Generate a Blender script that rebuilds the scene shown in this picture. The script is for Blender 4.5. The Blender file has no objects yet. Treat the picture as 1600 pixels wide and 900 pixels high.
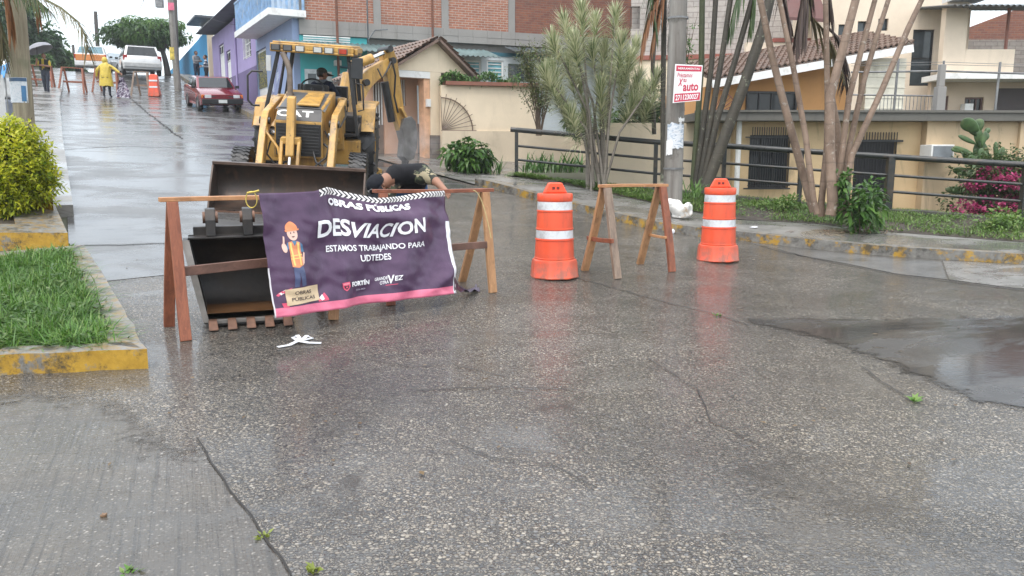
import bpy, bmesh, math, random
import numpy as np
from mathutils import Vector as V, Matrix, noise as mnoise
random.seed(7); RNG = np.random.default_rng(7)
sc = bpy.context.scene; col = sc.collection
R = math.radians
# ------------------------------------------------------------------ camera
FPX = 1255.0; HZ = 245.0; CAMZ = 1.5
TH = math.atan((450 - HZ) / FPX)
cam_d = bpy.data.cameras.new("camera"); cam = bpy.data.objects.new("camera", cam_d); col.objects.link(cam)
cam_d.sensor_width = 36.0; cam_d.lens = 36.0 * FPX / 1600.0
cam_d.clip_start = 0.05; cam_d.clip_end = 2000
cam.location = (0, 0, CAMZ); cam.rotation_euler = (R(90) - TH, 0, 0)
sc.camera = cam
# ------------------------------------------------------------------ sky, sun, exposure
SUN_EL, SUN_AZ = R(62), R(200)
w = bpy.data.worlds.new("World"); sc.world = w; w.use_nodes = True
nt = w.node_tree; nt.nodes.clear()
wo = nt.nodes.new('ShaderNodeOutputWorld')
sky = nt.nodes.new('ShaderNodeTexSky'); sky.sky_type = 'NISHITA'; sky.sun_disc = False
sky.sun_elevation = SUN_EL; sky.sun_rotation = SUN_AZ; sky.air_density = 1.2; sky.dust_density = 4.0
bg1 = nt.nodes.new('ShaderNodeBackground'); bg1.inputs['Strength'].default_value = 0.06
nt.links.new(sky.outputs[0], bg1.inputs['Color'])
tc = nt.nodes.new('ShaderNodeTexCoord'); sx = nt.nodes.new('ShaderNodeSeparateXYZ')
nt.links.new(tc.outputs['Generated'], sx.inputs[0])
rp = nt.nodes.new('ShaderNodeValToRGB'); e = rp.color_ramp.elements
e[0].position = 0.0; e[0].color = (0.60, 0.66, 0.70, 1); e[1].position = 1.0; e[1].color = (1.12, 1.14, 1.16, 1)
x = e.new(0.25); x.color = (0.80, 0.86, 0.90, 1)
nt.links.new(sx.outputs['Z'], rp.inputs[0])
cn = nt.nodes.new('ShaderNodeTexNoise'); cn.inputs['Scale'].default_value = 2.2; cn.inputs['Detail'].default_value = 5
mp = nt.nodes.new('ShaderNodeMapping'); mp.inputs['Scale'].default_value = (1, 1, 3)
nt.links.new(tc.outputs['Generated'], mp.inputs[0]); nt.links.new(mp.outputs[0], cn.inputs['Vector'])
cr = nt.nodes.new('ShaderNodeMapRange'); cr.inputs[1].default_value = 0.3; cr.inputs[2].default_value = 0.75
cr.inputs[3].default_value = 0.82; cr.inputs[4].default_value = 1.12
nt.links.new(cn.outputs[0], cr.inputs[0])
bg2 = nt.nodes.new('ShaderNodeBackground')
nt.links.new(rp.outputs[0], bg2.inputs['Color']); nt.links.new(cr.outputs[0], bg2.inputs['Strength'])
ad = nt.nodes.new('ShaderNodeAddShader')
nt.links.new(bg1.outputs[0], ad.inputs[0]); nt.links.new(bg2.outputs[0], ad.inputs[1]); nt.links.new(ad.outputs[0], wo.inputs[0])
sd = bpy.data.lights.new("sun", 'SUN'); sun = bpy.data.objects.new("sun", sd); col.objects.link(sun)
sd.energy = 0.8; sd.angle = R(25); sd.color = (1.0, 0.985, 0.965)
sun.rotation_euler = (R(90) - SUN_EL, 0, R(180) - SUN_AZ)
sun.location = (0, 0, 40)
sc.view_settings.view_transform = 'Standard'; sc.view_settings.look = 'None'
sc.view_settings.gamma = 1.0; sc.view_settings.use_curve_mapping = False
sc.view_settings.exposure = 0.86
sc.render.engine = 'CYCLES'
try:
    sc.cycles.use_denoising = True; sc.cycles.denoiser = 'OPENIMAGEDENOISE'
    sc.cycles.max_bounces = 6; sc.cycles.diffuse_bounces = 3; sc.cycles.glossy_bounces = 3
    sc.cycles.transparent_max_bounces = 12; sc.cycles.volume_bounces = 1
    sc.cycles.use_adaptive_sampling = True; sc.cycles.adaptive_threshold = 0.01
except Exception: pass

# ------------------------------------------------------------------ terrain and picture-to-world helpers
TT = V((-0.5, 0.866, 0)); NN = V((0.866, 0.5, 0))
_S = [-400, -50, 5.0, 7.4, 10.3, 12.8, 15, 17.4, 25, 33.5, 42.4, 50, 54, 60, 70, 90, 140, 400]
_Z = [-.5, 0, 0, .10, .36, .68, 1.0, 1.33, 2.27, 3.30, 4.45, 5.75, 6.4, 6.75, 6.7, 5.4, 1.0, -6]
_sk = np.arange(-60, 141, 1.0)
_zk = np.interp(_sk, _S, _Z); 
_zk2 = np.convolve(np.pad(_zk, 2, mode='edge'), np.array([.1, .22, .36, .22, .1]), mode='valid'); _zk = _zk2
def zs(s): 
    if s < -59 or s > 139: return float(np.interp(s, _S, _Z))
    return float(np.interp(s, _sk, _zk))
def zf(x, y): return zs(x * TT.x + y * TT.y)
_c, _s = math.cos(TH), math.sin(TH)
def ray(px, py):
    u = (px - 800) / FPX; v = (450 - py) / FPX
    return V((u, _c + v * _s, -_s + v * _c))
def at(px, py, D):
    d = ray(px, py); k = D / d.y
    return V((d.x * k, D, CAMZ + d.z * k))
def G(px, py, off=0.0, dmax=90):
    d = ray(px, py); D = 1.2; step = 0.02
    while D < dmax:
        k = D / d.y; z = CAMZ + d.z * k
        if z <= zf(d.x * k, D) + off: return V((d.x * k, D, zf(d.x * k, D) + off))
        D += step
    k = dmax / d.y
    return V((d.x * k, dmax, CAMZ + d.z * k))
def px_of(p):
    q = V(p) - V((0, 0, CAMZ)); f = q.y * _c - q.z * _s; u = q.x; v = q.y * _s + q.z * _c
    return (800 + FPX * u / f, 450 - FPX * v / f)

# ------------------------------------------------------------------ node materials
class M:
    def __init__(s, name):
        s.m = bpy.data.materials.new(name); s.m.use_nodes = True; s.nt = s.m.node_tree
        s.b = s.nt.nodes['Principled BSDF']; s.o = s.nt.nodes['Material Output']
        s._tc = None
    def put(s, sock, v):
        if isinstance(v, bpy.types.NodeSocket): s.nt.links.new(v, sock)
        elif v is not None:
            try:
                if sock.type == 'RGBA' and len(v) == 3: v = (*v, 1)
            except TypeError: pass
            sock.default_value = v
    def n(s, typ, ins=None, **kw):
        nd = s.nt.nodes.new('ShaderNode' + typ)
        for k, v in kw.items(): setattr(nd, k, v)
        for k, v in (ins or {}).items(): s.put(nd.inputs[k], v)
        return nd
    def co(s, kind='Object', scale=None, rot=None):
        if s._tc is None: s._tc = s.n('TexCoord')
        o = s._tc.outputs[kind]
        if rot is not None: o = s.n('Mapping', {'Vector': o, 'Rotation': rot}).outputs[0]
        if scale is not None: o = s.n('Mapping', {'Vector': o, 'Scale': scale}).outputs[0]
        return o
    def noise(s, scale, detail=4, vec=None, rough=.55, dist=0.0):
        return s.n('TexNoise', {'Vector': vec if vec is not None else s.co(), 'Scale': scale, 'Detail': detail, 'Roughness': rough, 'Distortion': dist}).outputs[0]
    def vor(s, scale, vec=None, feature='F1', rnd=1.0):
        return s.n('TexVoronoi', {'Vector': vec if vec is not None else s.co(), 'Scale': scale, 'Randomness': rnd}, feature=feature)
    def ramp(s, fac, stops, interp='LINEAR'):
        nd = s.n('ValToRGB', {0: fac}); r = nd.color_ramp; r.interpolation = interp
        while len(r.elements) < len(stops): r.elements.new(0.5)
        for el, (p, c) in zip(r.elements, stops):
            el.position = p; el.color = (c, c, c, 1) if isinstance(c, (int, float)) else (*c, 1)
        return nd.outputs[0]
    def mr(s, v, a, b, c=0.0, d=1.0):
        return s.n('MapRange', {0: v, 1: a, 2: b, 3: c, 4: d}).outputs[0]
    def mix(s, f, a, b, mode='MIX'):
        nd = s.n('Mix', None, data_type='RGBA', blend_type=mode)
        s.put(nd.inputs[0], f); s.put(nd.inputs[6], a); s.put(nd.inputs[7], b)
        return nd.outputs[2]
    def ma(s, op, a, b=None, c=None, clamp=False):
        nd = s.n('Math', None, operation=op, use_clamp=clamp); s.put(nd.inputs[0], a)
        if b is not None: s.put(nd.inputs[1], b)
        if c is not None: s.put(nd.inputs[2], c)
        return nd.outputs[0]
    def bump(s, h, strength=.4, dist=.01, normal=None):
        return s.n('Bump', {'Height': h, 'Strength': strength, 'Distance': dist, **({'Normal': normal} if normal is not None else {})}).outputs[0]
    def set(s, **kw):
        names = {'col': 'Base Color', 'rough': 'Roughness', 'metal': 'Metallic', 'nor': 'Normal', 'spec': 'Specular IOR Level', 'ior': 'IOR',
                 'alpha': 'Alpha', 'trans': 'Transmission Weight', 'coat': 'Coat Weight', 'coatr': 'Coat Roughness', 'sub': 'Subsurface Weight',
                 'emi': 'Emission Color', 'emis': 'Emission Strength', 'sheen': 'Sheen Weight'}
        for k, v in kw.items(): s.put(s.b.inputs[names[k]], v)
        return s.m
def sc3(c, k): return tuple(min(1, x * k) for x in c)
def plain(name, c, rough=.5, var=.18, scale=6, metal=0.0, bump=.0, bscale=40, dirt=None, dirtamt=.5, coat=0.0, spec=None):
    m = M(name); n = m.noise(scale, 5)
    cc = m.mix(m.mr(n, .3, .7), sc3(c, 1 - var), sc3(c, 1 + var))
    if dirt: cc = m.mix(m.mr(m.noise(scale * .6 + 1.3, 7, rough=.7), .52, .68, 0, dirtamt), cc, dirt)
    m.set(col=cc, rough=m.mr(n, .3, .7, max(.03, rough * .8), min(1, rough * 1.2)), metal=metal, coat=coat)
    if spec is not None: m.set(spec=spec)
    if bump: m.set(nor=m.bump(m.noise(bscale, 4), bump, .01))
    return m.m
def wallmat(name, c, dirt=(.10, .09, .07), amt=.55, rough=.8, top=None):
    """painted render with blotches, rain streaks running down and fine grain"""
    m = M(name)
    blot = m.noise(.9, 6, rough=.65)
    st = m.noise(1.0, 6, m.co('Object', (2.6, 2.6, .45)), rough=.68, dist=.9)
    fine = m.noise(55, 3)
    cc = m.mix(m.mr(blot, .3, .75), sc3(c, .86), sc3(c, 1.08))
    cc = m.mix(m.mr(st, .56, .80, 0, amt * .8), cc, dirt)
    cc = m.mix(m.mr(m.noise(3.1, 8, rough=.75), .6, .75, 0, amt * .6), cc, dirt)
    m.set(col=cc, rough=rough, nor=m.bump(fine, .25, .006))
    return m.m

# ------------------------------------------------------------------ mesh builder
class MB:
    def __init__(s): s.v = []; s.f = []; s.mi = []
    def add(s, vs, fs, mi=0):
        b = len(s.v); s.v += [V(p) for p in vs]
        for f in fs: s.f.append([b + i for i in f]); s.mi.append(mi)
        return s
    def quad(s, a, b, c, d, mi=0): return s.add([a, b, c, d], [[0, 1, 2, 3]], mi)
    def hexa(s, c8, mi=0):
        return s.add(c8, [[3, 2, 1, 0], [4, 5, 6, 7], [0, 1, 5, 4], [1, 2, 6, 5], [2, 3, 7, 6], [3, 0, 4, 7]], mi)
    def box(s, c, d, rot=None, mi=0, taper=1.0):
        x, y, z = d[0] / 2, d[1] / 2, d[2] / 2; t = taper
        p = [V((-x, -y, -z)), V((x, -y, -z)), V((x, y, -z)), V((-x, y, -z)), V((-x * t, -y * t, z)), V((x * t, -y * t, z)), V((x * t, y * t, z)), V((-x * t, y * t, z))]
        if rot is not None:
            from mathutils import Euler
            q = Euler(rot).to_matrix(); p = [q @ a for a in p]
        return s.hexa([V(c) + a for a in p], mi)
    def b2(s, x0, x1, y0, y1, z0, z1, mi=0): return s.box(((x0 + x1) / 2, (y0 + y1) / 2, (z0 + z1) / 2), (abs(x1 - x0), abs(y1 - y0), abs(z1 - z0)), mi=mi)
    def bar(s, p0, p1, w, h, up=(0, 0, 1), mi=0, w1=None, h1=None):
        p0, p1 = V(p0), V(p1); d = (p1 - p0).normalized(); side = d.cross(V(up))
        if side.length < 1e-4: side = d.cross(V((1, 0, 0)))
        side.normalize(); u = side.cross(d); w1 = w1 or w; h1 = h1 or h
        def ring(p, a, b): return [p - side * a / 2 - u * b / 2, p + side * a / 2 - u * b / 2, p + side * a / 2 + u * b / 2, p - side * a / 2 + u * b / 2]
        r0, r1 = ring(p0, w, h), ring(p1, w1, h1)
        return s.add(r0 + r1, [[3, 2, 1, 0], [4, 5, 6, 7], [0, 1, 5, 4], [1, 2, 6, 5], [2, 3, 7, 6], [3, 0, 4, 7]], mi)
    def tube(s, pts, r, n=8, mi=0, cap=True):
        pts = [V(p) for p in pts]; rs = r if isinstance(r, (list, tuple)) else [r] * len(pts); b = len(s.v); side = None
        for i, p in enumerate(pts):
            d = (pts[min(i + 1, len(pts) - 1)] - pts[max(i - 1, 0)]).normalized()
            if side is None:
                side = d.cross(V((0, 0, 1)))
                if side.length < 1e-3: side = d.cross(V((0, 1, 0)))
            side = (side - d * side.dot(d)).normalized(); u = side.cross(d)
            for k in range(n):
                a = 2 * math.pi * k / n; s.v.append(p + (side * math.cos(a) + u * math.sin(a)) * rs[i])
        for i in range(len(pts) - 1):
            for k in range(n):
                a = b + i * n + k; c = b + i * n + (k + 1) % n
                s.f.append([a, c, c + n, a + n]); s.mi.append(mi)
        if cap:
            s.f.append([b + k for k in range(n)][::-1]); s.mi.append(mi)
            e = b + (len(pts) - 1) * n; s.f.append([e + k for k in range(n)]); s.mi.append(mi)
        return s
    def lathe(s, prof, n=24, c=(0, 0, 0), axis='z', mi=0, cap=True):
        b = len(s.v); c = V(c)
        for r, z in prof:
            for k in range(n):
                a = 2 * math.pi * k / n
                p = (r * math.cos(a), r * math.sin(a), z)
                if axis == 'x': p = (p[2], p[0], p[1])
                if axis == 'y': p = (p[0], p[2], p[1])
                s.v.append(c + V(p))
        m = len(prof)
        for i in range(m - 1):
            for k in range(n):
                a = b + i * n + k; d = b + i * n + (k + 1) % n
                s.f.append([a, d, d + n, a + n] if axis != 'y' else [d, a, a + n, d + n]); s.mi.append(mi)
        if cap:
            s.f.append([b + k for k in range(n)][::-1]); s.mi.append(mi); e = b + (m - 1) * n
            s.f.append([e + k for k in range(n)]); s.mi.append(mi)
        return s
    def prism(s, poly, a0, a1, axis='x', mi=0):
        """polygon (u,v) extruded along an axis: x -> (a,u,v); y -> (u,a,v); z -> (u,v,a)"""
        def P(u, v, a): return {'x': (a, u, v), 'y': (u, a, v), 'z': (u, v, a)}[axis]
        n = len(poly); b = [P(u, v, a0) for u, v in poly]; t = [P(u, v, a1) for u, v in poly]
        return s.add(b + t, [list(range(n))[::-1], list(range(n, 2 * n))] + [[i, (i + 1) % n, n + (i + 1) % n, n + i] for i in range(n)], mi)
    def grid(s, rows, mi=0):
        b = len(s.v); n = len(rows[0])
        for r in rows: s.v += [V(p) for p in r]
        for i in range(len(rows) - 1):
            for j in range(n - 1):
                a = b + i * n + j; s.f.append([a, a + 1, a + n + 1, a + n]); s.mi.append(mi)
        return s
    def sph(s, c, r, nu=12, nv=8, mi=0):
        r = V(r) if not isinstance(r, (int, float)) else V((r, r, r)); c = V(c)
        rows = []
        for i in range(nv + 1):
            th = math.pi * i / nv
            rows.append([c + V((r.x * math.sin(th) * math.cos(2 * math.pi * k / nu), r.y * math.sin(th) * math.sin(2 * math.pi * k / nu), r.z * math.cos(th))) for k in range(nu + 1)])
        return s.grid(rows[::-1], mi)
    def jit(s, a):
        s.v = [p + V((random.uniform(-a, a), random.uniform(-a, a), random.uniform(-a, a))) for p in s.v]; return s
    def build(s, name, mats, parent=None, world=False, origin=None, smooth=None, bevel=0.0, recalc=True):
        vs = s.v
        if parent is not None and world:
            inv = parent.matrix_basis.inverted(); vs = [inv @ p for p in vs]
        elif origin is not None: vs = [p - V(origin) for p in vs]
        me = bpy.data.meshes.new(name); me.from_pydata([tuple(p) for p in vs], [], s.f)
        mats = mats if isinstance(mats, (list, tuple)) else [mats]
        for m in mats: me.materials.append(m)
        me.polygons.foreach_set('material_index', s.mi)
        if recalc:
            bm = bmesh.new(); bm.from_mesh(me); bmesh.ops.remove_doubles(bm, verts=bm.verts, dist=1e-5); bmesh.ops.recalc_face_normals(bm, faces=bm.faces); bm.to_mesh(me); bm.free()
        if smooth:
            me.shade_smooth(); me.set_sharp_from_angle(angle=R(smooth))
        me.update()
        o = bpy.data.objects.new(name, me); col.objects.link(o)
        if parent is not None: o.parent = parent
        if origin is not None: o.location = origin
        if bevel:
            b = o.modifiers.new('bevel', 'BEVEL'); b.width = bevel; b.segments = 2; b.limit_method = 'ANGLE'; b.angle_limit = R(40)
        return o
def tag(o, label=None, cat=None, group=None, kind=None):
    if label: o['label'] = label
    if cat: o['category'] = cat
    if group: o['group'] = group
    if kind: o['kind'] = kind
    return o
def empty(name, loc, rz=0.0, rx=0.0, ry=0.0):
    o = bpy.data.objects.new(name, None); col.objects.link(o); o.location = loc; o.rotation_euler = (rx, ry, rz); o.empty_display_size = .3
    return o
def copy_tree(o, parent=None):
    c = o.copy(); col.objects.link(c)
    if parent is not None: c.parent = parent
    for ch in [k for k in bpy.data.objects if k.parent == o]: copy_tree(ch, c)
    return c
def text_mesh(txt, size=1.0, bold=0.0, shear=0.0, spacing=1.0, sub=0.0, line=1.0):
    """flat mesh of lettering in xy, centred; returns verts, faces"""
    cu = bpy.data.curves.new('lettering', 'FONT'); cu.body = txt; cu.size = size; cu.offset = bold; cu.shear = shear
    cu.space_character = spacing; cu.space_line = line; cu.align_x = 'CENTER'; cu.align_y = 'CENTER'; cu.resolution_u = 3
    ob = bpy.data.objects.new('lettering', cu); col.objects.link(ob)
    dg = bpy.context.evaluated_depsgraph_get(); me = bpy.data.meshes.new_from_object(ob.evaluated_get(dg))
    bm = bmesh.new(); bm.from_mesh(me)
    if sub:
        bmesh.ops.triangulate(bm, faces=bm.faces)
        for _ in range(5):
            le = [e for e in bm.edges if e.calc_length() > sub]
            if not le: break
            bmesh.ops.subdivide_edges(bm, edges=le, cuts=1); bmesh.ops.triangulate(bm, faces=bm.faces)
    bm.verts.ensure_lookup_table(); bm.verts.index_update()
    vs = [v.co.copy() for v in bm.verts]; fs = [[v.index for v in f.verts] for f in bm.faces]; bm.free()
    bpy.data.objects.remove(ob); bpy.data.curves.remove(cu); bpy.data.meshes.remove(me)
    if vs:
        x0, x1 = min(v.x for v in vs), max(v.x for v in vs); y0, y1 = min(v.y for v in vs), max(v.y for v in vs)
        vs = [V((v.x - (x0 + x1) / 2, v.y - (y0 + y1) / 2, 0)) for v in vs]
    return vs, fs
def text_fit(txt, w, h, **k):
    vs, fs = text_mesh(txt, 1.0, **k)
    x1 = max(v.x for v in vs) * 2; y1 = max(v.y for v in vs) * 2
    return [V((v.x * w / x1, v.y * h / y1, 0)) for v in vs], fs
def np_mesh(name, verts, faces, mats, mi=None, parent=None, loc=None, smooth=False):
    """verts (n,3) array, faces (m,k) array"""
    me = bpy.data.meshes.new(name); nv = len(verts); nf, k = faces.shape
    me.vertices.add(nv); me.vertices.foreach_set('co', np.asarray(verts, dtype=np.float32).ravel())
    me.loops.add(nf * k); me.loops.foreach_set('vertex_index', faces.astype(np.int32).ravel())
    me.polygons.add(nf); me.polygons.foreach_set('loop_start', np.arange(0, nf * k, k, dtype=np.int32))
    try: me.polygons.foreach_set('loop_total', np.full(nf, k, dtype=np.int32))
    except Exception: pass
    for m in (mats if isinstance(mats, (list, tuple)) else [mats]): me.materials.append(m)
    if mi is not None: me.polygons.foreach_set('material_index', np.asarray(mi, dtype=np.int32))
    if smooth: me.polygons.foreach_set('use_smooth', np.ones(nf, dtype=bool))
    me.update(calc_edges=True); me.validate()
    o = bpy.data.objects.new(name, me); col.objects.link(o)
    if parent is not None: o.parent = parent
    if loc is not None: o.location = loc
    return o
def leaf_arrays(P, Dr, L, W, droop=0.0, up=None):
    """pointed leaves, folded along the midrib: base P, direction Dr; 6 verts, 4 faces (tris)"""
    P = np.asarray(P, float); Dr = np.asarray(Dr, float); n = len(P)
    Dr = Dr / np.maximum(np.linalg.norm(Dr, axis=1, keepdims=True), 1e-6)
    upv = np.tile([0, 0, 1.], (n, 1)) + RNG.normal(0, .35, (n, 3)) if up is None else up
    Sd = np.cross(Dr, upv); Sd /= np.maximum(np.linalg.norm(Sd, axis=1, keepdims=True), 1e-6)
    Nn = np.cross(Sd, Dr)
    L = np.broadcast_to(np.asarray(L, float), (n,))[:, None]; W = np.broadcast_to(np.asarray(W, float), (n,))[:, None]
    dz = np.zeros((n, 3)); dz[:, 2] = -1
    m = P + Dr * L * .45 + dz * L * droop * .25; t = P + Dr * L + dz * L * droop
    a = m + Sd * W * .5 + Nn * W * .15; b = m - Sd * W * .5 + Nn * W * .15
    vs = np.stack([P, a, t, b, m], 1).reshape(-1, 3)
    k = np.arange(n)[:, None] * 5
    fs = np.concatenate([k + np.array([[0, 1, 4]]), k + np.array([[4, 1, 2]]), k + np.array([[0, 4, 3]]), k + np.array([[4, 2, 3]])], 0)
    return vs, fs
def leafmat(name, c0, c1, c2=None, rough=.35, trans=.25):
    m = M(name)
    g = m.n('NewGeometry').outputs['Random Per Island']
    cc = m.ramp(g, [(0, c0), (.6, c1), (1, c2 or c1)])
    cc = m.mix(m.mr(m.noise(1.3, 3), .35, .65, 0, .45), cc, sc3(c0, .8))
    m.set(col=cc, rough=rough)
    tr = m.n('BsdfTranslucent', {'Color': cc}); mx = m.n('MixShader', {0: trans, 1: m.b.outputs[0], 2: tr.outputs[0]})
    m.nt.links.new(mx.outputs[0], m.o.inputs[0])
    return m.m
def drape(name, poly, off, mat, step=1.0, thick=None, inner=None):
    """flat outline (x,y) laid on the terrain, exact on its creases; thick gives it side faces going down"""
    bm = bmesh.new(); vs = [bm.verts.new((p[0], p[1], 0)) for p in poly]
    if inner:
        vi = [bm.verts.new((p[0], p[1], 0)) for p in inner]; n = len(vs)
        for i in range(n): bm.faces.new([vs[i], vs[(i + 1) % n], vi[(i + 1) % n], vi[i]])
    else: bm.faces.new(vs)
    ss = [p[0] * TT.x + p[1] * TT.y for p in poly]
    for k in range(int(math.floor(min(ss))), int(math.ceil(max(ss))) + 1):
        if -60 <= k <= 140:
            bmesh.ops.bisect_plane(bm, geom=bm.verts[:] + bm.edges[:] + bm.faces[:], plane_co=TT * (k / TT.length_squared), plane_no=TT)
    bmesh.ops.triangulate(bm, faces=bm.faces)
    for v in bm.verts: v.co.z = zf(v.co.x, v.co.y) + off
    bmesh.ops.recalc_face_normals(bm, faces=bm.faces)
    if sum(f.normal.z for f in bm.faces) < 0: bmesh.ops.reverse_faces(bm, faces=bm.faces)
    if thick:
        be = [e for e in bm.edges if e.is_boundary]
        r = bmesh.ops.extrude_edge_only(bm, edges=be)
        for v in [g for g in r['geom'] if isinstance(g, bmesh.types.BMVert)]: v.co.z -= thick
        bmesh.ops.recalc_face_normals(bm, faces=bm.faces)
        if sum(f.normal.z for f in bm.faces) < 0: bmesh.ops.reverse_faces(bm, faces=bm.faces)
    me = bpy.data.meshes.new(name); bm.to_mesh(me); bm.free(); me.materials.append(mat)
    o = bpy.data.objects.new(name, me); col.objects.link(o); return o
def drape_fade(name, poly, off, mat, fade_edges, width, cell=.12):
    """outline laid on the terrain with a 'wear' attribute: 0 on the chosen worn edges, 1 well inside"""
    bm = bmesh.new(); bm.faces.new([bm.verts.new((p[0], p[1], 0)) for p in poly])
    for ax_, lim in ((TT, 1 / TT.length_squared), (NN, 1.0)):
        ss = [p[0] * ax_.x + p[1] * ax_.y for p in poly]; k = math.floor(min(ss) / cell)
        while k * cell < max(ss):
            bmesh.ops.bisect_plane(bm, geom=bm.verts[:] + bm.edges[:] + bm.faces[:], plane_co=ax_ * (k * cell * lim), plane_no=ax_); k += 1
    for k in range(-20, 40): bmesh.ops.bisect_plane(bm, geom=bm.verts[:] + bm.edges[:] + bm.faces[:], plane_co=TT * (k / TT.length_squared), plane_no=TT)
    bmesh.ops.triangulate(bm, faces=bm.faces); at_ = []
    for v in bm.verts:
        q = V((v.co.x, v.co.y)); best = 9
        for i in fade_edges:
            a, b = V(poly[i][:2]), V(poly[(i + 1) % len(poly)][:2]); d = b - a; t = max(0, min(1, (q - a).dot(d) / max(1e-9, d.length_squared))); best = min(best, (q - a - d * t).length)
        at_.append(min(1, best / width)); v.co.z = zf(v.co.x, v.co.y) + off
    bmesh.ops.recalc_face_normals(bm, faces=bm.faces)
    if sum(f.normal.z for f in bm.faces) < 0: bmesh.ops.reverse_faces(bm, faces=bm.faces)
    me = bpy.data.meshes.new(name); bm.to_mesh(me); bm.free(); me.materials.append(mat)
    wa = me.attributes.new('wear', 'FLOAT', 'POINT'); wa.data.foreach_set('value', at_)
    o = bpy.data.objects.new(name, me); col.objects.link(o); return o
def strip_poly(pts, w):
    """outline of a band of width w centred on a polyline of (x,y)"""
    L, Rr = [], []
    for i, p in enumerate(pts):
        a = V(pts[max(i - 1, 0)][:2]); b = V(pts[min(i + 1, len(pts) - 1)][:2]); d = (b - a).normalized(); n = V((-d.y, d.x))
        q = V(p[:2]); L.append(q + n * w / 2); Rr.append(q - n * w / 2)
    return L + Rr[::-1]
def offset_line(pts, w):
    out = []
    for i, p in enumerate(pts):
        a = V(pts[max(i - 1, 0)][:2]); b = V(pts[min(i + 1, len(pts) - 1)][:2]); d = (b - a).normalized(); n = V((-d.y, d.x))
        out.append(V(p[:2]) + n * w)
    return out
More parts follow.
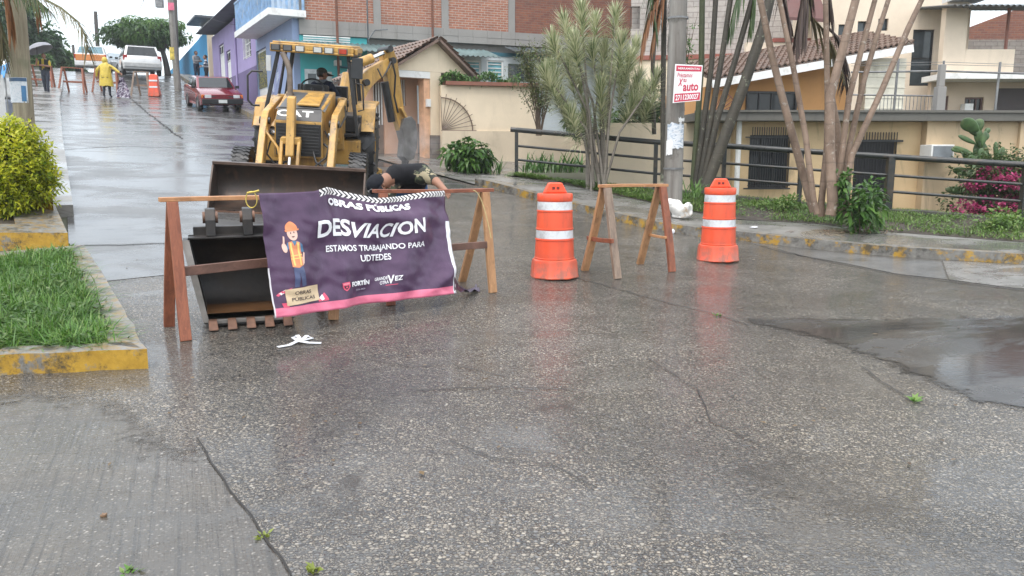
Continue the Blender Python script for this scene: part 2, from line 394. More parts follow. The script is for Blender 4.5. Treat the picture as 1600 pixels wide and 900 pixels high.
# ================================================================== GROUND MATERIALS
def wet_mat(name, kind):
    m = M(name); P = m.co('Object')
    big = m.noise(.35, 5, rough=.6); mid = m.noise(1.7, 6, rough=.65, dist=.4)
    stretch = m.noise(.9, 6, m.co('Object', (.7, 1.25, 1), (0, 0, R(-20))), rough=.65, dist=.6)
    wet = m.mr(stretch, .40, .56)                                    # where a film of water lies
    wp = m.n('VectorMath', {0: P, 1: m.n('VectorMath', {0: m.n('TexNoise', {'Vector': P, 'Scale': 26.0, 'Detail': 2}).outputs[1], 1: (.012, .012, .012)}, operation='MULTIPLY').outputs[0]}, operation='ADD').outputs[0]
    if kind == 'aggregate':
        v1 = m.vor(56, wp); v2 = m.vor(130, wp)
        c1 = m.n('SeparateColor', {0: v1.outputs['Color']}); c2 = m.n('SeparateColor', {0: v2.outputs['Color']})
        st = [(0, (.035, .035, .036)), (.16, (.07, .068, .066)), (.34, (.13, .116, .096)), (.5, (.195, .168, .132)), (.62, (.118, .122, .128)), (.78, (.25, .212, .162)), (.93, (.32, .28, .225)), (1, (.37, .335, .28))]
        p1 = m.ramp(c1.outputs[0], st); p2 = m.ramp(c2.outputs[1], st)
        big1 = m.ma('GREATER_THAN', c1.outputs[1], .52)
        peb = m.mix(big1, p2, p1)
        d = m.mix(big1, m.mr(v2.outputs['Distance'], 0, .8, 1, 0), m.mr(v1.outputs['Distance'], 0, .75, 1, 0))
        e = m.mr(d, .12, .45)
        cem = m.mix(m.mr(mid, .35, .65), (.10, .093, .083), (.175, .163, .145))
        cover = m.mr(m.noise(1.1, 7, rough=.7, dist=.5), .52, .70, 0, .7)
        base = m.mix(e, (.045, .041, .036), peb)
        base = m.mix(cover, base, cem)
        base = m.mix(m.mr(m.noise(.6, 6, rough=.6), .55, .72, 0, .35), base, (.12, .098, .07))
        base = m.mix(m.mr(m.noise(2.6, 8, rough=.75), .63, .72, 0, .7), base, (.022, .02, .018))
        trk = m.noise(.55, 4, m.co('Object', (1.0, .28, 1), (0, 0, R(-35))), rough=.6, dist=.5)
        base = m.mix(m.mr(trk, .45, .62, 0, .7), base, m.mix(.6, base, (.030, .029, .028)))
        base = m.mix(m.mr(m.noise(.9, 9, rough=.8, dist=1.2), .56, .66, 0, .85), base, (.036, .031, .026))
        base = m.mix(m.mr(m.noise(.45, 6, rough=.65), .54, .70, 0, .5), base, (.165, .155, .14))
        h = m.ma('MULTIPLY', e, m.mr(cover, 0, .8, 1, .25))
        hs, hd = .7, .008
    elif kind == 'street':
        base = m.mix(m.mr(mid, .3, .7), (.055, .055, .056), (.105, .104, .102))
        base = m.mix(m.mr(m.noise(.7, 8, rough=.75, dist=.8), .52, .64, 0, .75), base, (.05, .05, .05))
        base = m.mix(m.mr(m.vor(70, wp).outputs['Distance'], .1, .5, .35, 0), base, (.24, .22, .19))
        h = m.noise(38, 5); hs, hd = .3, .006
    elif kind == 'slab':
        gro = m.noise(1, 3, m.co('Object', (40, 1.1, 1), (0, 0, R(-22))), rough=.7)
        base = m.mix(m.mr(mid, .3, .7), (.062, .054, .045), (.112, .098, .080))
        vv = m.vor(62, wp); cc = m.n('SeparateColor', {0: vv.outputs['Color']})
        peb = m.ramp(cc.outputs[0], [(0, (.045, .045, .045)), (.3, (.08, .079, .077)), (.55, (.13, .12, .105)), (.8, (.17, .152, .13)), (1, (.36, .33, .29))])
        fleck = m.ma('MULTIPLY', m.mr(vv.outputs['Distance'], .22, .45, 1, 0), m.mr(m.noise(3.5, 5, rough=.7), .34, .55, .35, 1.0))
        base = m.mix(fleck, base, peb)
        base = m.mix(m.mr(m.noise(.5, 6, rough=.65), .5, .68, 0, .45), base, (.045, .042, .038))
        base = m.mix(m.mr(gro, .52, .64, 0, .6), base, (.035, .033, .03))
        base = m.mix(m.mr(m.noise(.8, 7, rough=.7), .55, .7, 0, .5), base, (.055, .05, .043))
        h = m.ma('ADD', m.ma('MULTIPLY', gro, .8), m.ma('MULTIPLY', m.noise(60, 3), .4)); hs, hd = .8, .014
    elif kind == 'asphalt':
        base = m.mix(m.mr(mid, .3, .7), (.024, .024, .025), (.056, .055, .054))
        base = m.mix(m.mr(m.noise(.9, 7, rough=.7, dist=.6), .56, .70, 0, .8), base, (.105, .10, .09))
        h = m.noise(90, 4); hs, hd = .35, .006
    elif kind == 'grooved':
        wv = m.n('TexWave', {'Vector': m.co('Object', None, (0, 0, R(62))), 'Scale': 8.0, 'Distortion': .3, 'Detail': 1.0}, wave_type='BANDS').outputs[1]
        base = m.mix(m.mr(mid, .3, .7), (.12, .115, .105), (.2, .19, .175))
        base = m.mix(m.mr(wv, .15, .6, .85, 0), base, (.03, .029, .027))
        h = wv; hs, hd = .6, .012
    elif kind == 'walk':
        base = m.mix(m.mr(mid, .3, .7), (.15, .145, .135), (.24, .23, .215))
        base = m.mix(m.mr(m.noise(.8, 8, rough=.7), .5, .66, 0, .6), base, (.075, .078, .06))
        h = m.noise(45, 5); hs, hd = .25, .005
    film = m.ma('MULTIPLY', wet, {'aggregate': .74, 'street': .62, 'slab': .42, 'asphalt': .8, 'grooved': .5, 'walk': .6}[kind])
    base = m.mix(m.ma('MULTIPLY', film, .52), base, (.032, .031, .030))
    rip = m.noise(14, 3, m.co('Object', (1, 1.6, 1)), dist=.5)
    hh = m.ma('ADD', m.ma('MULTIPLY', h, m.mr(film, 0, .8, 1, .10)), m.ma('MULTIPLY', m.ma('MULTIPLY', rip, film), .35))
    rg = m.mr(film, 0, .8, {'walk': .45, 'street': .36, 'asphalt': .34, 'slab': .34}.get(kind, .27), {'street': .10, 'asphalt': .07}.get(kind, .04))
    m.set(col=base, rough=rg, nor=m.bump(hh, hs, hd), ior=1.48)
    if kind in ('slab', 'asphalt'):
        wa = m.n('Attribute', None, attribute_name='wear').outputs['Fac']; wn = m.noise(7, 6, rough=.7)
        m.set(alpha=m.mr(m.ma('ADD', wa, m.ma('MULTIPLY', m.ma('SUBTRACT', wn, .5), 1.5)), .25, .55))
    return m.m
MAT_AGG = wet_mat('wet exposed aggregate', 'aggregate'); MAT_STREET = wet_mat('wet street concrete', 'street')
MAT_SLAB = wet_mat('wet broomed concrete', 'slab'); MAT_ASPH = wet_mat('wet asphalt', 'asphalt')
MAT_GROOVE = wet_mat('wet grooved concrete', 'grooved'); MAT_WALK = wet_mat('wet walk concrete', 'walk')
def kerbmat():
    m = M('worn yellow kerb paint'); n = m.noise(3.2, 8, rough=.75); n2 = m.noise(11, 6, rough=.7)
    conc = m.mix(m.mr(n2, .35, .65), (.10, .095, .085), (.22, .21, .19))
    yel = m.mix(m.mr(n2, .3, .7), (.30, .165, .015), (.50, .30, .035))
    mask = m.mr(m.ma('ADD', m.ma('MULTIPLY', n, .7), m.ma('MULTIPLY', n2, .3)), .43, .50)
    nz = m.n('SeparateXYZ', {0: m.n('NewGeometry').outputs['Normal']}).outputs[2]
    mask = m.ma('MAXIMUM', mask, m.ma('MULTIPLY', m.ma('GREATER_THAN', nz, .6), m.mr(n2, .42, .52, .55, 1)))
    cc = m.mix(mask, yel, conc); cc = m.mix(m.mr(m.noise(4, 9, rough=.8), .50, .60, 0, .88), cc, (.035, .033, .027))
    m.set(col=cc, rough=.42, nor=m.bump(n2, .5, .01)); return m.m
def kerbmat2():
    m = kerbmat(); m.name = 'yellow kerb paint'
    for nd in m.node_tree.nodes:
        if nd.type == 'MAP_RANGE' and abs(nd.inputs[1].default_value - .43) < 1e-4: nd.inputs[1].default_value = .52; nd.inputs[2].default_value = .58
        if nd.type == 'MAP_RANGE' and abs(nd.inputs[1].default_value - .50) < 1e-4 and abs(nd.inputs[4].default_value - .85) < 1e-4: nd.inputs[1].default_value = .60; nd.inputs[2].default_value = .68
    return m
MAT_KERB = kerbmat(); MAT_KERBY = kerbmat2()
MAT_SOIL = plain('wet soil', (.045, .034, .024), .7, .4, 4, bump=.6, bscale=18)
MAT_JOINT = plain('dark joint', (.020, .018, .016), .8, .4, 8)
# ================================================================== GROUND SHEETS
mb = MB(); S_ = list(range(-60, 141)); rows = []
for s in [-200, -120] + S_ + [200, 260]:
    rows.append([(TT * s + NN * u) + V((0, 0, zs(s) - .012)) for u in (-240, -120, -40, -10, 10, 40, 120, 240)])
mb.grid(rows)
gmat = plain('wet earth and weeds', (.05, .055, .03), .7, .4, 1.5, bump=.5, bscale=6)
tag(mb.build('ground', gmat), kind='structure')
g2 = lambda px, py: tuple(G(px, py)[:2])
# right kerb (foot of its face), left to right
KR = [g2(742, 290), g2(764, 294), g2(844, 316), g2(904, 331), g2(988, 352), g2(1030, 361), g2(1090, 370), g2(1153, 376), g2(1287, 391), g2(1370, 399), g2(1600, 413)]
d = (V(KR[-1]) - V(KR[-3])).normalized(); KR.append(tuple(V(KR[-1]) + d * 12))
# uphill street, kerb lines
SL = [(-2.54, 5.44), (-5.2, 9.38), (-9.9, 18.0), (-16.6, 30.2), (-22.8, 42), (-35, 64), (-48, 88)]
SR = [tuple(KR[0]), (-2.5, 18.3), (-5.6, 22.6), (-8.9, 28.28), (-12.2, 35.3), (-18.6, 47), (-29, 66), (-42, 90)]
o = drape('road', [(-14, -6), (26, -6), (26, 9)] + KR[::-1] + SR[1:3] + [SL[2], SL[1], SL[0], (-14, 5.44)], .0, MAT_AGG); tag(o, kind='structure')
o = drape('street', [(-4.2, 8.0), (-2.6, 9.3), (-3.6, 12.2), (-1.4, 13.6), (-.9, 16.2)] + SR[1:] + SL[::-1][:-1], .004, MAT_STREET); tag(o, kind='structure')
o = drape_fade('concrete_slab', [g2(-200, 600), g2(60, 604), g2(180, 612), g2(262, 640), g2(312, 690), g2(362, 768), g2(405, 830), g2(455, 905), (-1.6, 1.0), (-8, 1.0), g2(-300, 600)], .004, MAT_SLAB, [0, 1, 2, 3, 10], .55); tag(o, kind='structure')
AP = [g2(1140, 497), g2(1230, 492), g2(1400, 497), g2(1600, 490), g2(1760, 488), g2(1900, 640), g2(1600, 648), g2(1510, 632), g2(1440, 600), g2(1340, 556), g2(1260, 530), g2(1180, 512)]
def rag(poly, amp=.05, n=5):
    out = []
    for i, p in enumerate(poly):
        q = poly[(i + 1) % len(poly)]
        for k in range(n):
            t = k / n; a = V(p).lerp(V(q), t); d_ = (V(q) - V(p)); ln = d_.length; d_.normalize(); o_ = min(amp, ln * .06) * random.uniform(-1, 1) * (k > 0); out.append((a.x - d_.y * o_, a.y + d_.x * o_))
    return out
AR = rag(AP, .10, 8); o = drape_fade('asphalt_patch', AR, .006, MAT_ASPH, [i for i in range(len(AR)) if V(AR[i]).x < 6.5], .30); tag(o, kind='structure')
GP = [g2(1172, 380), g2(1287, 392.5), g2(1370, 401), g2(1470, 407), g2(1480, 437), g2(1400, 428), g2(1320, 412), g2(1230, 396)]
o = drape('grooved_gutter', GP, .004, MAT_GROOVE); tag(o, kind='structure')
o = drape('gutter_slab', [g2(1473, 407.5), g2(1600, 414.5), g2(1800, 424), g2(1800, 472), g2(1600, 452), g2(1483, 437.5)], .004, MAT_WALK); tag(o, kind='structure')
def joint(pts, wd, off=.010, name='road_joint'):
    pl = []
    for i in range(len(pts) - 1):
        a, b = V(pts[i]), V(pts[i + 1]); n = max(2, int((b - a).length / .12))
        for k in range(n): 
            q = a.lerp(b, k / n); pl.append((q.x + random.uniform(-.9, .9) * wd, q.y + random.uniform(-.9, .9) * wd))
    pl.append(tuple(pts[-1]))
    return tag(drape(name, strip_poly(pl, wd), off, MAT_JOINT), kind='structure')
joint([g2(308, 688), g2(330, 722), g2(362, 770), g2(405, 833), g2(455, 905)], .009)
joint([g2(204, 153), g2(232, 178), g2(285, 218)], .05)
joint([g2(66, 166), g2(150, 165.5), g2(215, 160)], .05)
joint([g2(85, 235), g2(190, 229), g2(290, 232)], .03)
joint([g2(132, 385), g2(240, 382), g2(330, 375)], .03)
joint([g2(905, 436), g2(1000, 462), g2(1130, 496), g2(1170, 510)], .016)
joint([g2(1345, 575), g2(1390, 607), g2(1430, 630), g2(1480, 637)], .009)
joint([g2(640, 612), g2(780, 606), g2(900, 612)], .012)
joint([g2(700, 690), g2(770, 720), g2(860, 728), g2(930, 765)], .007)
joint([g2(1010, 560), g2(1090, 610), g2(1110, 660), g2(1190, 700)], .007)
joint([g2(560, 560), g2(640, 575), g2(700, 570), g2(790, 590)], .008)
joint([g2(1190, 384), g2(1260, 402), g2(1400, 430), g2(1600, 455)], .02)
# ---- raised walks
g2o = lambda px, py: tuple(G(px, py, .137)[:2])
IN = [g2o(742, 281), g2o(814, 277), g2o(880, 287), g2o(940, 300), g2o(1009, 314), g2o(1090, 332), g2o(1153, 343), g2o(1272, 349), g2o(1381, 361), g2o(1600, 378)]
IN[0] = tuple(V(KR[0]) + V((.12, .6)))
d = (V(IN[-1]) - V(IN[-2])).normalized(); IN.append(tuple(V(IN[-1]) + d * 12))
KI = [tuple(p) for p in offset_line(KR, .16)]
tag(drape('right_kerb', KR + KI[::-1], .14, MAT_KERB, thick=.25), kind='structure')
tag(drape('right_pavement', KI + IN[::-1], .132, MAT_WALK, thick=.2), kind='structure')
SRk = [(p[0], p[1]) for p in SR[2:]]
SRo = [(p[0] + .22, p[1] + .12) for p in SRk]; SRw = [(p[0] + 1.5, p[1] + .8) for p in SRk]
tag(drape('street_kerb', SRk + SRo[::-1], .17, MAT_KERB, thick=.3), kind='structure')
tag(drape('street_pavement', SRo + SRw[::-1], .165, MAT_WALK, thick=.3), kind='structure')
tag(drape('gate_forecourt', [SR[0], SR[1], SR[2], SRw[0], (-2.2, 24), (1.0, 22), IN[1], IN[0]], .03, MAT_WALK), kind='structure')
SLk = [(-6.1, 11.2)] + [(p[0], p[1]) for p in SL[2:]]; SLo = [(p[0] - .2, p[1] - .12) for p in SLk]; SLw = [(p[0] - 2.2, p[1] - 1.2) for p in SLk]
tag(drape('left_street_kerb', SLk[::-1] + SLo, .16, MAT_WALK, thick=.3), kind='structure')
tag(drape('left_pavement', SLo[::-1] + SLw, .155, MAT_WALK, thick=.3), kind='structure')
# ---- left planters
def planter(name, outline, h, kw, soil_h, label):
    """kerbed bed: outline anticlockwise as (x,y)"""
    r = empty(name, (*outline[0], zf(*outline[0]))); tag(r, label, 'planter')
    n = len(outline); cx = sum(p[0] for p in outline) / n; cy = sum(p[1] for p in outline) / n
    inner = []
    for i in range(n):
        a, b, c = V(outline[i - 1]), V(outline[i]), V(outline[(i + 1) % n])
        n1 = (b - a).normalized(); n1 = V((-n1.y, n1.x)); n2 = (c - b).normalized(); n2 = V((-n2.y, n2.x))
        bis = (n1 + n2).normalized(); inner.append(tuple(b + bis * kw / max(.35, bis.dot(n1))))
    k = drape('kerb', outline, h, MAT_KERBY, thick=h + .12, inner=inner); s = drape('soil', inner, soil_h, MAT_SOIL)
    for o in (k, s):
        o.parent = r
        o.data.transform(Matrix.Translation(-r.location))
    return r, inner
P1 = [g2(232, 577), g2(190, 500), g2(133, 402), g2(0, 414), g2(-160, 425), g2(-260, 600), g2(0, 588)]
P1 = rag(P1, .016, 6)
pl1, P1i = planter('planter', P1, .14, .20, .10, 'low grass bed behind worn yellow kerbs at the left street corner')
P2 = [g2(108, 391), g2(88, 343), g2(40, 330), (-9.5, 9.6), g2(-80, 391)]
pl2, P2i = planter('planter', P2, .20, .5, .17, 'yellow fronted concrete bed holding the golden shrub')
P3 = [g2(86, 352), g2(70, 318), (-9.0, 12.4), (-10, 11.2)]
pl3, P3i = planter('planter', P3, .42, .2, .38, 'higher yellow concrete bed edge behind the golden shrub')
# ---- right bank of grass: walk edge -> fence line -> house line
F0, F1 = at(807, 280, 17.3), at(1595, 345, 13.9)
def fence_pt(t): return F0.lerp(F1, t)
def fence_at_px(px):
    r = (px - 800) / FPX; lo, hi = -.3, 1.8
    for _ in range(50):
        m_ = (lo + hi) / 2; p = fence_pt(m_)
        if px_of(p)[0] < px: lo = m_
        else: hi = m_
    return fence_pt(lo), lo
def fz(t):
    """ground height at the fence"""
    p, _ = fence_pt(t), 0
    return np.interp(t, [-.2, 0, .25, .45, .6, .78, 1.0, 1.8], [1.12, 1.02, .86, .72, .60, .50, .40, .20])
NB = 60; rows = [[], [], [], [], []]
def line_at(pts, u):
    L = [0]; 
    for i in range(1, len(pts)): L.append(L[-1] + (V(pts[i]) - V(pts[i - 1])).length)
    t = u * L[-1]
    for i in range(1, len(pts)):
        if t <= L[i] + 1e-9: return V(pts[i - 1]).lerp(V(pts[i]), (t - L[i - 1]) / max(1e-9, L[i] - L[i - 1]))
    return V(pts[-1])
INF = IN[1:]
def bank_pt(u, v):
    """u along the bank, v=0 walk edge .. 1 fence .. 2 house line"""
    a = line_at(INF, u); za = zf(a.x, a.y) + .137
    t = u * 1.75 - .03; f = fence_pt(t); zfz = fz(t)
    h = V((f.x + .25 + .25 * u, f.y + 2.6)); zh = zfz - .12
    if v <= 1: p = V((a.x, a.y, 0)).lerp(V((f.x, f.y, 0)), v); p.z = za + (zfz - za) * (v ** 1.2) + .05 * math.sin(v * 3.14)
    else: p = V((f.x, f.y, 0)).lerp(V((h.x, h.y, 0)), v - 1); p.z = zfz + (zh - zfz) * (v - 1)
    p.z += .035 * mnoise.noise(V((p.x * 1.7, p.y * 1.7, 0))) * min(1, v * 4)
    return p
mb = MB(); mb.grid([[bank_pt(i / NB, j / 12) for i in range(NB + 1)] for j in range(0, 27)])
tag(mb.build('grass_bank', MAT_SOIL, smooth=60), kind='structure')
# ---- grass: blades on the beds and the bank
def blades(name, pts, h0, h1, wd, mat, lean=.5):
    P = np.array([tuple(p) for p in pts]); n = len(P)
    az = RNG.uniform(0, 2 * np.pi, n); ln = RNG.uniform(.1, lean, n)
    D = np.stack([np.cos(az) * ln, np.sin(az) * ln, np.ones(n)], 1)
    L = RNG.uniform(h0, h1, n); side = np.stack([-np.sin(az), np.cos(az), np.zeros(n)], 1)
    vs, fs = leaf_arrays(P, D, L, wd * RNG.uniform(.7, 1.4, n), droop=0, up=np.stack([np.cos(az), np.sin(az), np.zeros(n)], 1))
    v3 = vs.reshape(-1, 5, 3); v3[:, 2] += np.stack([np.cos(az) * L * ln * .8, np.sin(az) * L * ln * .8, -L * .12 * ln], 1)
    return tag(np_mesh(name, v3.reshape(-1, 3), fs, mat), kind='stuff')
MAT_GRASS = leafmat('lush grass', (.05, .13, .018), (.12, .26, .04), (.22, .31, .08), rough=.4, trans=.3)
MAT_GRASS2 = leafmat('bank weeds', (.07, .14, .02), (.15, .27, .05), (.25, .30, .09), rough=.45, trans=.3)
def in_poly(x, y, poly):
    c = False; j = len(poly) - 1
    for i in range(len(poly)):
        if (poly[i][1] > y) != (poly[j][1] > y) and x < (poly[j][0] - poly[i][0]) * (y - poly[i][1]) / (poly[j][1] - poly[i][1]) + poly[i][0]: c = not c
        j = i
    return c
pts = []
xs = [p[0] for p in P1i]; ys = [p[1] for p in P1i]
while len(pts) < 20000:
    x, y = random.uniform(min(xs), max(xs)), random.uniform(min(ys), max(ys))
    if in_poly(x + random.gauss(0, .05), y + random.gauss(0, .05), P1i) and in_poly(x, y, P1) and mnoise.noise(V((x * 2.5, y * 2.5, 3))) > -.30 + random.uniform(-.2, .2): pts.append((x, y, zf(x, y) + .10))
blades('grass', pts, .04, .19, .011, MAT_GRASS, 1.8)
P = []
while len(P) < 700:
    x, y = random.uniform(min(xs), max(xs)), random.uniform(min(ys), max(ys))
    if in_poly(x, y, P1i) and mnoise.noise(V((x * 2, y * 2, 8))) > .0: P.append((x, y, zf(x, y) + random.uniform(.12, .20)))
P = np.array(P); az = RNG.uniform(0, 6.28, len(P)); vs, fs = leaf_arrays(P, np.stack([np.cos(az), np.sin(az), RNG.uniform(.1, .8, len(P))], 1), RNG.uniform(.05, .11, len(P)), RNG.uniform(.018, .035, len(P)), .2)
tag(np_mesh('bed_weeds', vs, fs, leafmat('bed weed leaf', (.04, .09, .02), (.10, .18, .04), (.20, .24, .08), .4)), kind='stuff')
pts = []
for i in range(46000):
    u = random.random() ** 1.3 * .85; v = random.uniform(.02, 1.75)
    p = bank_pt(u, v)
    if mnoise.noise(V((p.x * 1.3, p.y * 1.3, 9))) + random.uniform(-.25, .25) > -.12: pts.append(p)
blades('bank_grass', pts, .03, .13, .016, MAT_GRASS2, 1.4)
# low broad-leaved ground cover on the bank
P = np.array([tuple(bank_pt(random.random() ** 1.2 * .8, random.uniform(.05, 1.5))) for _ in range(20000)])
keep = np.array([mnoise.noise(V((p[0] * .9, p[1] * .9, 4))) > -.15 for p in P]); P = P[keep]; P[:, 2] += RNG.uniform(.02, .09, len(P))
az = RNG.uniform(0, 6.28, len(P)); D = np.stack([np.cos(az), np.sin(az), RNG.uniform(-.1, .6, len(P))], 1)
vs, fs = leaf_arrays(P, D, RNG.uniform(.022, .05, len(P)), RNG.uniform(.014, .028, len(P)), .15)
tag(np_mesh('ground_cover', vs, fs, leafmat('ground cover leaf', (.06, .13, .02), (.14, .26, .05), (.22, .30, .09), .4)), kind='stuff')
# ================================================================== BUILDINGS
def house(name, p0, p1, zb, label, cat='house', group=None):
    p0, p1 = V(p0), V(p1); d = p1 - p0
    r = empty(name, (p0.x, p0.y, zb), math.atan2(d.y, d.x)); tag(r, label, cat, group); r['_L'] = math.hypot(d.x, d.y); return r
def loc(r, px, py, y=0.0):
    inv = r.matrix_basis.inverted(); o = inv @ V((0, 0, CAMZ)); d = inv.to_3x3() @ ray(px, py)
    k = (y - o.y) / d.y; q = o + d * k; return q.x, q.z
def rect(r, x0, y0, x1, y1, y=0.0):
    a = loc(r, x0, y0, y); b = loc(r, x1, y1, y); c = loc(r, x0, y1, y); d = loc(r, x1, y0, y)
    return ((a[0] + c[0]) / 2, (b[0] + d[0]) / 2, (b[1] + c[1]) / 2, (a[1] + d[1]) / 2)   # xa, xb, za, zb
def wall_holes(mb, x0, x1, z0, z1, holes, y=0.0, t=.15, mi=0, back=True):
    xs = sorted({x0, x1, *[h[0] for h in holes], *[h[1] for h in holes]}); zz = sorted({z0, z1, *[h[2] for h in holes], *[h[3] for h in holes]})
    xs = [a for a in xs if x0 <= a <= x1]; zz = [a for a in zz if z0 <= a <= z1]
    for i in range(len(xs) - 1):
        for j in range(len(zz) - 1):
            cx, cz = (xs[i] + xs[i + 1]) / 2, (zz[j] + zz[j + 1]) / 2
            if any(h[0] < cx < h[1] and h[2] < cz < h[3] for h in holes): continue
            a, b, c, d = xs[i], xs[i + 1], zz[j], zz[j + 1]
            mb.quad((a, y, c), (b, y, c), (b, y, d), (a, y, d), mi)
            if back: mb.quad((b, y + t, c), (a, y + t, c), (a, y + t, d), (b, y + t, d), mi)
    for h in holes + [(x0, x1, z0, z1)]:
        a, b, c, d = h
        mb.quad((a, y, c), (a, y + t, c), (a, y + t, d), (a, y, d), mi); mb.quad((b, y, c), (b, y + t, c), (b, y + t, d), (b, y, d), mi)
        mb.quad((a, y, c), (b, y, c), (b, y + t, c), (a, y + t, c), mi); mb.quad((a, y, d), (b, y, d), (b, y + t, d), (a, y + t, d), mi)
    return mb
def window(r, q, y, frame, glass, nx=1, nz=1, fw=.05, grille=None, gm=None, sill=None, dep=.07):
    """frame (with glazing bars), its pane and, if asked, a grille of bars in front"""
    a, b, c, d = q; f = MB()
    f.b2(a, a + fw, y, y + dep, c, d); f.b2(b - fw, b, y, y + dep, c, d); f.b2(a + fw, b - fw, y + .001, y + dep - .001, c, c + fw); f.b2(a + fw, b - fw, y + .001, y + dep - .001, d - fw, d)
    for i in range(1, nx): x = a + (b - a) * i / nx; f.b2(x - fw * .35, x + fw * .35, y + .01, y + dep - .01, c + fw, d - fw)
    for i in range(1, nz): z = c + (d - c) * i / nz; f.b2(a + fw, b - fw, y + .014, y + dep - .014, z - fw * .3, z + fw * .3)
    o = f.build('window', frame, r)
    g = MB(); g.quad((a + fw * .5, y + dep * .6, c + fw * .5), (b - fw * .5, y + dep * .6, c + fw * .5), (b - fw * .5, y + dep * .6, d - fw * .5), (a + fw * .5, y + dep * .6, d - fw * .5))
    g.build('pane', glass, o)
    if grille:
        gb = MB(); n, top, yy = grille
        for i in range(n): x = a + (b - a) * (i + .5) / n; gb.tube([(x, yy, c - .02), (x, yy, d + top)], .009, 5)
        for z in (c + .06, d - .06): gb.b2(a - .03, b + .03, yy + .012, yy + .022, z - .012, z + .012)
        gb.build('grille', gm, o)
    if sill: s_ = MB(); s_.b2(a - .06, b + .06, y - .10, y + .02, c - .07, c - .003); s_.build('sill', sill, o)
    return o
def tile_roof(r, p0, ex, up, ncol, nrow, mat, name='roof', thick=.06):
    """curved clay tiles: p0 eave corner, ex along the eave, up along the slope"""
    p0, ex, up = V(p0), V(ex), V(up); nn = ex.cross(up).normalized(); mb = MB()
    if nn.z < 0: nn = -nn
    sub = 6
    for j in range(nrow):
        ra, rb = [], []
        for i in range(ncol * sub + 1):
            w_ = .5 + .5 * math.cos(2 * math.pi * i / sub); h = .055 * w_
            jt = .012 * mnoise.noise(V((i // sub * 1.7, j * 2.3, 0)))
            ra.append(p0 + ex * (i / (ncol * sub)) + up * (j / nrow) + nn * (h + .035 + jt)); rb.append(p0 + ex * (i / (ncol * sub)) + up * ((j + 1) / nrow) + nn * (h * .9 + .004 + jt))
        f = [p - nn * .04 for p in ra]
        mb.grid([f, ra, rb])
    mb.hexa([p0 - nn * thick, p0 + ex - nn * thick, p0 + ex + up - nn * thick, p0 + up - nn * thick, p0 - nn * .002, p0 + ex - nn * .002, p0 + ex + up - nn * .002, p0 + up - nn * .002])
    return mb.build(name, mat, r)
def roofmat(name, c1, c2):
    m = M(name); n = m.noise(3.2, 6, rough=.7); g = m.n('TexWhiteNoise', {'Vector': m.n('VectorMath', {0: m.co('Object', (4, 4, 4))}, operation='FLOOR').outputs[0]}).outputs[0]
    cc = m.mix(m.mr(n, .3, .7), c1, c2); cc = m.mix(m.mr(m.noise(1.1, 8, rough=.75), .5, .66, 0, .7), cc, (.05, .042, .036)); cc = m.mix(m.mr(m.noise(6, 6), .62, .72, 0, .5), cc, (.06, .075, .035))
    m.set(col=cc, rough=.38, nor=m.bump(m.noise(30, 4), .4, .01)); return m.m
def brickmat(name, c1, c2, mortar, sx=1.0):
    m = M(name); s = m.n('SeparateXYZ', {0: m.co()}); v = m.n('CombineXYZ', {0: m.ma('ADD', s.outputs[0], s.outputs[1]), 1: s.outputs[2], 2: 0.0}).outputs[0]
    b = m.n('TexBrick', {'Vector': v, 'Color1': c1, 'Color2': c2, 'Mortar': mortar, 'Scale': 1.0, 'Mortar Size': .011, 'Mortar Smooth': .3, 'Bias': .1, 'Brick Width': .25 * sx, 'Row Height': .085 * sx})
    cc = m.mix(m.mr(m.noise(9, 4), .3, .7, 0, .6), b.outputs[0], m.mix(.5, b.outputs[0], (.10, .04, .03)))
    cc = m.mix(m.mr(m.noise(.7, 7, rough=.7), .55, .75, 0, .45), cc, (.09, .075, .065))
    m.set(col=cc, rough=.8, nor=m.bump(m.ma('SUBTRACT', 1.0, b.outputs[1]), .5, .012)); return m.m
# shared materials
GLASS = plain('dark glass', (.018, .022, .026), .06, .3, 2); GLASSB = plain('grey blue glass', (.06, .075, .085), .08, .3, 2)
BLACKM = plain('black painted iron', (.018, .018, .019), .35, .3, 9, metal=.0); WHITEP = plain('white paint', (.74, .74, .72), .45, .08, 3, dirt=(.3, .28, .24), dirtamt=.4)
CONC = wallmat('bare concrete', (.27, .26, .245), amt=.7); CONCD = wallmat('dark stained concrete', (.13, .125, .11), (.03, .032, .025), .8)
RUST = plain('rusty steel', (.15, .06, .035), .7, .4, 12)
DARK = plain('dark interior', (.012, .012, .013), .9, .2, 3)
ZINC = plain('weathered sheet metal', (.10, .115, .125), .45, .25, 2, metal=.5)
# ---- brick building on the far corner ------------------------------------------------
bz = 2.35
BB = house('brick_building', at(470, 100, 28.2), at(890, 100, 32.0), bz, 'two storey corner building with unplastered red brick upper floor between concrete columns', 'building')
L = BB['_L']; xR = loc(BB, 1010, 60)[0]
zb0 = loc(BB, 600, 61)[1]; zb1 = loc(BB, 600, 38)[1]; ztop = zb1 + 3.4
BRICK = brickmat('red brick', (.42, .175, .105), (.33, .125, .075), (.42, .37, .32)); BRICKD = brickmat('weathered orange brick', (.27, .10, .055), (.19, .07, .05), (.20, .13, .10))
colx = [loc(BB, p, 40)[0] for p in (472, 590, 696, 800)]
m_ = MB(); m_.b2(0, colx[3], .06, .25, zb1, ztop); m_.build('brick_wall', BRICK, BB)
m_ = MB(); m_.b2(colx[3] + .1, xR, .06, .25, zb1 + .0, ztop); m_.build('brick_wall', BRICKD, BB)
for cx in colx:
    m_ = MB(); m_.b2(cx - .13, cx + .13, .02, .24, zb1 + .003, ztop + .05); m_.build('column', CONC, BB)
m_ = MB()
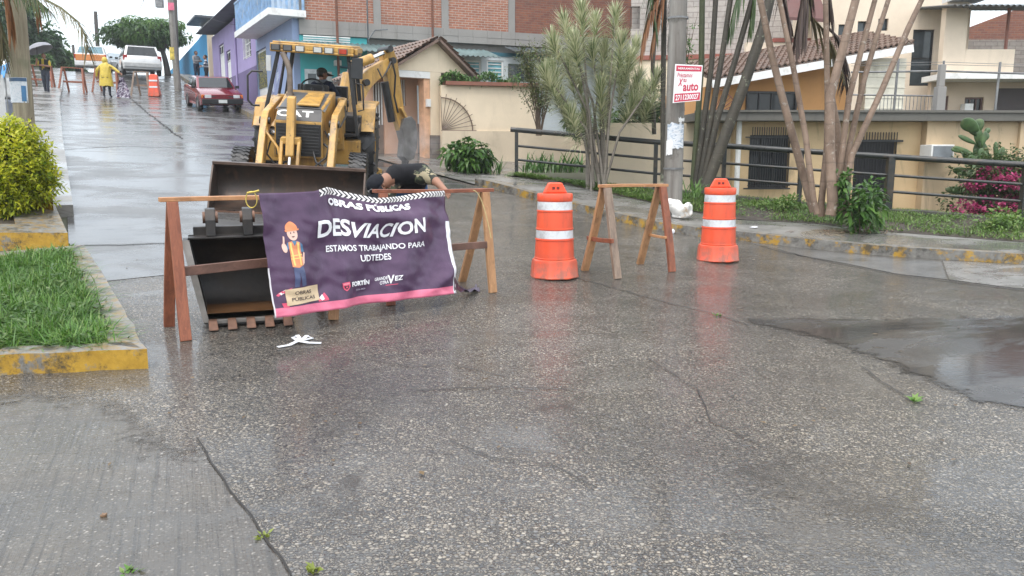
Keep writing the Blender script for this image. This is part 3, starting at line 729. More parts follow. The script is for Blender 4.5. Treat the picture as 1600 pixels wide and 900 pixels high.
for i in range(24):
    xa = xR * i / 24; xb = xR * (i + 1) / 24 - .006; m_.b2(xa, xb, 0 + random.uniform(-.008, .008), .26, zb0 + .02, zb0 + (zb1 - zb0) * .5 - .005); m_.b2(xa, xb, 0 + random.uniform(-.006, .006), .262, zb0 + (zb1 - zb0) * .5, zb1)
m_.build('concrete_beam', CONC, BB)
TEAL = wallmat('turquoise wall', (.07, .42, .44), (.05, .12, .12), .45); TEALD = wallmat('dark teal trim', (.035, .12, .16), (.02, .03, .03), .5)
SHOPW = wallmat('white blue wall', (.55, .60, .62))
xs1 = loc(BB, 575, 100)[0]
holesw = [rect(BB, 728, 94, 753, 130), rect(BB, 762, 94, 788, 130), rect(BB, 795, 100, 835, 128)]
door_h = [(loc(BB, 575, 100)[0] + .3, loc(BB, 640, 100)[0], 0, loc(BB, 600, 92)[1])]
m_ = MB(); wall_holes(m_, 0, xs1, 0, zb0, [rect(BB, 545, 108, 562, 150)], .08, .2); m_.build('shop_wall', TEAL, BB)
zt = loc(BB, 760, 87)[1]
m_ = MB(); wall_holes(m_, xs1, xR, 0, zt, holesw + door_h, .08, .2); m_.build('shop_wall', SHOPW, BB)
m_ = MB(); m_.b2(xs1, xR, .05, .25, zt + .003, zb0 - .25); m_.build('fascia', TEALD, BB)
TQ = plain('turquoise block glass', (.12, .36, .42), .3, .25, 5)
for q in holesw[:2]: window(BB, q, .12, WHITEP, TQ, 1, 6, .06)
window(BB, holesw[2], .12, plain('green frame', (.12, .16, .13), .5), GLASSB, 3, 3, .05)
m_ = MB(); m_.b2(door_h[0][0], door_h[0][1], .2, .24, 0, door_h[0][3]); m_.build('door', DARK, BB)
for q in [rect(BB, 505, 112, 520, 190), rect(BB, 546, 109, 561, 149)]:
    m_ = MB(); m_.b2(q[0], q[1], .03, .077, q[2], q[3]); m_.build('notice_board', plain('board', (.42, .44, .42), .5, .3, 3), BB)
m_ = MB(); q = rect(BB, 478, 108, 500, 200); m_.b2(q[0], q[1], .02, .075, 0.1, q[3]); o = m_.build('door', plain('pale door', (.52, .56, .58), .4), BB)
m_ = MB(); m_.b2(q[0] + .1, q[1] - .1, .005, .019, q[3] - .9, q[3] - .15); m_.build('pane', GLASSB, o)
q = rect(BB, 527, 96, 545, 105); m_ = MB(); m_.b2(q[0], q[1] + .3, -.25, .075, q[2] - .03, q[2] + .02); m_.build('shelf', TEALD, BB)
q = rect(BB, 522, 95, 532, 103); m_ = MB(); m_.b2(q[0], q[1], -.2, .07, q[2], q[3]); m_.build('meter_box', WHITEP, BB)
q = rect(BB, 520, 125, 528, 136); m_ = MB(); m_.b2(q[0], q[1], -.1, .07, q[2], q[3]); m_.build('meter_box', CONC, BB)
# awning of corrugated sheet over the shop
def corrugated(mb, p0, ex, ey, n, amp):
    p0, ex, ey = V(p0), V(ex), V(ey); nn = ex.cross(ey).normalized(); r0, r1 = [], []
    for i in range(n * 4 + 1):
        h = amp * math.sin(i * math.pi / 2); q = p0 + ex * (i / (n * 4)) + nn * h; r0.append(q); r1.append(q + ey)
    mb.grid([r0, r1]); mb.grid([[p - nn * .012 for p in r1], [p - nn * .012 for p in r0]]); return mb
m_ = MB(); corrugated(m_, (-.7, -1.5, zb0 - .62), (xR * .55, 0, 0), (0, 1.52, .42), 40, .025); m_.build('awning', plain('green grey sheet', (.12, .17, .17), .5, .4, 1.5), BB)
m_ = MB(); corrugated(m_, (xR * .55, -1.0, zb0 - .32), (xR * .45, 0, 0), (0, 1.02, .28), 34, .025); m_.build('awning', ZINC, BB)
m_ = MB()
for px in (525, 673): 
    xa = loc(BB, px, 50)[0]; m_.tube([(xa, -.25, 0.1), (xa, -.25, ztop + .3)], .045, 8)
tag(m_.build('pipe', RUST, BB))
m_ = MB(); xa = loc(BB, 573, 50)[0]; m_.tube([(xa, -.2, zb0 - .2), (xa, -.2, zb1 + .6), (xa + .02, -.2, ztop)], .025, 6); m_.tube([(xa, -.2, zb0 - .1), (xa + .25, -.2, zb0 + .25), (xa + .7, -.2, zb0 + .3)], .02, 6); m_.build('conduit', ZINC, BB)
m_ = MB(); xa, xb = loc(BB, 470, 30)[0], loc(BB, 545, 30)[0]
for k in range(4): m_.b2(.1, xb, -.06 - .03 * k, -.03 - .03 * k, zb0 - .28 + .07 * k, zb0 - .24 + .07 * k)
m_.build('white_rail', WHITEP, BB)
# body behind so that it is a solid building
m_ = MB(); m_.b2(.02, xR, .3, 7, 0, ztop - .02); m_.build('rear_wall', CONC, BB)
# ---- houses along the street ------------------------------------------------
sd_ = V((-.48, .877, 0)); c0 = V((-7.43, 28.2, 0)); zst = 3.05
def sp(t): return c0 + sd_ * t
def street_t(px):
    rr = (px - 800) / FPX / (_c + (450 - 100) / FPX * _s); return (rr * c0.y - c0.x) / (sd_.x - rr * sd_.y)
tA, tB, tC = street_t(401), street_t(333), street_t(268)
# each house frame: local x runs from its far end towards the corner, local y points into the plot
def shouse(name, t0, t1, zb, label): 
    r = house(name, sp(t1), sp(t0), zb, label); return r
BH = shouse('blue_house', 0, tA, 2.9, 'periwinkle blue corner house under a balcony with blue railings')
LB = BH['_L']; zsl = loc(BH, 430, 44)[1]
BLUEW = wallmat('periwinkle wall', (.26, .33, .50), (.10, .11, .14), .4); PURP = wallmat('lilac wall', (.33, .27, .48), (.12, .10, .14), .4); PURD = wallmat('dark purple wall', (.14, .105, .22), (.05, .045, .07), .5)
dq = rect(BH, 401, 76, 418, 190); dq = (dq[0], dq[1], .15, dq[3])
m_ = MB(); wall_holes(m_, 0, LB, 0, zsl, [dq], 0, .2); m_.b2(LB - .2, LB - .003, .2, 6.0, 0, zsl - .003); m_.build('wall', BLUEW, BH)
m_ = MB(); m_.b2(dq[0], dq[1], .08, .13, dq[2], dq[3]); o = m_.build('door', WHITEP, BH)
fl = M('flowered door glass'); v_ = fl.vor(14); fl.set(col=fl.mix(fl.mr(v_.outputs[0], .2, .45), (.55, .45, .05), (.05, .06, .03)), rough=.2)
m_ = MB(); m_.b2(dq[0] + .12, dq[1] - .12, .055, .078, dq[2] + 1.15, dq[3] - .1); m_.build('pane', fl.m, o)
m_ = MB(); m_.b2(dq[0] - .2, dq[1] + .2, -.35, -.003, 0, .15); m_.build('doorstep', CONC, BH)
xbl = loc(BH, 368, 48, -.8)[0]; n_ = 26
m_ = MB(); m_.b2(xbl, LB + .35, -.85, .4, zsl + .003, zsl + .22); m_.build('balcony_slab', WHITEP, BH)
BLR = plain('blue rail panel', (.22, .36, .55), .5, .3, 4, dirt=(.4, .42, .42), dirtamt=.7)
m_ = MB(); n_ = 26
for i in range(n_ + 1):
    xa = xbl + .1 + (LB + .15 - xbl) * i / n_; m_.b2(xa - .035, xa + .035, -.8, -.77, zsl + .25, zsl + 1.25)
m_.b2(xbl + .05, LB + .3, -.82, -.75, zsl + 1.25, zsl + 1.31); m_.b2(xbl + .05, LB + .3, -.765, -.75, zsl + .26, zsl + 1.0)
for i in range(7): ya = -.75 + i * .18; m_.b2(LB + .23, LB + .26, ya - .04, ya + .04, zsl + .25, zsl + 1.25)
m_.b2(LB + .22, LB + .28, -.8, .35, zsl + 1.25, zsl + 1.31); m_.build('balcony_railing', BLR, BH)
m_ = MB(); m_.b2(.0, LB - .003, .25, 6, zsl + .22, zsl + 3.2); m_.build('upper_wall', wallmat('pale blue wall', (.42, .52, .62)), BH)
m_ = MB(); m_.b2(.02, LB - .22, .22, 6, 0, zsl - .02); m_.build('rear_wall', BLUEW, BH)
PH = shouse('purple_house', tA, tB, 3.6, 'single storey lilac house with darker purple base and overhanging sheet roof'); LP = PH['_L']
zr = loc(PH, 345, 47)[1]
wq = rect(PH, 381, 55, 392, 91); d1 = rect(PH, 354, 78, 361, 125); d1 = (d1[0], d1[1], .1, d1[3]); d2 = rect(PH, 343, 68, 351, 125); d2 = (d2[0], d2[1], .1, d2[3])
zd = loc(PH, 390, 107)[1]
m_ = MB(); wall_holes(m_, 0, LP - .003, zd, zr, [wq, (d1[0], d1[1], zd, d1[3]), (d2[0], d2[1], zd, d2[3])], 0, .2); m_.b2(.0, LP - .01, .203, 6, 0, zr - .05); m_.build('wall', PURP, PH)
m_ = MB(); wall_holes(m_, 0, LP - .003, 0, zd - .003, [(d1[0], d1[1], 0, zd - .003), (d2[0], d2[1], 0, zd - .003)], -.01, .2); m_.build('wall_base', PURD, PH)
for q in (d1, d2):
    m_ = MB(); m_.b2(q[0] + .03, q[1] - .03, .06, .11, .1, q[3] - .5); m_.b2(q[0] + .03, q[1] - .03, .063, .10, q[3] - .47, q[3] - .03); o = m_.build('door', WHITEP, PH)
    m_ = MB(); 
    for k in range(3): xa = q[0] + (q[1] - q[0]) * (k + .5) / 3; m_.b2(xa - .12, xa + .12, .045, .059, q[3] - .42, q[3] - .1)
    m_.build('pane', GLASS, o)
window(PH, wq, .05, WHITEP, GLASSB, 2, 3, .05, grille=(6, .0, -.05), gm=WHITEP)
m_ = MB(); corrugated(m_, (-.2, -.75, zr + .15), (LP + .1, 0, 0), (0, 3.4, .10), 40, .03); m_.build('roof', ZINC, PH)
m_ = MB(); m_.tube([(LP * .62, -.05, 0), (LP * .62, -.05, zr)], .05, 8); m_.build('drainpipe', PURP, PH)
m_ = MB(); m_.tube([(LP * .7, 1, zr), (LP * .7, 1, zr + 3.2)], .03, 6); m_.build('antenna_mast', ZINC, PH)
BW = shouse('blue_wall', tB + .05, tC + 6, 4.3, 'long bright blue street wall with a white scrollwork gate end'); tag(BW, cat='wall'); LW = BW['_L']
zw = loc(BW, 300, 72)[1]
BLW = wallmat('bright blue wall', (.03, .24, .46), (.02, .06, .12), .4)
m_ = MB(); m_.add([(0, 0, 0), (LW - 1.2, 0, 0), (LW - 1.2, 0, zw + .15), (0, 0, zw - .5), (0, .2, 0), (LW - 1.2, .2, 0), (LW - 1.2, .2, zw + .15), (0, .2, zw - .5)], [[0, 1, 2, 3], [5, 4, 7, 6], [3, 2, 6, 7], [0, 3, 7, 4], [1, 5, 6, 2]]); m_.build('wall', BLW, BW)
m_ = MB(); m_.b2(LW - 1.19, LW - .9, -.05, .25, 0, zw + .3); m_.build('gate_post', wallmat('cream post', (.62, .52, .38)), BW)
m_ = MB(); xg = LW - 5.0
for k in range(9):
    xa = xg + .35 + k * .38; m_.tube([(xa + .22 * math.cos(a * .52), .1, zw + .42 + .16 * math.sin(a * .52)) for a in range(13)], .022, 5)
m_.tube([(xg, .1, zw + .18), (LW - 1.2, .1, zw + .2)], .025, 5); m_.tube([(xg, .1, zw + .62), (LW - 1.2, .1, zw + .64)], .025, 5)
m_.build('scrollwork', WHITEP, BW)
m_ = MB(); m_.b2(LW - 3.6, LW - .3, -.7, .4, zw + .62, zw + .72)
for xa in (LW - 3.3, LW - .8): m_.tube([(xa, .1, zw), (xa, .1, zw + .62)], .05, 6)
m_.build('canopy', plain('dark canopy sheet', (.06, .07, .085), .5), BW)
# ---- gatehouse ------------------------------------------------
gz = 1.28
CREAM = wallmat('cream render', (.74, .62, .46), (.32, .26, .19), .35); SALM = wallmat('salmon render', (.62, .39, .28), (.25, .15, .10), .3)
GH = house('gatehouse', at(612, 200, 19.4), at(730, 200, 20.6), gz, 'small cream and salmon gatehouse with gabled clay tile roof behind the digger arm', 'gatehouse')
LG = GH['_L']; ze = loc(GH, 640, 110)[1]; za = loc(GH, 680, 64)[1]; xa_ = loc(GH, 680, 64)[0]
ROOF = roofmat('brown clay tiles', (.115, .075, .055), (.19, .12, .09))
pl = rect(GH, 673, 112, 690, 250)
dep = 2.6
m_ = MB(); m_.prism([(-.05, ze), (LG + .05, ze), (xa_, za)], 0, .16, 'y'); m_.build('gable', CREAM, GH)
m_ = MB(); m_.b2(pl[0], pl[1], .0, .26, 0, ze - .003); m_.build('pillar', CREAM, GH)
m_ = MB(); m_.b2(pl[0] - .03, pl[1] + .03, -.04, .30, 0, .75); m_.jit(.012); m_.build('stone_base', brickmat('rough stone', (.16, .13, .10), (.10, .085, .07), (.05, .045, .04), 1.6), GH)
m_ = MB(); m_.b2(pl[0] - .16, pl[0] - .003, .03, .3, 0, ze - .004); m_.build('pillar', plain('orange render', (.62, .36, .22), .7), GH)
# recessed salmon front with grilles
q1, q2, q3 = rect(GH, 584, 128, 601, 230, .9), rect(GH, 617, 124, 634, 165, .9), rect(GH, 652, 133, 668, 240, .9)
xl = loc(GH, 566, 150, .9)[0]
m_ = MB(); wall_holes(m_, xl, pl[1], 0, ze, [(q1[0], q1[1], .0, q1[3]), q2, (q3[0], q3[1], 0, q3[3])], .9, .18); m_.build('wall', SALM, GH)
GR = plain('grey brown door', (.22, .17, .14), .5)
for q, z1 in ((q1, 1.0), (q3, 1.05)):
    m_ = MB(); m_.b2(q[0], q[1], .97, 1.0, 0, z1); o = m_.build('gate', GR, GH)
    b_ = MB()
    n_ = max(4, int((q[1] - q[0]) / .07))
    for k in range(n_): xa = q[0] + (q[1] - q[0]) * (k + .5) / n_; b_.b2(xa - .016, xa + .016, .965, .99, z1 + .003, q[3])
    b_.build('bar', WHITEP, o)
b_ = MB()
for k in range(5): xa = q2[0] + (q2[1] - q2[0]) * (k + .5) / 5; b_.b2(xa - .016, xa + .016, .93, .95, q2[2], q2[3])
b_.build('window_bars', WHITEP, GH)
m_ = MB(); m_.b2(xl, pl[1], 1.5, 1.6, 0, ze); m_.build('inner_wall', plain('dim wall', (.25, .17, .13), .8), GH)
m_ = MB(); m_.b2(xl - .15, xl - .003, .9, 1.3, 0, ze - .01); m_.build('side_wall', SALM, GH)
m_ = MB(); m_.b2(-.3, pl[0], .0, .14, ze - .16, ze - .005); m_.build('eave_beam', WHITEP, GH)
sl = V((0, dep + .6, 0)); dp = 2.9
tile_roof(GH, (-.32, -.22, ze - .12), (0, dp, 0), V((xa_, 0, za + .05)) - V((-.32, 0, ze - .12)), 16, 7, ROOF)
tile_roof(GH, (LG + .25, -.22, ze - .12), (0, dp, 0), V((xa_, 0, za + .05)) - V((LG + .25, 0, ze - .12)), 16, 7, ROOF)
m_ = MB(); m_.b2(pl[0] - .12, pl[0] - .02, -.06, -.003 + .03, 1.42, 1.60); m_.build('intercom', WHITEP, GH)
# ---- garden wall
GW = house('garden_wall', at(690, 200, 19.9), at(1060, 200, 21.6), 1.0, 'cream garden wall with an iron fan ornament and a lower dark stained plinth', 'wall')
LGW = GW['_L']; zh = loc(GW, 740, 134)[1]; zl = loc(GW, 900, 206)[1]; xh = loc(GW, 842, 200)[0]
m_ = MB(); m_.b2(0, xh, 0, .2, -.6, zh); m_.b2(xh + .003, LGW + 3, 0.04, .2, -.8, zl); m_.build('wall', CREAM, GW)
m_ = MB(); xq = loc(GW, 700, 205)[0]; m_.b2(.0, LGW + 3, -.06, -.003, -.6, zl - .003); m_.build('wall_base', wallmat('stained cream', (.60, .50, .37), (.17, .14, .10), .5), GW)
m_ = MB(); m_.b2(0, LGW + 3, -.12, -.063, -.6, .30); m_.jit(.01); m_.build('plinth', plain('dark stone plinth', (.07, .065, .055), .7, .5, 3, bump=.6, bscale=9), GW)
m_ = MB(); m_.b2(.1, xh, -.12, .3, zh + .003, zh + .09); m_.build('planter_trough', plain('terracotta trough', (.22, .09, .06), .7), GW)
fx, fzz = loc(GW, 689, 204); rr = loc(GW, 738, 204)[0] - fx; m_ = MB()
for k in range(1, 11):
    a = R(9 * k); rl = rr * (1.12 if k % 2 else 1.05); m_.tube([(fx + .02, -.04, fzz + .02), (fx + rl * math.cos(a), -.04, fzz + rl * math.sin(a))], .008, 5)
m_.tube([(fx + rr * math.cos(R(a)), -.04, fzz + rr * math.sin(R(a))) for a in range(0, 91, 6)], .016, 6); m_.tube([(fx, -.04, fzz), (fx + rr * 1.12, -.04, fzz)], .014, 6)
m_.build('fan_ornament', plain('bronze iron', (.16, .11, .08), .5), GW)
# ---- yellow sunken house right -------------------------------------------------
OCH = wallmat('ochre render', (.64, .47, .27), (.10, .08, .055), .95); OCH2 = wallmat('stained ochre', (.58, .44, .28), (.10, .085, .065), .9)
YH = house('ochre_house', at(1148, 200, 16.9), at(1440, 200, 17.0), 0.1, 'low ochre house behind the railing with barred window and mossy flat roof', 'house')
LY = YH['_L']; zr_ = loc(YH, 1300, 190)[1]; zr2 = loc(YH, 1300, 179)[1]; xe = loc(YH, 1750, 200)[0]
wq = rect(YH, 1170, 211, 1232, 294); dq = rect(YH, 1333, 218, 1397, 330)
m_ = MB(); wall_holes(m_, 0, LY, -.4, zr_, [wq, (dq[0], dq[1], -.1, dq[3])], 0, .22); m_.build('wall', OCH, YH)
m_ = MB(); m_.b2(LY + .003, xe, -.22, .1, -.4, zr_); m_.b2(LY + 1.9, LY + 2.05, -.30, -.223, -.4, zr_ - .003); m_.build('projecting_wall', OCH2, YH)
m_ = MB(); m_.b2(-.9, xe, -.42, 2.2, zr_ + .003, zr2 + .02); m_.b2(-.9, xe, -.45, -.2, zr2 + .02, zr2 + .07); m_.jit(.006); m_.build('roof_slab', CONCD, YH)
m_ = MB(); m_.b2(.01, xe, 1.2, 1.3, -.4, zr_ - .02); m_.build('inner_wall', DARK, YH)
m_ = MB(); m_.b2(-2.6, -.003, .5, .7, -.4, zr_ - .01); m_.b2(-.003, .2, .225, .69, -.4, zr_ - .012); m_.build('return_wall', CREAM, YH)
window(YH, wq, .10, BLACKM, GLASS, 3, 1, .05, grille=(17, .16, -.09), gm=BLACKM)
m_ = MB(); m_.b2(wq[0] - .12, wq[1] + .02, -.12, -.08, wq[3] - .06, wq[3] - .035); m_.b2(wq[0] - .12, wq[1] + .02, -.12, -.08, wq[2] - .02, wq[2] + .01); m_.build('grille_rail', BLACKM, YH)
m_ = MB(); m_.b2(dq[0], dq[1], .1, .15, -.1, dq[3]); o = m_.build('door', plain('dark door', (.02, .02, .024), .4), YH)
g_ = MB()
for k in range(15): xa = dq[0] + (dq[1] - dq[0]) * (k + .5) / 15; g_.tube([(xa, -.06, 0), (xa, -.06, dq[3] + .15)], .010, 5)
g_.b2(dq[0] - .03, dq[1] + .1, -.08, -.05, dq[3] - .05, dq[3] - .01); g_.build('grille', BLACKM, o)
m_ = MB(); xa = loc(YH, 1150, 250)[0]; m_.tube([(xa, -.12, -.4), (xa, -.12, zr_)], .055, 10); m_.build('drainpipe', WHITEP, YH)
q = rect(YH, 1452, 226, 1488, 249, -.6); a_ = empty('air_conditioner', YH.matrix_basis @ V((q[0], -.22, q[2])), YH.rotation_euler.z); tag(a_, 'white window air conditioner sticking out of the stained ochre wall', 'air conditioner')
w_, h_ = q[1] - q[0], q[3] - q[2]
m_ = MB(); m_.b2(0, w_, -.45, -.003, 0, h_); m_.build('casing', WHITEP, a_, bevel=.012)
m_ = MB(); m_.b2(w_ * .08, w_ * .92, -.462, -.453, h_ * .1, h_ * .9); m_.build('grille', plain('grey coil', (.20, .22, .24), .5), a_)
# ---- orange annex with sloping tiled roof ----------------------------------------
OA = house('orange_annex', at(1085, 150, 19.8), at(1385, 150, 20.4), 1.8, 'orange house with dark windows under a sloping clay tile roof with a white fascia', 'house')
LO = OA['_L']; e0 = loc(OA, 1095, 129); e1 = loc(OA, 1398, 75); tp0 = loc(OA, 1190, 98); 
ORN = wallmat('orange render', (.62, .32, .12), (.25, .15, .08), .4)
q = rect(OA, 1165, 143, 1244, 178)
wz = lambda x: e0[1] + (e1[1] - e0[1]) * (x - e0[0]) / (e1[0] - e0[0]) - .12
xw0, xw1 = loc(OA, 1090, 150)[0], loc(OA, 1322, 150)[0]
m_ = MB(); m_.add([(xw0, 0, 0), (xw1, 0, 0), (xw1, 0, wz(xw1)), (xw0, 0, wz(xw0)), (xw0, 3, 0), (xw1, 3, 0), (xw1, 3, wz(xw1)), (xw0, 3, wz(xw0))], [[0, 1, 2, 3], [1, 5, 6, 2], [0, 3, 7, 4], [4, 7, 6, 5]]); m_.build('wall', ORN, OA)
o = window(OA, q, -.06, BLACKM, GLASS, 4, 1, .05)
m_ = MB(); m_.bar((e0[0], -.75, e0[1] - .09), (e1[0], -.75, e1[1] - .09), .05, .2, (0, 0, 1)); m_.build('fascia', WHITEP, OA)
ex = V((e1[0] - e0[0], 0, e1[1] - e0[1])); tile_roof(OA, (e0[0], -.78, e0[1] + .01), ex, V((.2, 2.6, .62)), 34, 9, ROOF)
m_ = MB(); m_.b2(xw1 + .3, xw1 + 1.3, -.35, -.003, .45, 2.05)
for k in range(6): m_.b2(xw1 + .29, xw1 + 1.31, -.365, -.345, .6 + k * .25, .63 + k * .25)
tk = m_.build('water_tank', plain('cream tank', (.70, .66, .54), .5, .1, 3, dirt=(.3, .27, .2)), origin=None); tk.location = OA.location; tk.rotation_euler = OA.rotation_euler; tag(tk, 'boxy cream ribbed water tank beside the orange house', 'water tank')
m_ = MB(); m_.b2(xw1 + .1, xw1 + 1.6, -.45, -.0, .05, .44); t2 = m_.build('tank_stand', CONCD); t2.location = OA.location; t2.rotation_euler = OA.rotation_euler; tag(t2, 'dark low masonry stand under the cream water tank', 'stand')
fx, fzz = 1121, 178; x0_, z0_ = loc(OA, 1112, 181, -.9); m_ = MB()
for k in range(9): a = R(5 + 10 * k); m_.tube([(x0_, -.9, z0_), (x0_ + .62 * math.cos(a), -.9, z0_ + .62 * math.sin(a))], .012, 5)
m_.tube([(x0_ + .62 * math.cos(R(a)), -.9, z0_ + .62 * math.sin(R(a))) for a in range(0, 91, 6)], .016, 5); m_.build('fan_ornament', RUST, OA)
# ---- cream tower house -----------------------------------------------------------
CRW = wallmat('pale cream render', (.76, .64, .50), (.40, .33, .25), .28)
CT = house('cream_house', at(1270, 100, 24.6), at(1510, 100, 24.6), 1.5, 'tall pale cream house with three tiny windows and one tall dark window', 'house')
LC = CT['_L']; H = 9.5
hw = [rect(CT, 1310, 38, 1324, 55), rect(CT, 1340, 33, 1354, 52), rect(CT, 1372, 29, 1388, 48), rect(CT, 1424, 46, 1458, 134)]
m_ = MB(); wall_holes(m_, 0, LC, 0, H, hw, 0, .2); m_.b2(0, LC, .9, 5, 0, H - .01); m_.build('wall', CRW, CT)
for q in hw[:3]: window(CT, q, .08, BLACKM, GLASSB, 1, 1, .03)
window(CT, hw[3], .08, BLACKM, GLASSB, 1, 2, .04)
x0_, z0_ = loc(CT, 1213, 64); x1_ = loc(CT, 1275, 64)[0]
m_ = MB(); m_.b2(x0_ - .8, -.003, .3, .5, 0, z0_); m_.build('side_wall', CRW, CT)
m_ = MB(); m_.b2(x0_, -.01, .25, .55, z0_ + .003, z0_ + .12); m_.build('coping', plain('red coping', (.25, .07, .05), .6), CT)
m_ = MB(); xa, zaa = loc(CT, 1218, 20); xb = loc(CT, 1278, 20)[0]; m_.add([(xa, -.8, zaa - .25), (xb, -.8, zaa - .3), (xb, .2, zaa + .75), (xa + .25, .2, zaa + .5), (xa, -.8, zaa - .33), (xb, -.8, zaa - .4), (xb, .2, zaa + .62), (xa + .25, .2, zaa + .4)], [[0, 1, 2, 3], [7, 6, 5, 4], [0, 4, 5, 1], [1, 5, 6, 2], [0, 3, 7, 4]]); m_.build('porch_roof', plain('maroon roof', (.11, .045, .04), .5), CT)
# right wing, terrace
RW_ = house('cream_terrace', at(1472, 100, 23.4), at(1640, 100, 23.4), 1.5, 'cream wing with open roof terrace, white canopy slab and two small barred openings', 'house')
xe2 = loc(RW_, 1720, 100)[0]; zc0, zc1 = loc(RW_, 1500, 126)[1], loc(RW_, 1500, 117)[1]; zt0 = loc(RW_, 1550, 77)[1]; ztp = loc(RW_, 1500, 3)[1]
xo0, xo1 = loc(RW_, 1511, 50)[0], loc(RW_, 1575, 50)[0]
lq = [rect(RW_, 1472, 148, 1496, 176), rect(RW_, 1522, 150, 1552, 176)]
m_ = MB(); wall_holes(m_, 0, xo0, zc1 + .003, ztp, [], .0, .25); m_.b2(xo0 + .003, xo1 + .25, .0, .22, zc1 + .003, zt0); m_.build('upper_wall', CRW, RW_)
m_ = MB(); wall_holes(m_, 0, xe2, 0, zc0, lq, .5, .2); m_.build('lower_wall', wallmat('dim cream', (.62, .50, .38), (.3, .24, .17), .4), RW_)
m_ = MB(); m_.b2(-.2, xe2, -.55, .7, zc0 + .003, zc1); m_.build('canopy_slab', WHITEP, RW_)
for q in lq: window(RW_, q, .55, plain('brown frame', (.10, .05, .04), .5), GLASS, 3, 1, .05)
m_ = MB(); q = rect(RW_, 1572, 136, 1600, 180); m_.b2(q[0], xe2, .42, .497, 0, q[3]); m_.build('door', plain('dark brown shutter', (.035, .022, .02), .5), RW_)
m_ = MB(); q = rect(RW_, 1506, 162, 1519, 177, .3); m_.b2(q[0], q[1], .25, .49, q[2], q[3]); m_.build('water_heater', WHITEP, RW_)
m_ = MB(); corrugated(m_, (-.3, -.9, ztp - .25), (xe2 + .3, 0, 0), (0, 3.2, .45), 30, .03); m_.build('terrace_roof', ZINC, RW_)
m_ = MB(); m_.b2(0, xo0 + .3, -.5, .3, ztp + .003, ztp + .18); m_.build('roof_slab', WHITEP, RW_)
m_ = MB(); xa = loc(RW_, 1576, 60)[0]; m_.tube([(xa, .1, zt0), (xa, .1, ztp - .1)], .05, 6); m_.build('post', plain('red post', (.25, .10, .07), .5), RW_)
# far brick wall behind the terrace
FB = house('far_brick_house', at(1490, 60, 31), at(1680, 60, 31), 2.2, 'weathered red brick house end seen through the terrace opening', 'house')
q = loc(FB, 1500, 30); qb = loc(FB, 1560, 62)
m_ = MB(); m_.prism([(0, 0), (9, 0), (9, q[1] + 1.2), (3.2, q[1] + .7), (0, q[1] - .5)], 0, .3, 'y'); m_.build('wall', BRICKD, FB)
m_ = MB(); m_.b2(0, 9, -.05, -.003, 0, qb[1]); m_.build('block_wall', brickmat('grey block', (.30, .27, .24), (.22, .2, .18), (.15, .14, .12), 1.8), FB)
# railing and wire on the flat roof
RL = empty('roof_fence', YH.matrix_basis @ V((LY * .55, .3, zr2 + .02)), YH.rotation_euler.z); tag(RL, 'thin steel posts strung with wire along the flat ochre roof', 'wire fence')
STEEL = plain('galvanised steel', (.20, .20, .20), .45, .3, 8, metal=.6)
def rl(px, py, y=.3): 
    a = loc(YH, px, py, y); return V((a[0] - LY * .55, 0, a[1] - zr2 - .02))
for (px, py, pxb) in ((1404, 92, 1396), (1475, 95, 1468), (1563, 97, 1554)):
    m_ = MB(); b_ = rl(pxb, 178); b_.z = 0; m_.tube([b_, rl(px, py)], .025, 6); m_.build('post', STEEL, RL)
m_ = MB(); m_.tube([rl(1330, 113), rl(1475, 111), rl(1563, 114), rl(1700, 118)], .022, 6); m_.tube([rl(1330, 103), rl(1475, 101), rl(1563, 103), rl(1700, 106)], .005, 4); m_.tube([rl(1330, 99), rl(1475, 97), rl(1563, 100), rl(1700, 103)], .005, 4); m_.build('top_rail', STEEL, RL)
m_ = MB(); m_.tube([rl(1322, 148), rl(1460, 150)], .018, 5)
for k in range(15):
    p = rl(1376 + k * 5.8, 149); m_.tube([(p.x, 0, 0), p], .008, 4)
m_.build('balusters', STEEL, RL)
pc = empty('concrete_post', YH.matrix_basis @ V((*[loc(YH, 1466, 176, .1)[0]], .1, zr2 + .02)), YH.rotation_euler.z)
m_ = MB(); m_.b2(-.09, .09, -.09, .09, 0, .55); m_.b2(-.06, .06, -.06, .06, .553, 1.0); o = m_.build('shaft', CONC, pc, bevel=.01); tag(pc, 'short rough concrete post on the flat ochre roof', 'post')
# ---- pale block building ------------------------------------------------------------
BLK = brickmat('pale concrete block', (.50, .46, .42), (.42, .39, .36), (.27, .25, .23), 2.0)
PB = house('block_building', at(985, 60, 27.5), at(1260, 60, 26.5), 1.7, 'unfinished pale concrete block building rising behind the palms', 'building')
LPB = PB['_L']; zq = loc(PB, 1150, 84)[1]
bw = rect(PB, 1046, 2, 1062, 42); 
m_ = MB(); wall_holes(m_, 0, LPB + 1.5, zq, zq + 5, [bw, rect(PB, 985, 10, 1000, 45)], 0, .25); m_.b2(0, LPB + 1.5, .8, 4, 0, zq + 4.9); m_.build('upper_wall', BLK, PB)
m_ = MB(); m_.b2(0, LPB + 1.2, -.05, .2, 0, zq - .15); m_.build('lower_wall', CREAM, PB)
m_ = MB(); m_.b2(0, LPB + 1.2, -.12, .22, zq - .147, zq - .003); m_.build('ledge', plain('red coping', (.25, .08, .055), .6), PB)
window(PB, bw, .1, WHITEP, GLASSB, 2, 3, .06)
DK = house('dark_house', at(880, 40, 34.5), at(1012, 40, 33.5), 2.4, 'dark grey upper storey with pale window frames behind the spiky shrub', 'house')
zq = loc(DK, 950, 60)[1]
m_ = MB(); m_.b2(0, DK['_L'], 0, 3, 0, 9.5); m_.build('wall', wallmat('slate wall', (.075, .08, .09), (.03, .03, .03), .4), DK)
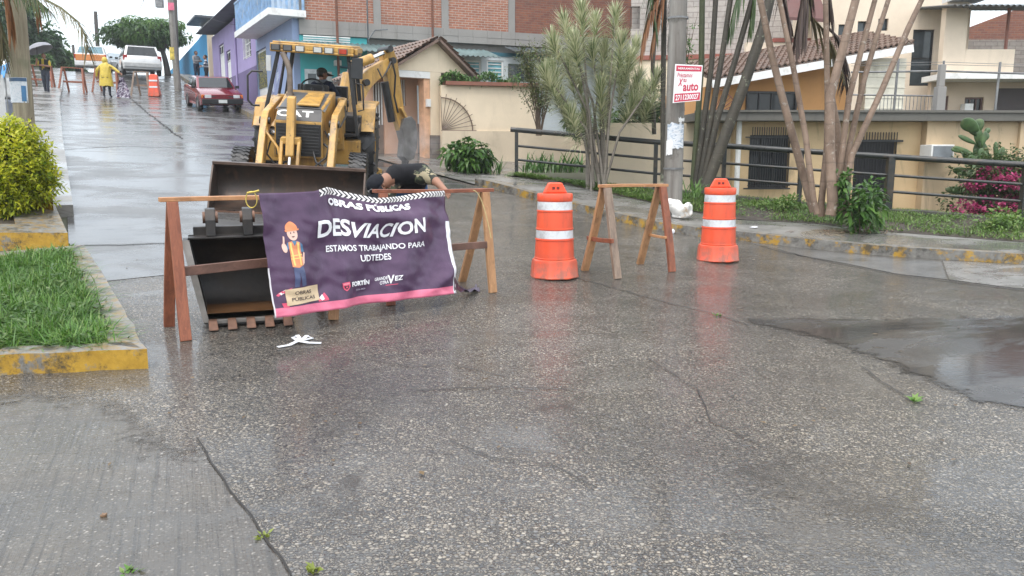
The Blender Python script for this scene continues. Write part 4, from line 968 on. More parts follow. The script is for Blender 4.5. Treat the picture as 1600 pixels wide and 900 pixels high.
for a in ((934, 14, 948, 36), (984, 14, 997, 32), (984, 42, 1004, 62)):
    q = rect(DK, *a); window(DK, q, -.08, WHITEP, GLASSB, 1, 1, .09)
# ================================================================== BARRICADES, DRUMS, BANNER, SMALL THINGS
def woodmat(name, c1, c2, rough=.55):
    m = M(name); g = m.noise(1, 6, m.co('Generated', (9, 9, 1.4)), rough=.7, dist=1.2); n = m.noise(7, 4)
    cc = m.mix(m.mr(g, .35, .65), c1, c2); cc = m.mix(m.mr(n, .55, .72, 0, .6), cc, sc3(c1, .45))
    cc = m.mix(m.mr(m.noise(28, 2), .68, .75, 0, .5), cc, sc3(c2, 1.5))
    m.set(col=cc, rough=rough, nor=m.bump(g, .35, .006)); return m.m
WRED = woodmat('red stained wood', (.17, .050, .024), (.29, .095, .045)); WBR = woodmat('raw brown wood', (.30, .15, .065), (.46, .25, .12))
WGREY = woodmat('weathered bark board', (.16, .11, .08), (.30, .22, .16)); WDK = woodmat('dark brown board', (.10, .05, .035), (.17, .085, .06))
WTOP = woodmat('orange brown board', (.36, .16, .065), (.50, .26, .12))
def warp(mb, a=.004):
    for i, p in enumerate(mb.v): mb.v[i] = p + V((mnoise.noise(p * 2.1), mnoise.noise(p * 2.3 + V((5, 0, 0))), mnoise.noise(p * 1.9 + V((0, 7, 0))))) * a * 2
    return mb
def board(name, p0, p1, w, h, mat, parent, up=(0, 0, 1), w1=None, h1=None, seg=6):
    """a plank in several lengths so it can bow a little"""
    p0, p1 = V(p0), V(p1); m_ = MB(); d = (p1 - p0).normalized(); side = d.cross(V(up))
    if side.length < 1e-3: side = d.cross(V((1, 0, 0)))
    side.normalize(); u = side.cross(d); rows = []; w1 = w1 or w; h1 = h1 or h; ph = random.uniform(0, 9)
    for i in range(seg + 1):
        t = i / seg; p = p0.lerp(p1, t); a = w + (w1 - w) * t; b = h + (h1 - h) * t; o = side * .006 * math.sin(t * 3 + ph) + u * .005 * math.sin(t * 4 + ph * 2)
        rows.append([p + o - side * a / 2 - u * b / 2, p + o + side * a / 2 - u * b / 2, p + o + side * a / 2 + u * b / 2, p + o - side * a / 2 + u * b / 2])
    b = 0
    for r_ in rows: m_.v += r_
    for i in range(seg):
        for k in range(4): a = i * 4 + k; c = i * 4 + (k + 1) % 4; m_.f.append([a, c, c + 4, a + 4]); m_.mi.append(0)
    m_.f.append([3, 2, 1, 0]); m_.mi.append(0); e = seg * 4; m_.f.append([e, e + 1, e + 2, e + 3]); m_.mi.append(0)
    return m_.build(name, mat, parent, world=True, bevel=.004)
def trestle(label, feet, tops, mats, rails, group=None, lw=.085, lt=.04, name='sawhorse'):
    """feet: four ground points [(l front),(l back),(r front),(r back)]; tops: rail ends (world)"""
    base = sum((V(f) for f in feet), V()) / 4; base.z = zf(base.x, base.y)
    r = empty(name, base); tag(r, label, 'sawhorse barrier', group)
    T0, T1 = V(tops[0]), V(tops[1]); ax = (T1 - T0).normalized()
    for k, f in enumerate(feet):
        T = T0.lerp(T1, .03) if k < 2 else T0.lerp(T1, .97)
        off = (V(f) - T); off.z = 0; off = off.normalized() * .04
        off2 = ax * (.012 if k % 2 else -.012)
        board('leg', V(f) + V((0, 0, .0)), T + off + off2 - V((0, 0, .02)), lw, lt, mats[k], r, up=ax.cross(V((0, 0, 1))))
    board('top_rail', T0 - ax * .05, T1 + ax * .05, .09, .035, mats[4], r)
    for (a, b, w_, h_, m_) in rails: board('brace', a, b, w_, h_, m_, r)
    return r
def up(px, py, ground_px):
    """point seen at (px,py) standing over the ground point of another pixel's depth"""
    return at(px, py, ground_px)
fA = [G(292, 533), G(265, 510), G(522, 500), G(500, 482)]
tA0, tA1 = at(259, 312, (fA[0].y + fA[1].y) / 2), at(545, 307, (fA[2].y + fA[3].y) / 2)
mA = (fA[0] + (tA0 - fA[0]) * .48); mA1 = fA[2] + (tA1 - fA[2]) * .48
trestle('reddish brown wooden trestle holding the left half of the purple banner', fA, (tA0, tA1), [WRED, WRED, WBR, WBR, WTOP],
        [(at(287, 424, fA[0].y + .16), at(545, 398, fA[2].y + .18), .045, .075, WDK)])
fB = [G(612, 478), G(600, 462), G(770, 458), G(722, 440)]
tB0, tB1 = at(592, 299, (fB[0].y + fB[1].y) / 2), at(762, 297, (fB[2].y + fB[3].y) / 2 - .1)
trestle('light brown wooden trestle holding the right half of the purple banner', fB, (tB0, tB1), [WRED, WRED, WBR, WBR, WRED],
        [(at(600, 395, fB[1].y), at(761, 383, fB[2].y), .04, .07, WDK)])
fM = [G(966, 436), G(914, 423), G(1050, 425), G(1000, 413)]
tM0, tM1 = at(943, 291, (fM[0].y + fM[1].y) / 2), at(1036, 289, (fM[2].y + fM[3].y) / 2)
trestle('short empty wooden trestle standing between the two orange drums', fM, (tM0, tM1), [WGREY, WBR, WRED, WBR, WTOP],
        [(at(919, 372, fM[1].y), at(957, 377, fM[0].y), .035, .05, WRED), (at(1010, 366, fM[3].y), at(1040, 371, fM[2].y), .03, .03, WTOP)], lw=.1)
# ---- banner ---------------------------------------------------------------------
bmat = M('printed vinyl'); uv = bmat.n('SeparateXYZ', {0: bmat.co('UV')}); U, Vv = uv.outputs[0], uv.outputs[1]
wr = bmat.noise(5, 6, rough=.65, dist=.7)
pur = bmat.mix(bmat.mr(wr, .35, .65), (.050, .019, .056), (.080, .038, .086))
chev = bmat.ma('FRACT', bmat.ma('ADD', bmat.ma('MULTIPLY', U, 46.0), bmat.ma('MULTIPLY', bmat.ma('ABSOLUTE', bmat.ma('SUBTRACT', Vv, .967)), 26.0)))
band = bmat.mix(bmat.ma('GREATER_THAN', chev, .5), (.75, .72, .70), (.025, .02, .025))
pink = bmat.mix(bmat.mr(wr, .3, .7), (.62, .13, .22), (.72, .19, .28))
cc = bmat.mix(bmat.ma('MULTIPLY', bmat.ma('GREATER_THAN', Vv, .945), bmat.ma('GREATER_THAN', U, .27)), pur, band); cc = bmat.mix(bmat.ma('LESS_THAN', Vv, .075), cc, pink)
cc = bmat.mix(bmat.ma('MULTIPLY', bmat.ma('GREATER_THAN', U, .978), bmat.ma('LESS_THAN', Vv, .70)), cc, (.72, .72, .74)); cc = bmat.mix(bmat.ma('MULTIPLY', bmat.ma('LESS_THAN', U, .006), bmat.ma('LESS_THAN', Vv, .40)), cc, (.62, .6, .62))
bmat.set(col=cc, rough=.30, nor=bmat.bump(wr, .3, .02))
BN, BM_ = 96, 60
bTL, bTR, bBL, bBR = at(402, 302, 6.34), at(697, 298, 7.92), at(425, 496, 6.26), at(708, 457, 7.66)
bnx = (bTR - bTL).cross(V((0, 0, 1))).normalized()
if bnx.y > 0: bnx = -bnx
bdn = (bBL - bTL).normalized()
def bpos(u, v, off=0.0):
    """u 0..1 left to right, v 0 bottom .. 1 top"""
    p = (bBL.lerp(bBR, u)).lerp(bTL.lerp(bTR, u), v)
    # the top hem is up on the rail at the left, lifted at a third, sagging, up again at the right
    top = np.interp(u, [0, .12, .25, .31, .36, .45, .56, .72, .86, 1.0], [0, .0, .012, .045, .035, -.012, -.055, -.045, -.005, .0])
    p = p + V((0, 0, 1)) * top * (v ** 2.2)
    f = .030 * math.sin(u * 9 + v * 2.0) * (1 - .5 * v) + .022 * math.sin(u * 21 - v * 5 + 1)
    f += .034 * math.exp(-((u - .30 - .06 * (1 - v)) / .045) ** 2) * (.3 + .7 * v) - .02 * math.exp(-((u - .38 - .08 * (1 - v)) / .06) ** 2)
    f += .028 * mnoise.noise(V((u * 7, v * 5, 1.3))) + .010 * mnoise.noise(V((u * 19 + v * 6, v * 13, 4.1)))
    f += .045 * math.exp(-((v - .80 + .5 * (u - .62) ** 2) / .07) ** 2) * math.exp(-((u - .64) / .26) ** 2)
    f += .03 * math.exp(-((v - .16 - .9 * (u - .93)) / .06) ** 2) * math.exp(-((u - .9) / .12) ** 2)
    lean = .09 * (1 - (v - .35) ** 2 * 2)
    return p + bnx * (f + lean * .3 + off)
mb = MB(); mb.grid([[bpos(i / BN, j / BM_) for i in range(BN + 1)] for j in range(BM_ + 1)])
banner = empty('banner', bpos(.5, 0)); tag(banner, 'purple road works banner reading DESVIACION hung over the wooden trestles', 'banner')
cl = mb.build('cloth', bmat.m, banner, world=True, smooth=180, recalc=False)
ul = cl.data.uv_layers.new(name='UVMap')
for li, lp in enumerate(cl.data.loops):
    k = lp.vertex_index; ul.data[li].uv = ((k % (BN + 1)) / BN, (k // (BN + 1)) / BM_)
sol = cl.modifiers.new('solid', 'SOLIDIFY'); sol.thickness = .0015; sol.offset = -1
BWID, BHGT = 1.0, 1.0
def adj(u, v):
    if u < .30 and v > .262: u = .20 + (u - .20) * .62
    return u + np.interp(u, [0, .1, .5, .7, .88, 1], [0, -.082, -.085, -.075, -.045, 0]), v + np.interp(v, [0, .1, .3, .8, .87, 1], [0, 0, -.045, -.045, 0, 0])
def on_banner(vs, fs, u0, v0, u1, v1, mat, name, off=.004, rot=0.0):
    x0, x1 = min(v.x for v in vs), max(v.x for v in vs); y0, y1 = min(v.y for v in vs), max(v.y for v in vs)
    m_ = MB(); m_.add([bpos(*adj(u0 + (u1 - u0) * (v.x - x0) / (x1 - x0), v0 + (v1 - v0) * (v.y - y0) / (y1 - y0) + rot * (v.x - x0) / (x1 - x0)), off) for v in vs], fs)
    return m_.build(name, mat, banner, world=True, recalc=False)
PW = plain('white print', (.80, .79, .80), .35, .05, 5); PWG = plain('lilac grey print', (.50, .46, .55), .4, .05, 5); PPK = plain('pink print', (.66, .08, .15), .4, .1, 5)
PTAN = plain('tan print', (.62, .47, .30), .4, .08, 3); PBK = plain('dark print', (.03, .02, .025), .4, .1, 5); PSK = plain('skin print', (.66, .42, .34), .4, .06, 3); POR = plain('orange print', (.62, .23, .10), .4, .08, 3)
PBL = plain('denim print', (.07, .085, .17), .4, .12, 5); PSH = plain('blue print', (.06, .16, .28), .4, .1, 5); PYE = plain('yellow print', (.75, .55, .16), .4, .05, 5); PHAT = plain('hat print', (.72, .24, .10), .4, .08, 4)
def btext(t, u0, v0, u1, v1, mat=PW, bold=.02, shear=0, rot=0.0, **k):
    vs, fs = text_mesh(t, 1.0, bold, shear, 1.0, sub=.22, **k); return on_banner(vs, fs, u0, v0, u1, v1, mat, 'lettering', off=.008, rot=rot)
btext('DES', .327, .655, .510, .800, bold=.032); btext('VIACI', .513, .645, .740, .785, bold=.024, shear=.3); btext('O', .738, .66, .802, .795, bold=.03, shear=.1); btext('N', .808, .668, .865, .805, bold=.032)
btext('ESTAMOS TRABAJANDO PARA', .374, .510, .865, .580, bold=.02, rot=.0); btext('UDTEDES', .540, .430, .700, .490, bold=.02)
btext('OBRAS PÚBLICAS', .395, .862, .815, .930, bold=.05)
btext('FORTÍN', .478, .195, .582, .262, bold=.05); btext('2026-2029', .505, .142, .562, .160, PWG, bold=.01)
btext('GRANDE', .610, .225, .672, .262, bold=.01, shear=.15, rot=.012); btext('OTRA', .632, .178, .672, .215, bold=.01, shear=.15, rot=.012); btext('V', .672, .185, .700, .285, bold=.02, shear=.2); btext('EZ', .698, .215, .735, .270, bold=.02, shear=.2, rot=.008)
def bpoly(pts, mat, name='printed_shape', off=.003, n=1):
    """closed outline in banner (u,v)"""
    bm = bmesh.new(); bm.faces.new([bm.verts.new((p[0], p[1], 0)) for p in pts]); bmesh.ops.triangulate(bm, faces=bm.faces)
    for _ in range(5):
        le = [e for e in bm.edges if e.calc_length() > .03]
        if not le: break
        bmesh.ops.subdivide_edges(bm, edges=le, cuts=1); bmesh.ops.triangulate(bm, faces=bm.faces)
    bm.verts.index_update(); m_ = MB(); m_.add([bpos(*adj(v.co.x, v.co.y), off) for v in bm.verts], [[v.index for v in f.verts] for f in bm.faces]); bm.free()
    return m_.build(name, mat, banner, world=True, recalc=False)
def ell(cx, cy, rx, ry, n=18, a0=0, a1=360): return [(cx + rx * math.cos(R(a0 + (a1 - a0) * k / n)), cy + ry * math.sin(R(a0 + (a1 - a0) * k / n))) for k in range(n if a1 - a0 >= 360 else n + 1)]
# a plain worker figure in helmet and vest above a sign board
bpoly([(.658, .170), (.712, .178), (.712, .171), (.658, .163)], PPK, 'printed_stroke')
bpoly([(.168, .27), (.172, .46), (.246, .46), (.262, .28), (.226, .27), (.212, .40), (.205, .27)], PBL, 'trousers_print')
bpoly([(.150, .58), (.16, .64), (.20, .655), (.235, .652), (.262, .62), (.270, .56), (.25, .56), (.235, .60), (.175, .60)], PSH, 'shirt_print')
bpoly([(.163, .445), (.168, .645), (.192, .652), (.207, .61), (.224, .652), (.243, .64), (.252, .455), (.212, .435)], POR, 'vest_print', .0045)
for a in ((.166, .505, .250, .512), (.166, .53, .250, .537)): bpoly([(a[0], a[1]), (a[2], a[1] + .006), (a[2], a[3] + .006), (a[0], a[3])], PYE, 'vest_band_print', .006)
for a in (.183, .231): bpoly([(a - .006, .455), (a + .006, .455), (a + .004, .64), (a - .008, .64)], PYE, 'vest_band_print', .0058)
bpoly(ell(.206, .715, .035, .058), PSK, 'face_print', .0045); bpoly(ell(.136, .60, .018, .038), PSK, 'hand_print', .0045); bpoly([(.130, .63), (.142, .63), (.150, .69), (.141, .695)], PSK, 'thumb_print', .005)
bpoly([(.246, .50), (.263, .56), (.272, .55), (.262, .47), (.248, .45)], PSK, 'arm_print', .0055)
bpoly(ell(.206, .745, .040, .062, 14, 0, 180), PHAT, 'helmet_print', .0055); bpoly([(.160, .742), (.254, .752), (.252, .738), (.162, .728)], PHAT, 'helmet_brim_print', .006)
bpoly(ell(.195, .718, .004, .008, 8), PBK, 'eye_print', .0065); bpoly(ell(.218, .722, .004, .008, 8), PBK, 'eye_print', .0065); bpoly([(.196, .690), (.218, .693), (.214, .684), (.202, .682)], PBK, 'mouth_print', .0065)
for k in range(3): 
    u_ = .096 + k * .012; bpoly([(u_, .20 + .012 * k), (u_ + .03, .245 + .012 * k), (u_ + .042, .235 + .012 * k), (u_ + .012, .188 + .012 * k)], PPK if k != 1 else PW, 'stripe_print')
bpoly([(.125, .055 + .02), (.118, .115), (.15, .115), (.15, .075)], PPK, 'stripe_print'); bpoly([(.30, .105), (.335, .17), (.352, .10), (.352, .085), (.30, .085)], PPK, 'stripe_print'); bpoly([(.305, .12), (.322, .155), (.332, .10), (.318, .09)], PW, 'stripe_print', .005)
bpoly([(.140, .085), (.135, .255), (.300, .268), (.306, .100)], PTAN, 'sign_board_print', .005)
btext('OBRAS', .178, .190, .262, .228, PBK, bold=.01); btext('PÚBLICAS', .163, .125, .282, .170, PBK, bold=.01)
bpoly([(.424, .250), (.466, .258), (.468, .205), (.458, .175), (.446, .155), (.432, .175), (.426, .205)], PPK, 'crest_print', .004)
bpoly([(.433, .215), (.458, .220), (.458, .195), (.446, .172), (.434, .195)], PBK, 'crest_mark_print', .005); bpoly([(.428, .240), (.463, .247), (.463, .232), (.428, .225)], plain('light pink print', (.75, .25, .30), .4), 'crest_mark_print', .005)
bpoly([(.440, .205), (.452, .207), (.450, .190), (.442, .188)], PPK, 'crest_mark_print', .006)
# trailing end lying on the road
q0, q1, q2, q3 = bpos(.985, .02), bpos(.985, .16), G(744, 449) + V((0, 0, .03)), G(750, 457) + V((0, 0, .02))
m_ = MB(); m_.grid([[(q0.lerp(q3, i / 14)).lerp(q1.lerp(q2, i / 14), j / 8) + V((0, 0, .015 * math.sin(i * 1.3 + j))) - V((0, 0, .10 * math.sin(i / 14 * 3.14) * (j / 8))) for i in range(15)] for j in range(9)])
m_.build('trailing_end', plain('purple vinyl', (.036, .016, .044), .3, .3, 6), banner, world=True, smooth=180, recalc=False)
# yellow cord at the left corner
m_ = MB(); c_ = at(398, 303, 6.55); m_.tube([c_ + V((-.02 + .045 * math.cos(t), -.03, -.045 + .065 * math.sin(t))) for t in np.linspace(1.2, 7.2, 20)], .005, 5); m_.tube([c_ + V((-.05, -.03, .01)), c_ + V((.02, -.05, .02)), c_ + V((.05, -.04, .03))], .008, 5)
m_.build('tie_cord', plain('yellow cord', (.50, .38, .08), .7, .2, 20), banner, world=True)
m_ = MB(); c_ = at(758, 300, 8.2); m_.tube([c_ + V((.1 * t - .12, -.04, .02 - .10 * t * t * 1.5)) for t in np.linspace(0, 1.8, 10)], .004, 5); m_.build('tie_cord', plain('yellow cord', (.50, .42, .2), .7, .2, 20), banner, world=True)
# ---- orange drums -------------------------------------------------------------------
ORP = M('orange drum plastic'); n = ORP.noise(3, 5); st = ORP.noise(1.2, 5, ORP.co('Object', (6, 6, .8)))
cc = ORP.mix(ORP.mr(n, .3, .7), (.70, .075, .028), (.80, .115, .045)); cc = ORP.mix(ORP.mr(st, .50, .74, 0, .6), cc, (.34, .075, .045)); cc = ORP.mix(ORP.mr(ORP.noise(16, 5, rough=.7), .62, .70, 0, .6), cc, (.20, .07, .05))
zz = ORP.n('SeparateXYZ', {0: ORP.co()}).outputs[2]; mud = ORP.ma('MULTIPLY', ORP.mr(zz, .0, .34, 1, 0), ORP.mr(ORP.noise(7, 7, rough=.75), .38, .58)); cc = ORP.mix(ORP.ma('MULTIPLY', mud, .75), cc, (.13, .10, .075))
ORP.set(col=cc, rough=.34, nor=ORP.bump(n, .15, .01)); ORP = ORP.m
REF = M('reflective sheeting'); n = REF.noise(14, 3); REF.set(col=REF.mix(REF.mr(REF.noise(4, 7, rough=.75), .48, .66, 0, .75), (.68, .70, .72), (.34, .33, .32)), rough=.28, metal=.15); REF = REF.m
def drum(loc_, label, rz, group='orange traffic drums', H=1.07, tilt=0):
    r = empty('traffic_drum', loc_, rz, rx=tilt); tag(r, label, 'traffic drum', group)
    m_ = MB(); N = 40
    def oct(rad, z, k): 
        pts = []
        for i in range(N):
            a = 2 * math.pi * i / N; oc = 1 / max(abs(math.cos((a + math.pi / 8) % (math.pi / 4) - math.pi / 8)), .92); pts.append((rad * (1 + (oc - 1) * k) * math.cos(a), rad * (1 + (oc - 1) * k) * math.sin(a), z))
        return pts
    prof = [(.265, 0, 1), (.268, .012, 1), (.262, .02, 1), (.250, .17, 1), (.246, .20, .6), (.228, .212, 0), (.232, .216, 0), (.232, .226, 0), (.226, .230, 0), (.216, .425, 0), (.222, .428, 0), (.222, .440, 0), (.212, .443, 0), (.208, .545, 0), (.214, .548, 0), (.214, .560, 0), (.208, .563, 0), (.203, .70, 0), (.200, .745, 0), (.206, .748, 0), (.206, .760, 0), (.198, .763, 0), (.194, .865, 0), (.200, .868, 0), (.203, .88, 0), (.203, .935, 0), (.196, .950, 0), (.15, .952, 0)]
    b = 0; rows = [oct(a, z * H / 1.07, k) for a, z, k in prof]
    for q in rows: q.append(q[0])
    m_.grid(rows); m_.f.append([i for i in range(N)][::-1]); m_.mi.append(0); e = (len(rows) - 1) * (N + 1); m_.f.append([e + i for i in range(N)]); m_.mi.append(0)
    m_.build('body', ORP, r, smooth=35)
    z0 = .952 * H / 1.07; h = MB(); w_ = .135; 
    h.prism([(-w_, z0 + .002), (w_, z0 + .002), (w_ * .55, H), (-w_ * .55, H)], -.05, .05, 'y'); h.build('handle', ORP, r, bevel=.012)
    h = MB()
    for s_ in (-1, 1): h.b2(s_ * .025 - .016, s_ * .025 + .016, -.053, -.0505, H - .075, H - .045)
    h.build('grip_slot', plain('slot', (.12, .015, .01), .6), r)
    for (za, zb_, ra, rb_) in ((.449, .540, .2135, .2105), (.768, .860, .1995, .1965)):
        k = MB(); k.lathe([(ra, za * H / 1.07), (rb_, zb_ * H / 1.07)], 40, cap=False); k.build('reflective_band', REF, r, smooth=180)
    return r
drum(G(866, 432), 'nearer orange and white traffic drum to the right of the purple banner', R(8)); drum(G(1121, 406), 'farther orange and white traffic drum right of the empty trestle', R(-6))
# ---- loose digger bucket behind the left trestle -----------------------------------
DKST = M('dark worn steel'); n = DKST.noise(3, 7, rough=.7); DKST.set(col=DKST.mix(DKST.mr(n, .4, .65), (.018, .017, .017), (.055, .045, .038)), rough=DKST.mr(n, .3, .7, .3, .6), metal=.35, nor=DKST.bump(n, .3, .02)); DKST = DKST.m
EDGE = plain('scuffed steel edge', (.24, .22, .20), .4, .35, 6, metal=.5); RUSTT = plain('rusty tooth', (.16, .085, .055), .6, .4, 14, metal=.2)
bl, br_ = G(330, 512), G(452, 505); ax = br_ - bl; W_ = ax.length; 
lb = empty('excavator_bucket', bl.lerp(br_, .5), math.atan2(ax.y, ax.x)); tag(lb, 'loose toothed digger bucket with muddy water lying behind the left trestle', 'digger bucket')
hw_ = .335; prof = [(.0, .04), (.10, .03), (.30, .035), (.48, .10), (.58, .24), (.60, .42), (.54, .60), (.44, .70), (.28, .73)]
th = .025; inner = prof; outer = []
for i, p in enumerate(prof):
    a = V((*prof[max(i - 1, 0)], 0)); b = V((*prof[min(i + 1, len(prof) - 1)], 0)); d = (b - a).normalized(); outer.append((p[0] + d.y * th, p[1] - d.x * th))
m_ = MB(); m_.prism(inner[::-1] + outer, -hw_, hw_, 'x'); m_.build('shell', DKST, lb, smooth=40)
side = [(-.005, .04)] + inner[1:] + [(.20, .74), (.10, .72), (.02, .45)]
for s_ in (-1, 1):
    m_ = MB(); m_.prism(side, s_ * hw_ + (.0 if s_ > 0 else -.03), s_ * hw_ + (.03 if s_ > 0 else 0), 'x'); o = m_.build('side_plate', DKST, lb, bevel=.004)
    e_ = MB(); e_.bar((s_ * (hw_ + .015), -.012, .05), (s_ * (hw_ + .015), .012, .45), .045, .03); e_.bar((s_ * (hw_ + .015), .012, .45), (s_ * (hw_ + .015), .095, .725), .045, .03); e_.build('cutting_edge', EDGE, o)
m_ = MB(); m_.b2(-hw_, hw_, -.03, .02, .035, .07); m_.build('lip', EDGE, lb, bevel=.004)
for k in range(5):
    xx = -hw_ + .04 + k * (2 * hw_ - .08) / 4; m_ = MB(); m_.prism([(.0, .075), (-.07, .07), (-.16, .018), (-.165, .006), (-.06, .012), (.0, .03)], xx - .033, xx + .033, 'x')
    for i, p in enumerate(m_.v):
        if p.y < -.14: m_.v[i] = V((xx + (p.x - xx) * 1.15, p.y, p.z))
    m_.build('tooth', RUSTT, lb, bevel=.006)
m_ = MB(); m_.b2(-hw_, hw_, .16, .44, .725, .745); m_.b2(-hw_ + .03, hw_ - .03, .30, .42, .748, .82); m_.build('top_plate', DKST, lb, bevel=.006)
for xx in (-.20, .02):
    m_ = MB(); m_.prism([(.18, .748), (.20, .88), (.26, .97), (.33, .98), (.38, .90), (.44, .74)], xx - .03, xx + .03, 'x'); o = m_.build('lug', DKST, lb, bevel=.006); m_ = MB(); m_.lathe([(.05, xx - .045), (.05, xx + .045)], 14, (0, .28, .90), 'x'); m_.build('pin', RUSTT, o, smooth=40)
m_ = MB(); m_.quad((-hw_ + .002, .03, .115), (hw_ - .002, .03, .115), (hw_ - .002, .50, .115), (-hw_ + .002, .50, .115)); wm = M('muddy water'); wm.set(col=wm.mix(wm.noise(3, 3), (.16, .075, .03), (.22, .11, .045)), rough=.08, nor=wm.bump(wm.noise(12, 2), .15, .01)); m_.build('muddy_water', wm.m, lb)
def flare(o):
    for ch in o.children:
        for v in ch.data.vertices:
            k = 1 + .36 * max(0, min(1, (v.co.z - .05) / .68)); v.co.x *= k
        flare(ch)
flare(lb)
# ---- scraps
sc0 = G(468, 538); m_ = MB()
WPL = plain('white plastic film', (.78, .79, .82), .3, .06, 12)
def ribbon(mb, pts, wd):
    for i in range(len(pts) - 1):
        a, b = V(pts[i]), V(pts[i + 1]); d = (b - a); n_ = V((-d.y, d.x, 0)).normalized() * wd / 2; z = V((0, 0, .006))
        mb.add([a - n_, a + n_, b + n_ * .9, b - n_ * .9, a - n_ + z, a + n_ + z, b + n_ * .9 + z, b - n_ * .9 + z], [[0, 1, 2, 3], [7, 6, 5, 4], [0, 4, 5, 1], [1, 5, 6, 2], [2, 6, 7, 3], [3, 7, 4, 0]])
g3 = lambda a, b, h=.006: G(a, b) + V((0, 0, h))
ribbon(m_, [g3(434, 544), g3(452, 541), g3(466, 537, .02), g3(482, 539, .012), g3(502, 538)], .035); ribbon(m_, [g3(458, 530), g3(465, 537, .02), g3(474, 536, .02), g3(488, 530)], .03); ribbon(m_, [g3(458, 530), g3(465, 531, .03), g3(470, 536, .02)], .03); ribbon(m_, [g3(488, 530), g3(480, 531, .03), g3(472, 536, .02)], .03)
tag(m_.build('plastic_scrap', WPL, origin=sc0), 'knotted white plastic scrap lying on the wet road below the banner', 'litter')
def lump(name, p, r_, mat, label, cat, squash=.7, seed=0, n=(14, 10), amp=.35):
    m_ = MB(); m_.sph((0, 0, r_ * squash * .8), (r_, r_ * .8, r_ * squash), *n)
    m_.v = [q * (1 + amp * mnoise.noise(q * (2.2 / r_) * .6 + V((seed, 0, 0)))) for q in m_.v]; m_.v = [V((q.x, q.y, max(q.z, 0))) for q in m_.v]
    o = m_.build(name, mat, None, smooth=50); o.location = p; return tag(o, label, cat)
gb = M('white bag'); n = gb.noise(9, 5, dist=1); gb.set(col=gb.mix(gb.mr(gb.noise(7, 4), .55, .68, 0, .75), (.72, .70, .66), (.42, .26, .12)), rough=.3, nor=gb.bump(n, .9, .03))
pbag = V((*KI[6], 0)).lerp(V((*KI[5], 0)), .75); pbag = at(1062, 342, 13.3); pbag.z = zf(pbag.x, pbag.y) + .14
lump('rubbish_bag', pbag, .19, gb.m, 'small tied white rubbish bag slumped on the kerb behind the sawhorse', 'rubbish bag', .78, 2, (26, 18), .85)
lump('plastic_cup', at(1051, 362, 12.6) * 1 + V((0, 0, 0)), .035, WPL, 'tiny white plastic cup lying at the kerb foot', 'litter', 1.0, 3)
bpy.data.objects['plastic_cup'].location.z = zf(*bpy.data.objects['plastic_cup'].location[:2])
q = at(1178, 352, 12.7); q.z = zf(q.x, q.y) + .137; lump('paper_scrap', q, .07, WPL, 'flat pale paper scrap on the pavement beside the farther drum', 'litter', .15, 5)
STN = plain('wet brown stone', (.17, .10, .055), .5, .3, 20, bump=.4)
for i, (a, b, r_) in enumerate(((163, 811, .014),)): lump('pebble', G(a, b), r_, STN, 'loose brown pebble on the concrete at the lower left', 'stone', .8, i)
lp = leafmat('fallen leaf', (.10, .05, .02), (.18, .11, .03), (.05, .035, .02))
P_ = []
for i in range(60): 
    p = G(random.uniform(130, 1500), random.uniform(360, 760)); P_.append((p.x, p.y, p.z + .012))
P_ = np.array(P_); az = RNG.uniform(0, 6.28, len(P_)); vs, fs = leaf_arrays(P_, np.stack([np.cos(az), np.sin(az), 0 * az + .02], 1), RNG.uniform(.03, .06, len(P_)), RNG.uniform(.012, .03, len(P_)), .0, up=np.tile([0, 0, 1.], (len(P_), 1)))
tag(np_mesh('litter_leaves', vs, fs, lp), kind='stuff')
# sprigs of weed in the joints
def sprig(px, py, h, n, label, mat=None):
    p = G(px, py); P_ = np.tile(tuple(p), (n, 1)) + RNG.normal(0, .012, (n, 3)) * [1, 1, 0]; az = RNG.uniform(0, 6.28, n); D = np.stack([np.cos(az), np.sin(az), RNG.uniform(.3, 1.2, n)], 1)
    vs, fs = leaf_arrays(P_ - np.array(tuple(p)), D, RNG.uniform(.6, 1.1, n) * h, h * .35, .1); return tag(np_mesh('weed_sprig', vs, fs, mat or MAT_GRASS, loc=p), label, 'weed', 'weeds in the road joints')
SY = leafmat('yellow green weed', (.10, .14, .02), (.22, .26, .04))
sprig(200, 899, .045, 12, 'dark green weed sprig at the bottom edge of the concrete slab'); sprig(489, 893, .05, 14, 'yellow green weed sprig right of the long joint at the bottom', SY)
sprig(413, 843, .04, 16, 'small weed tuft growing in the long dark joint', SY); sprig(1430, 628, .07, 14, 'weed tuft in the crack beside the asphalt patch'); sprig(1120, 494, .05, 10, 'little weed at the left tip of the asphalt patch'); sprig(108, 388, .10, 40, 'weed clump at the corner of the yellow fronted bed')
sprig(1030, 352, .16, 70, 'leafy weed clump on the kerb below the white bag')
# ================================================================== BACKHOE LOADER
CY = M('worn digger yellow'); n = CY.noise(2.2, 7, rough=.7); ch = CY.noise(9, 7, rough=.75); st = CY.noise(1.5, 5, CY.co('Object', (6, 6, .7)))
cc = CY.mix(CY.mr(n, .3, .7), (.46, .25, .055), (.60, .36, .10)); cc = CY.mix(CY.mr(st, .44, .70, 0, .75), cc, (.17, .105, .05)); cc = CY.mix(CY.mr(ch, .60, .67, 0, .9), cc, (.07, .042, .028)); cc = CY.mix(CY.mr(CY.noise(.9, 6, rough=.7), .52, .68, 0, .5), cc, (.13, .10, .07))
CY.set(col=cc, rough=.36, nor=CY.bump(ch, .12, .01)); CY = CY.m
CBK = plain('worn black paint', (.022, .022, .023), .42, .35, 6, bump=.1); CGR = plain('grey plastic', (.10, .10, .10), .5, .2, 5); RUBB = plain('wet rubber', (.020, .020, .021), .42, .35, 9, bump=.3, bscale=30)
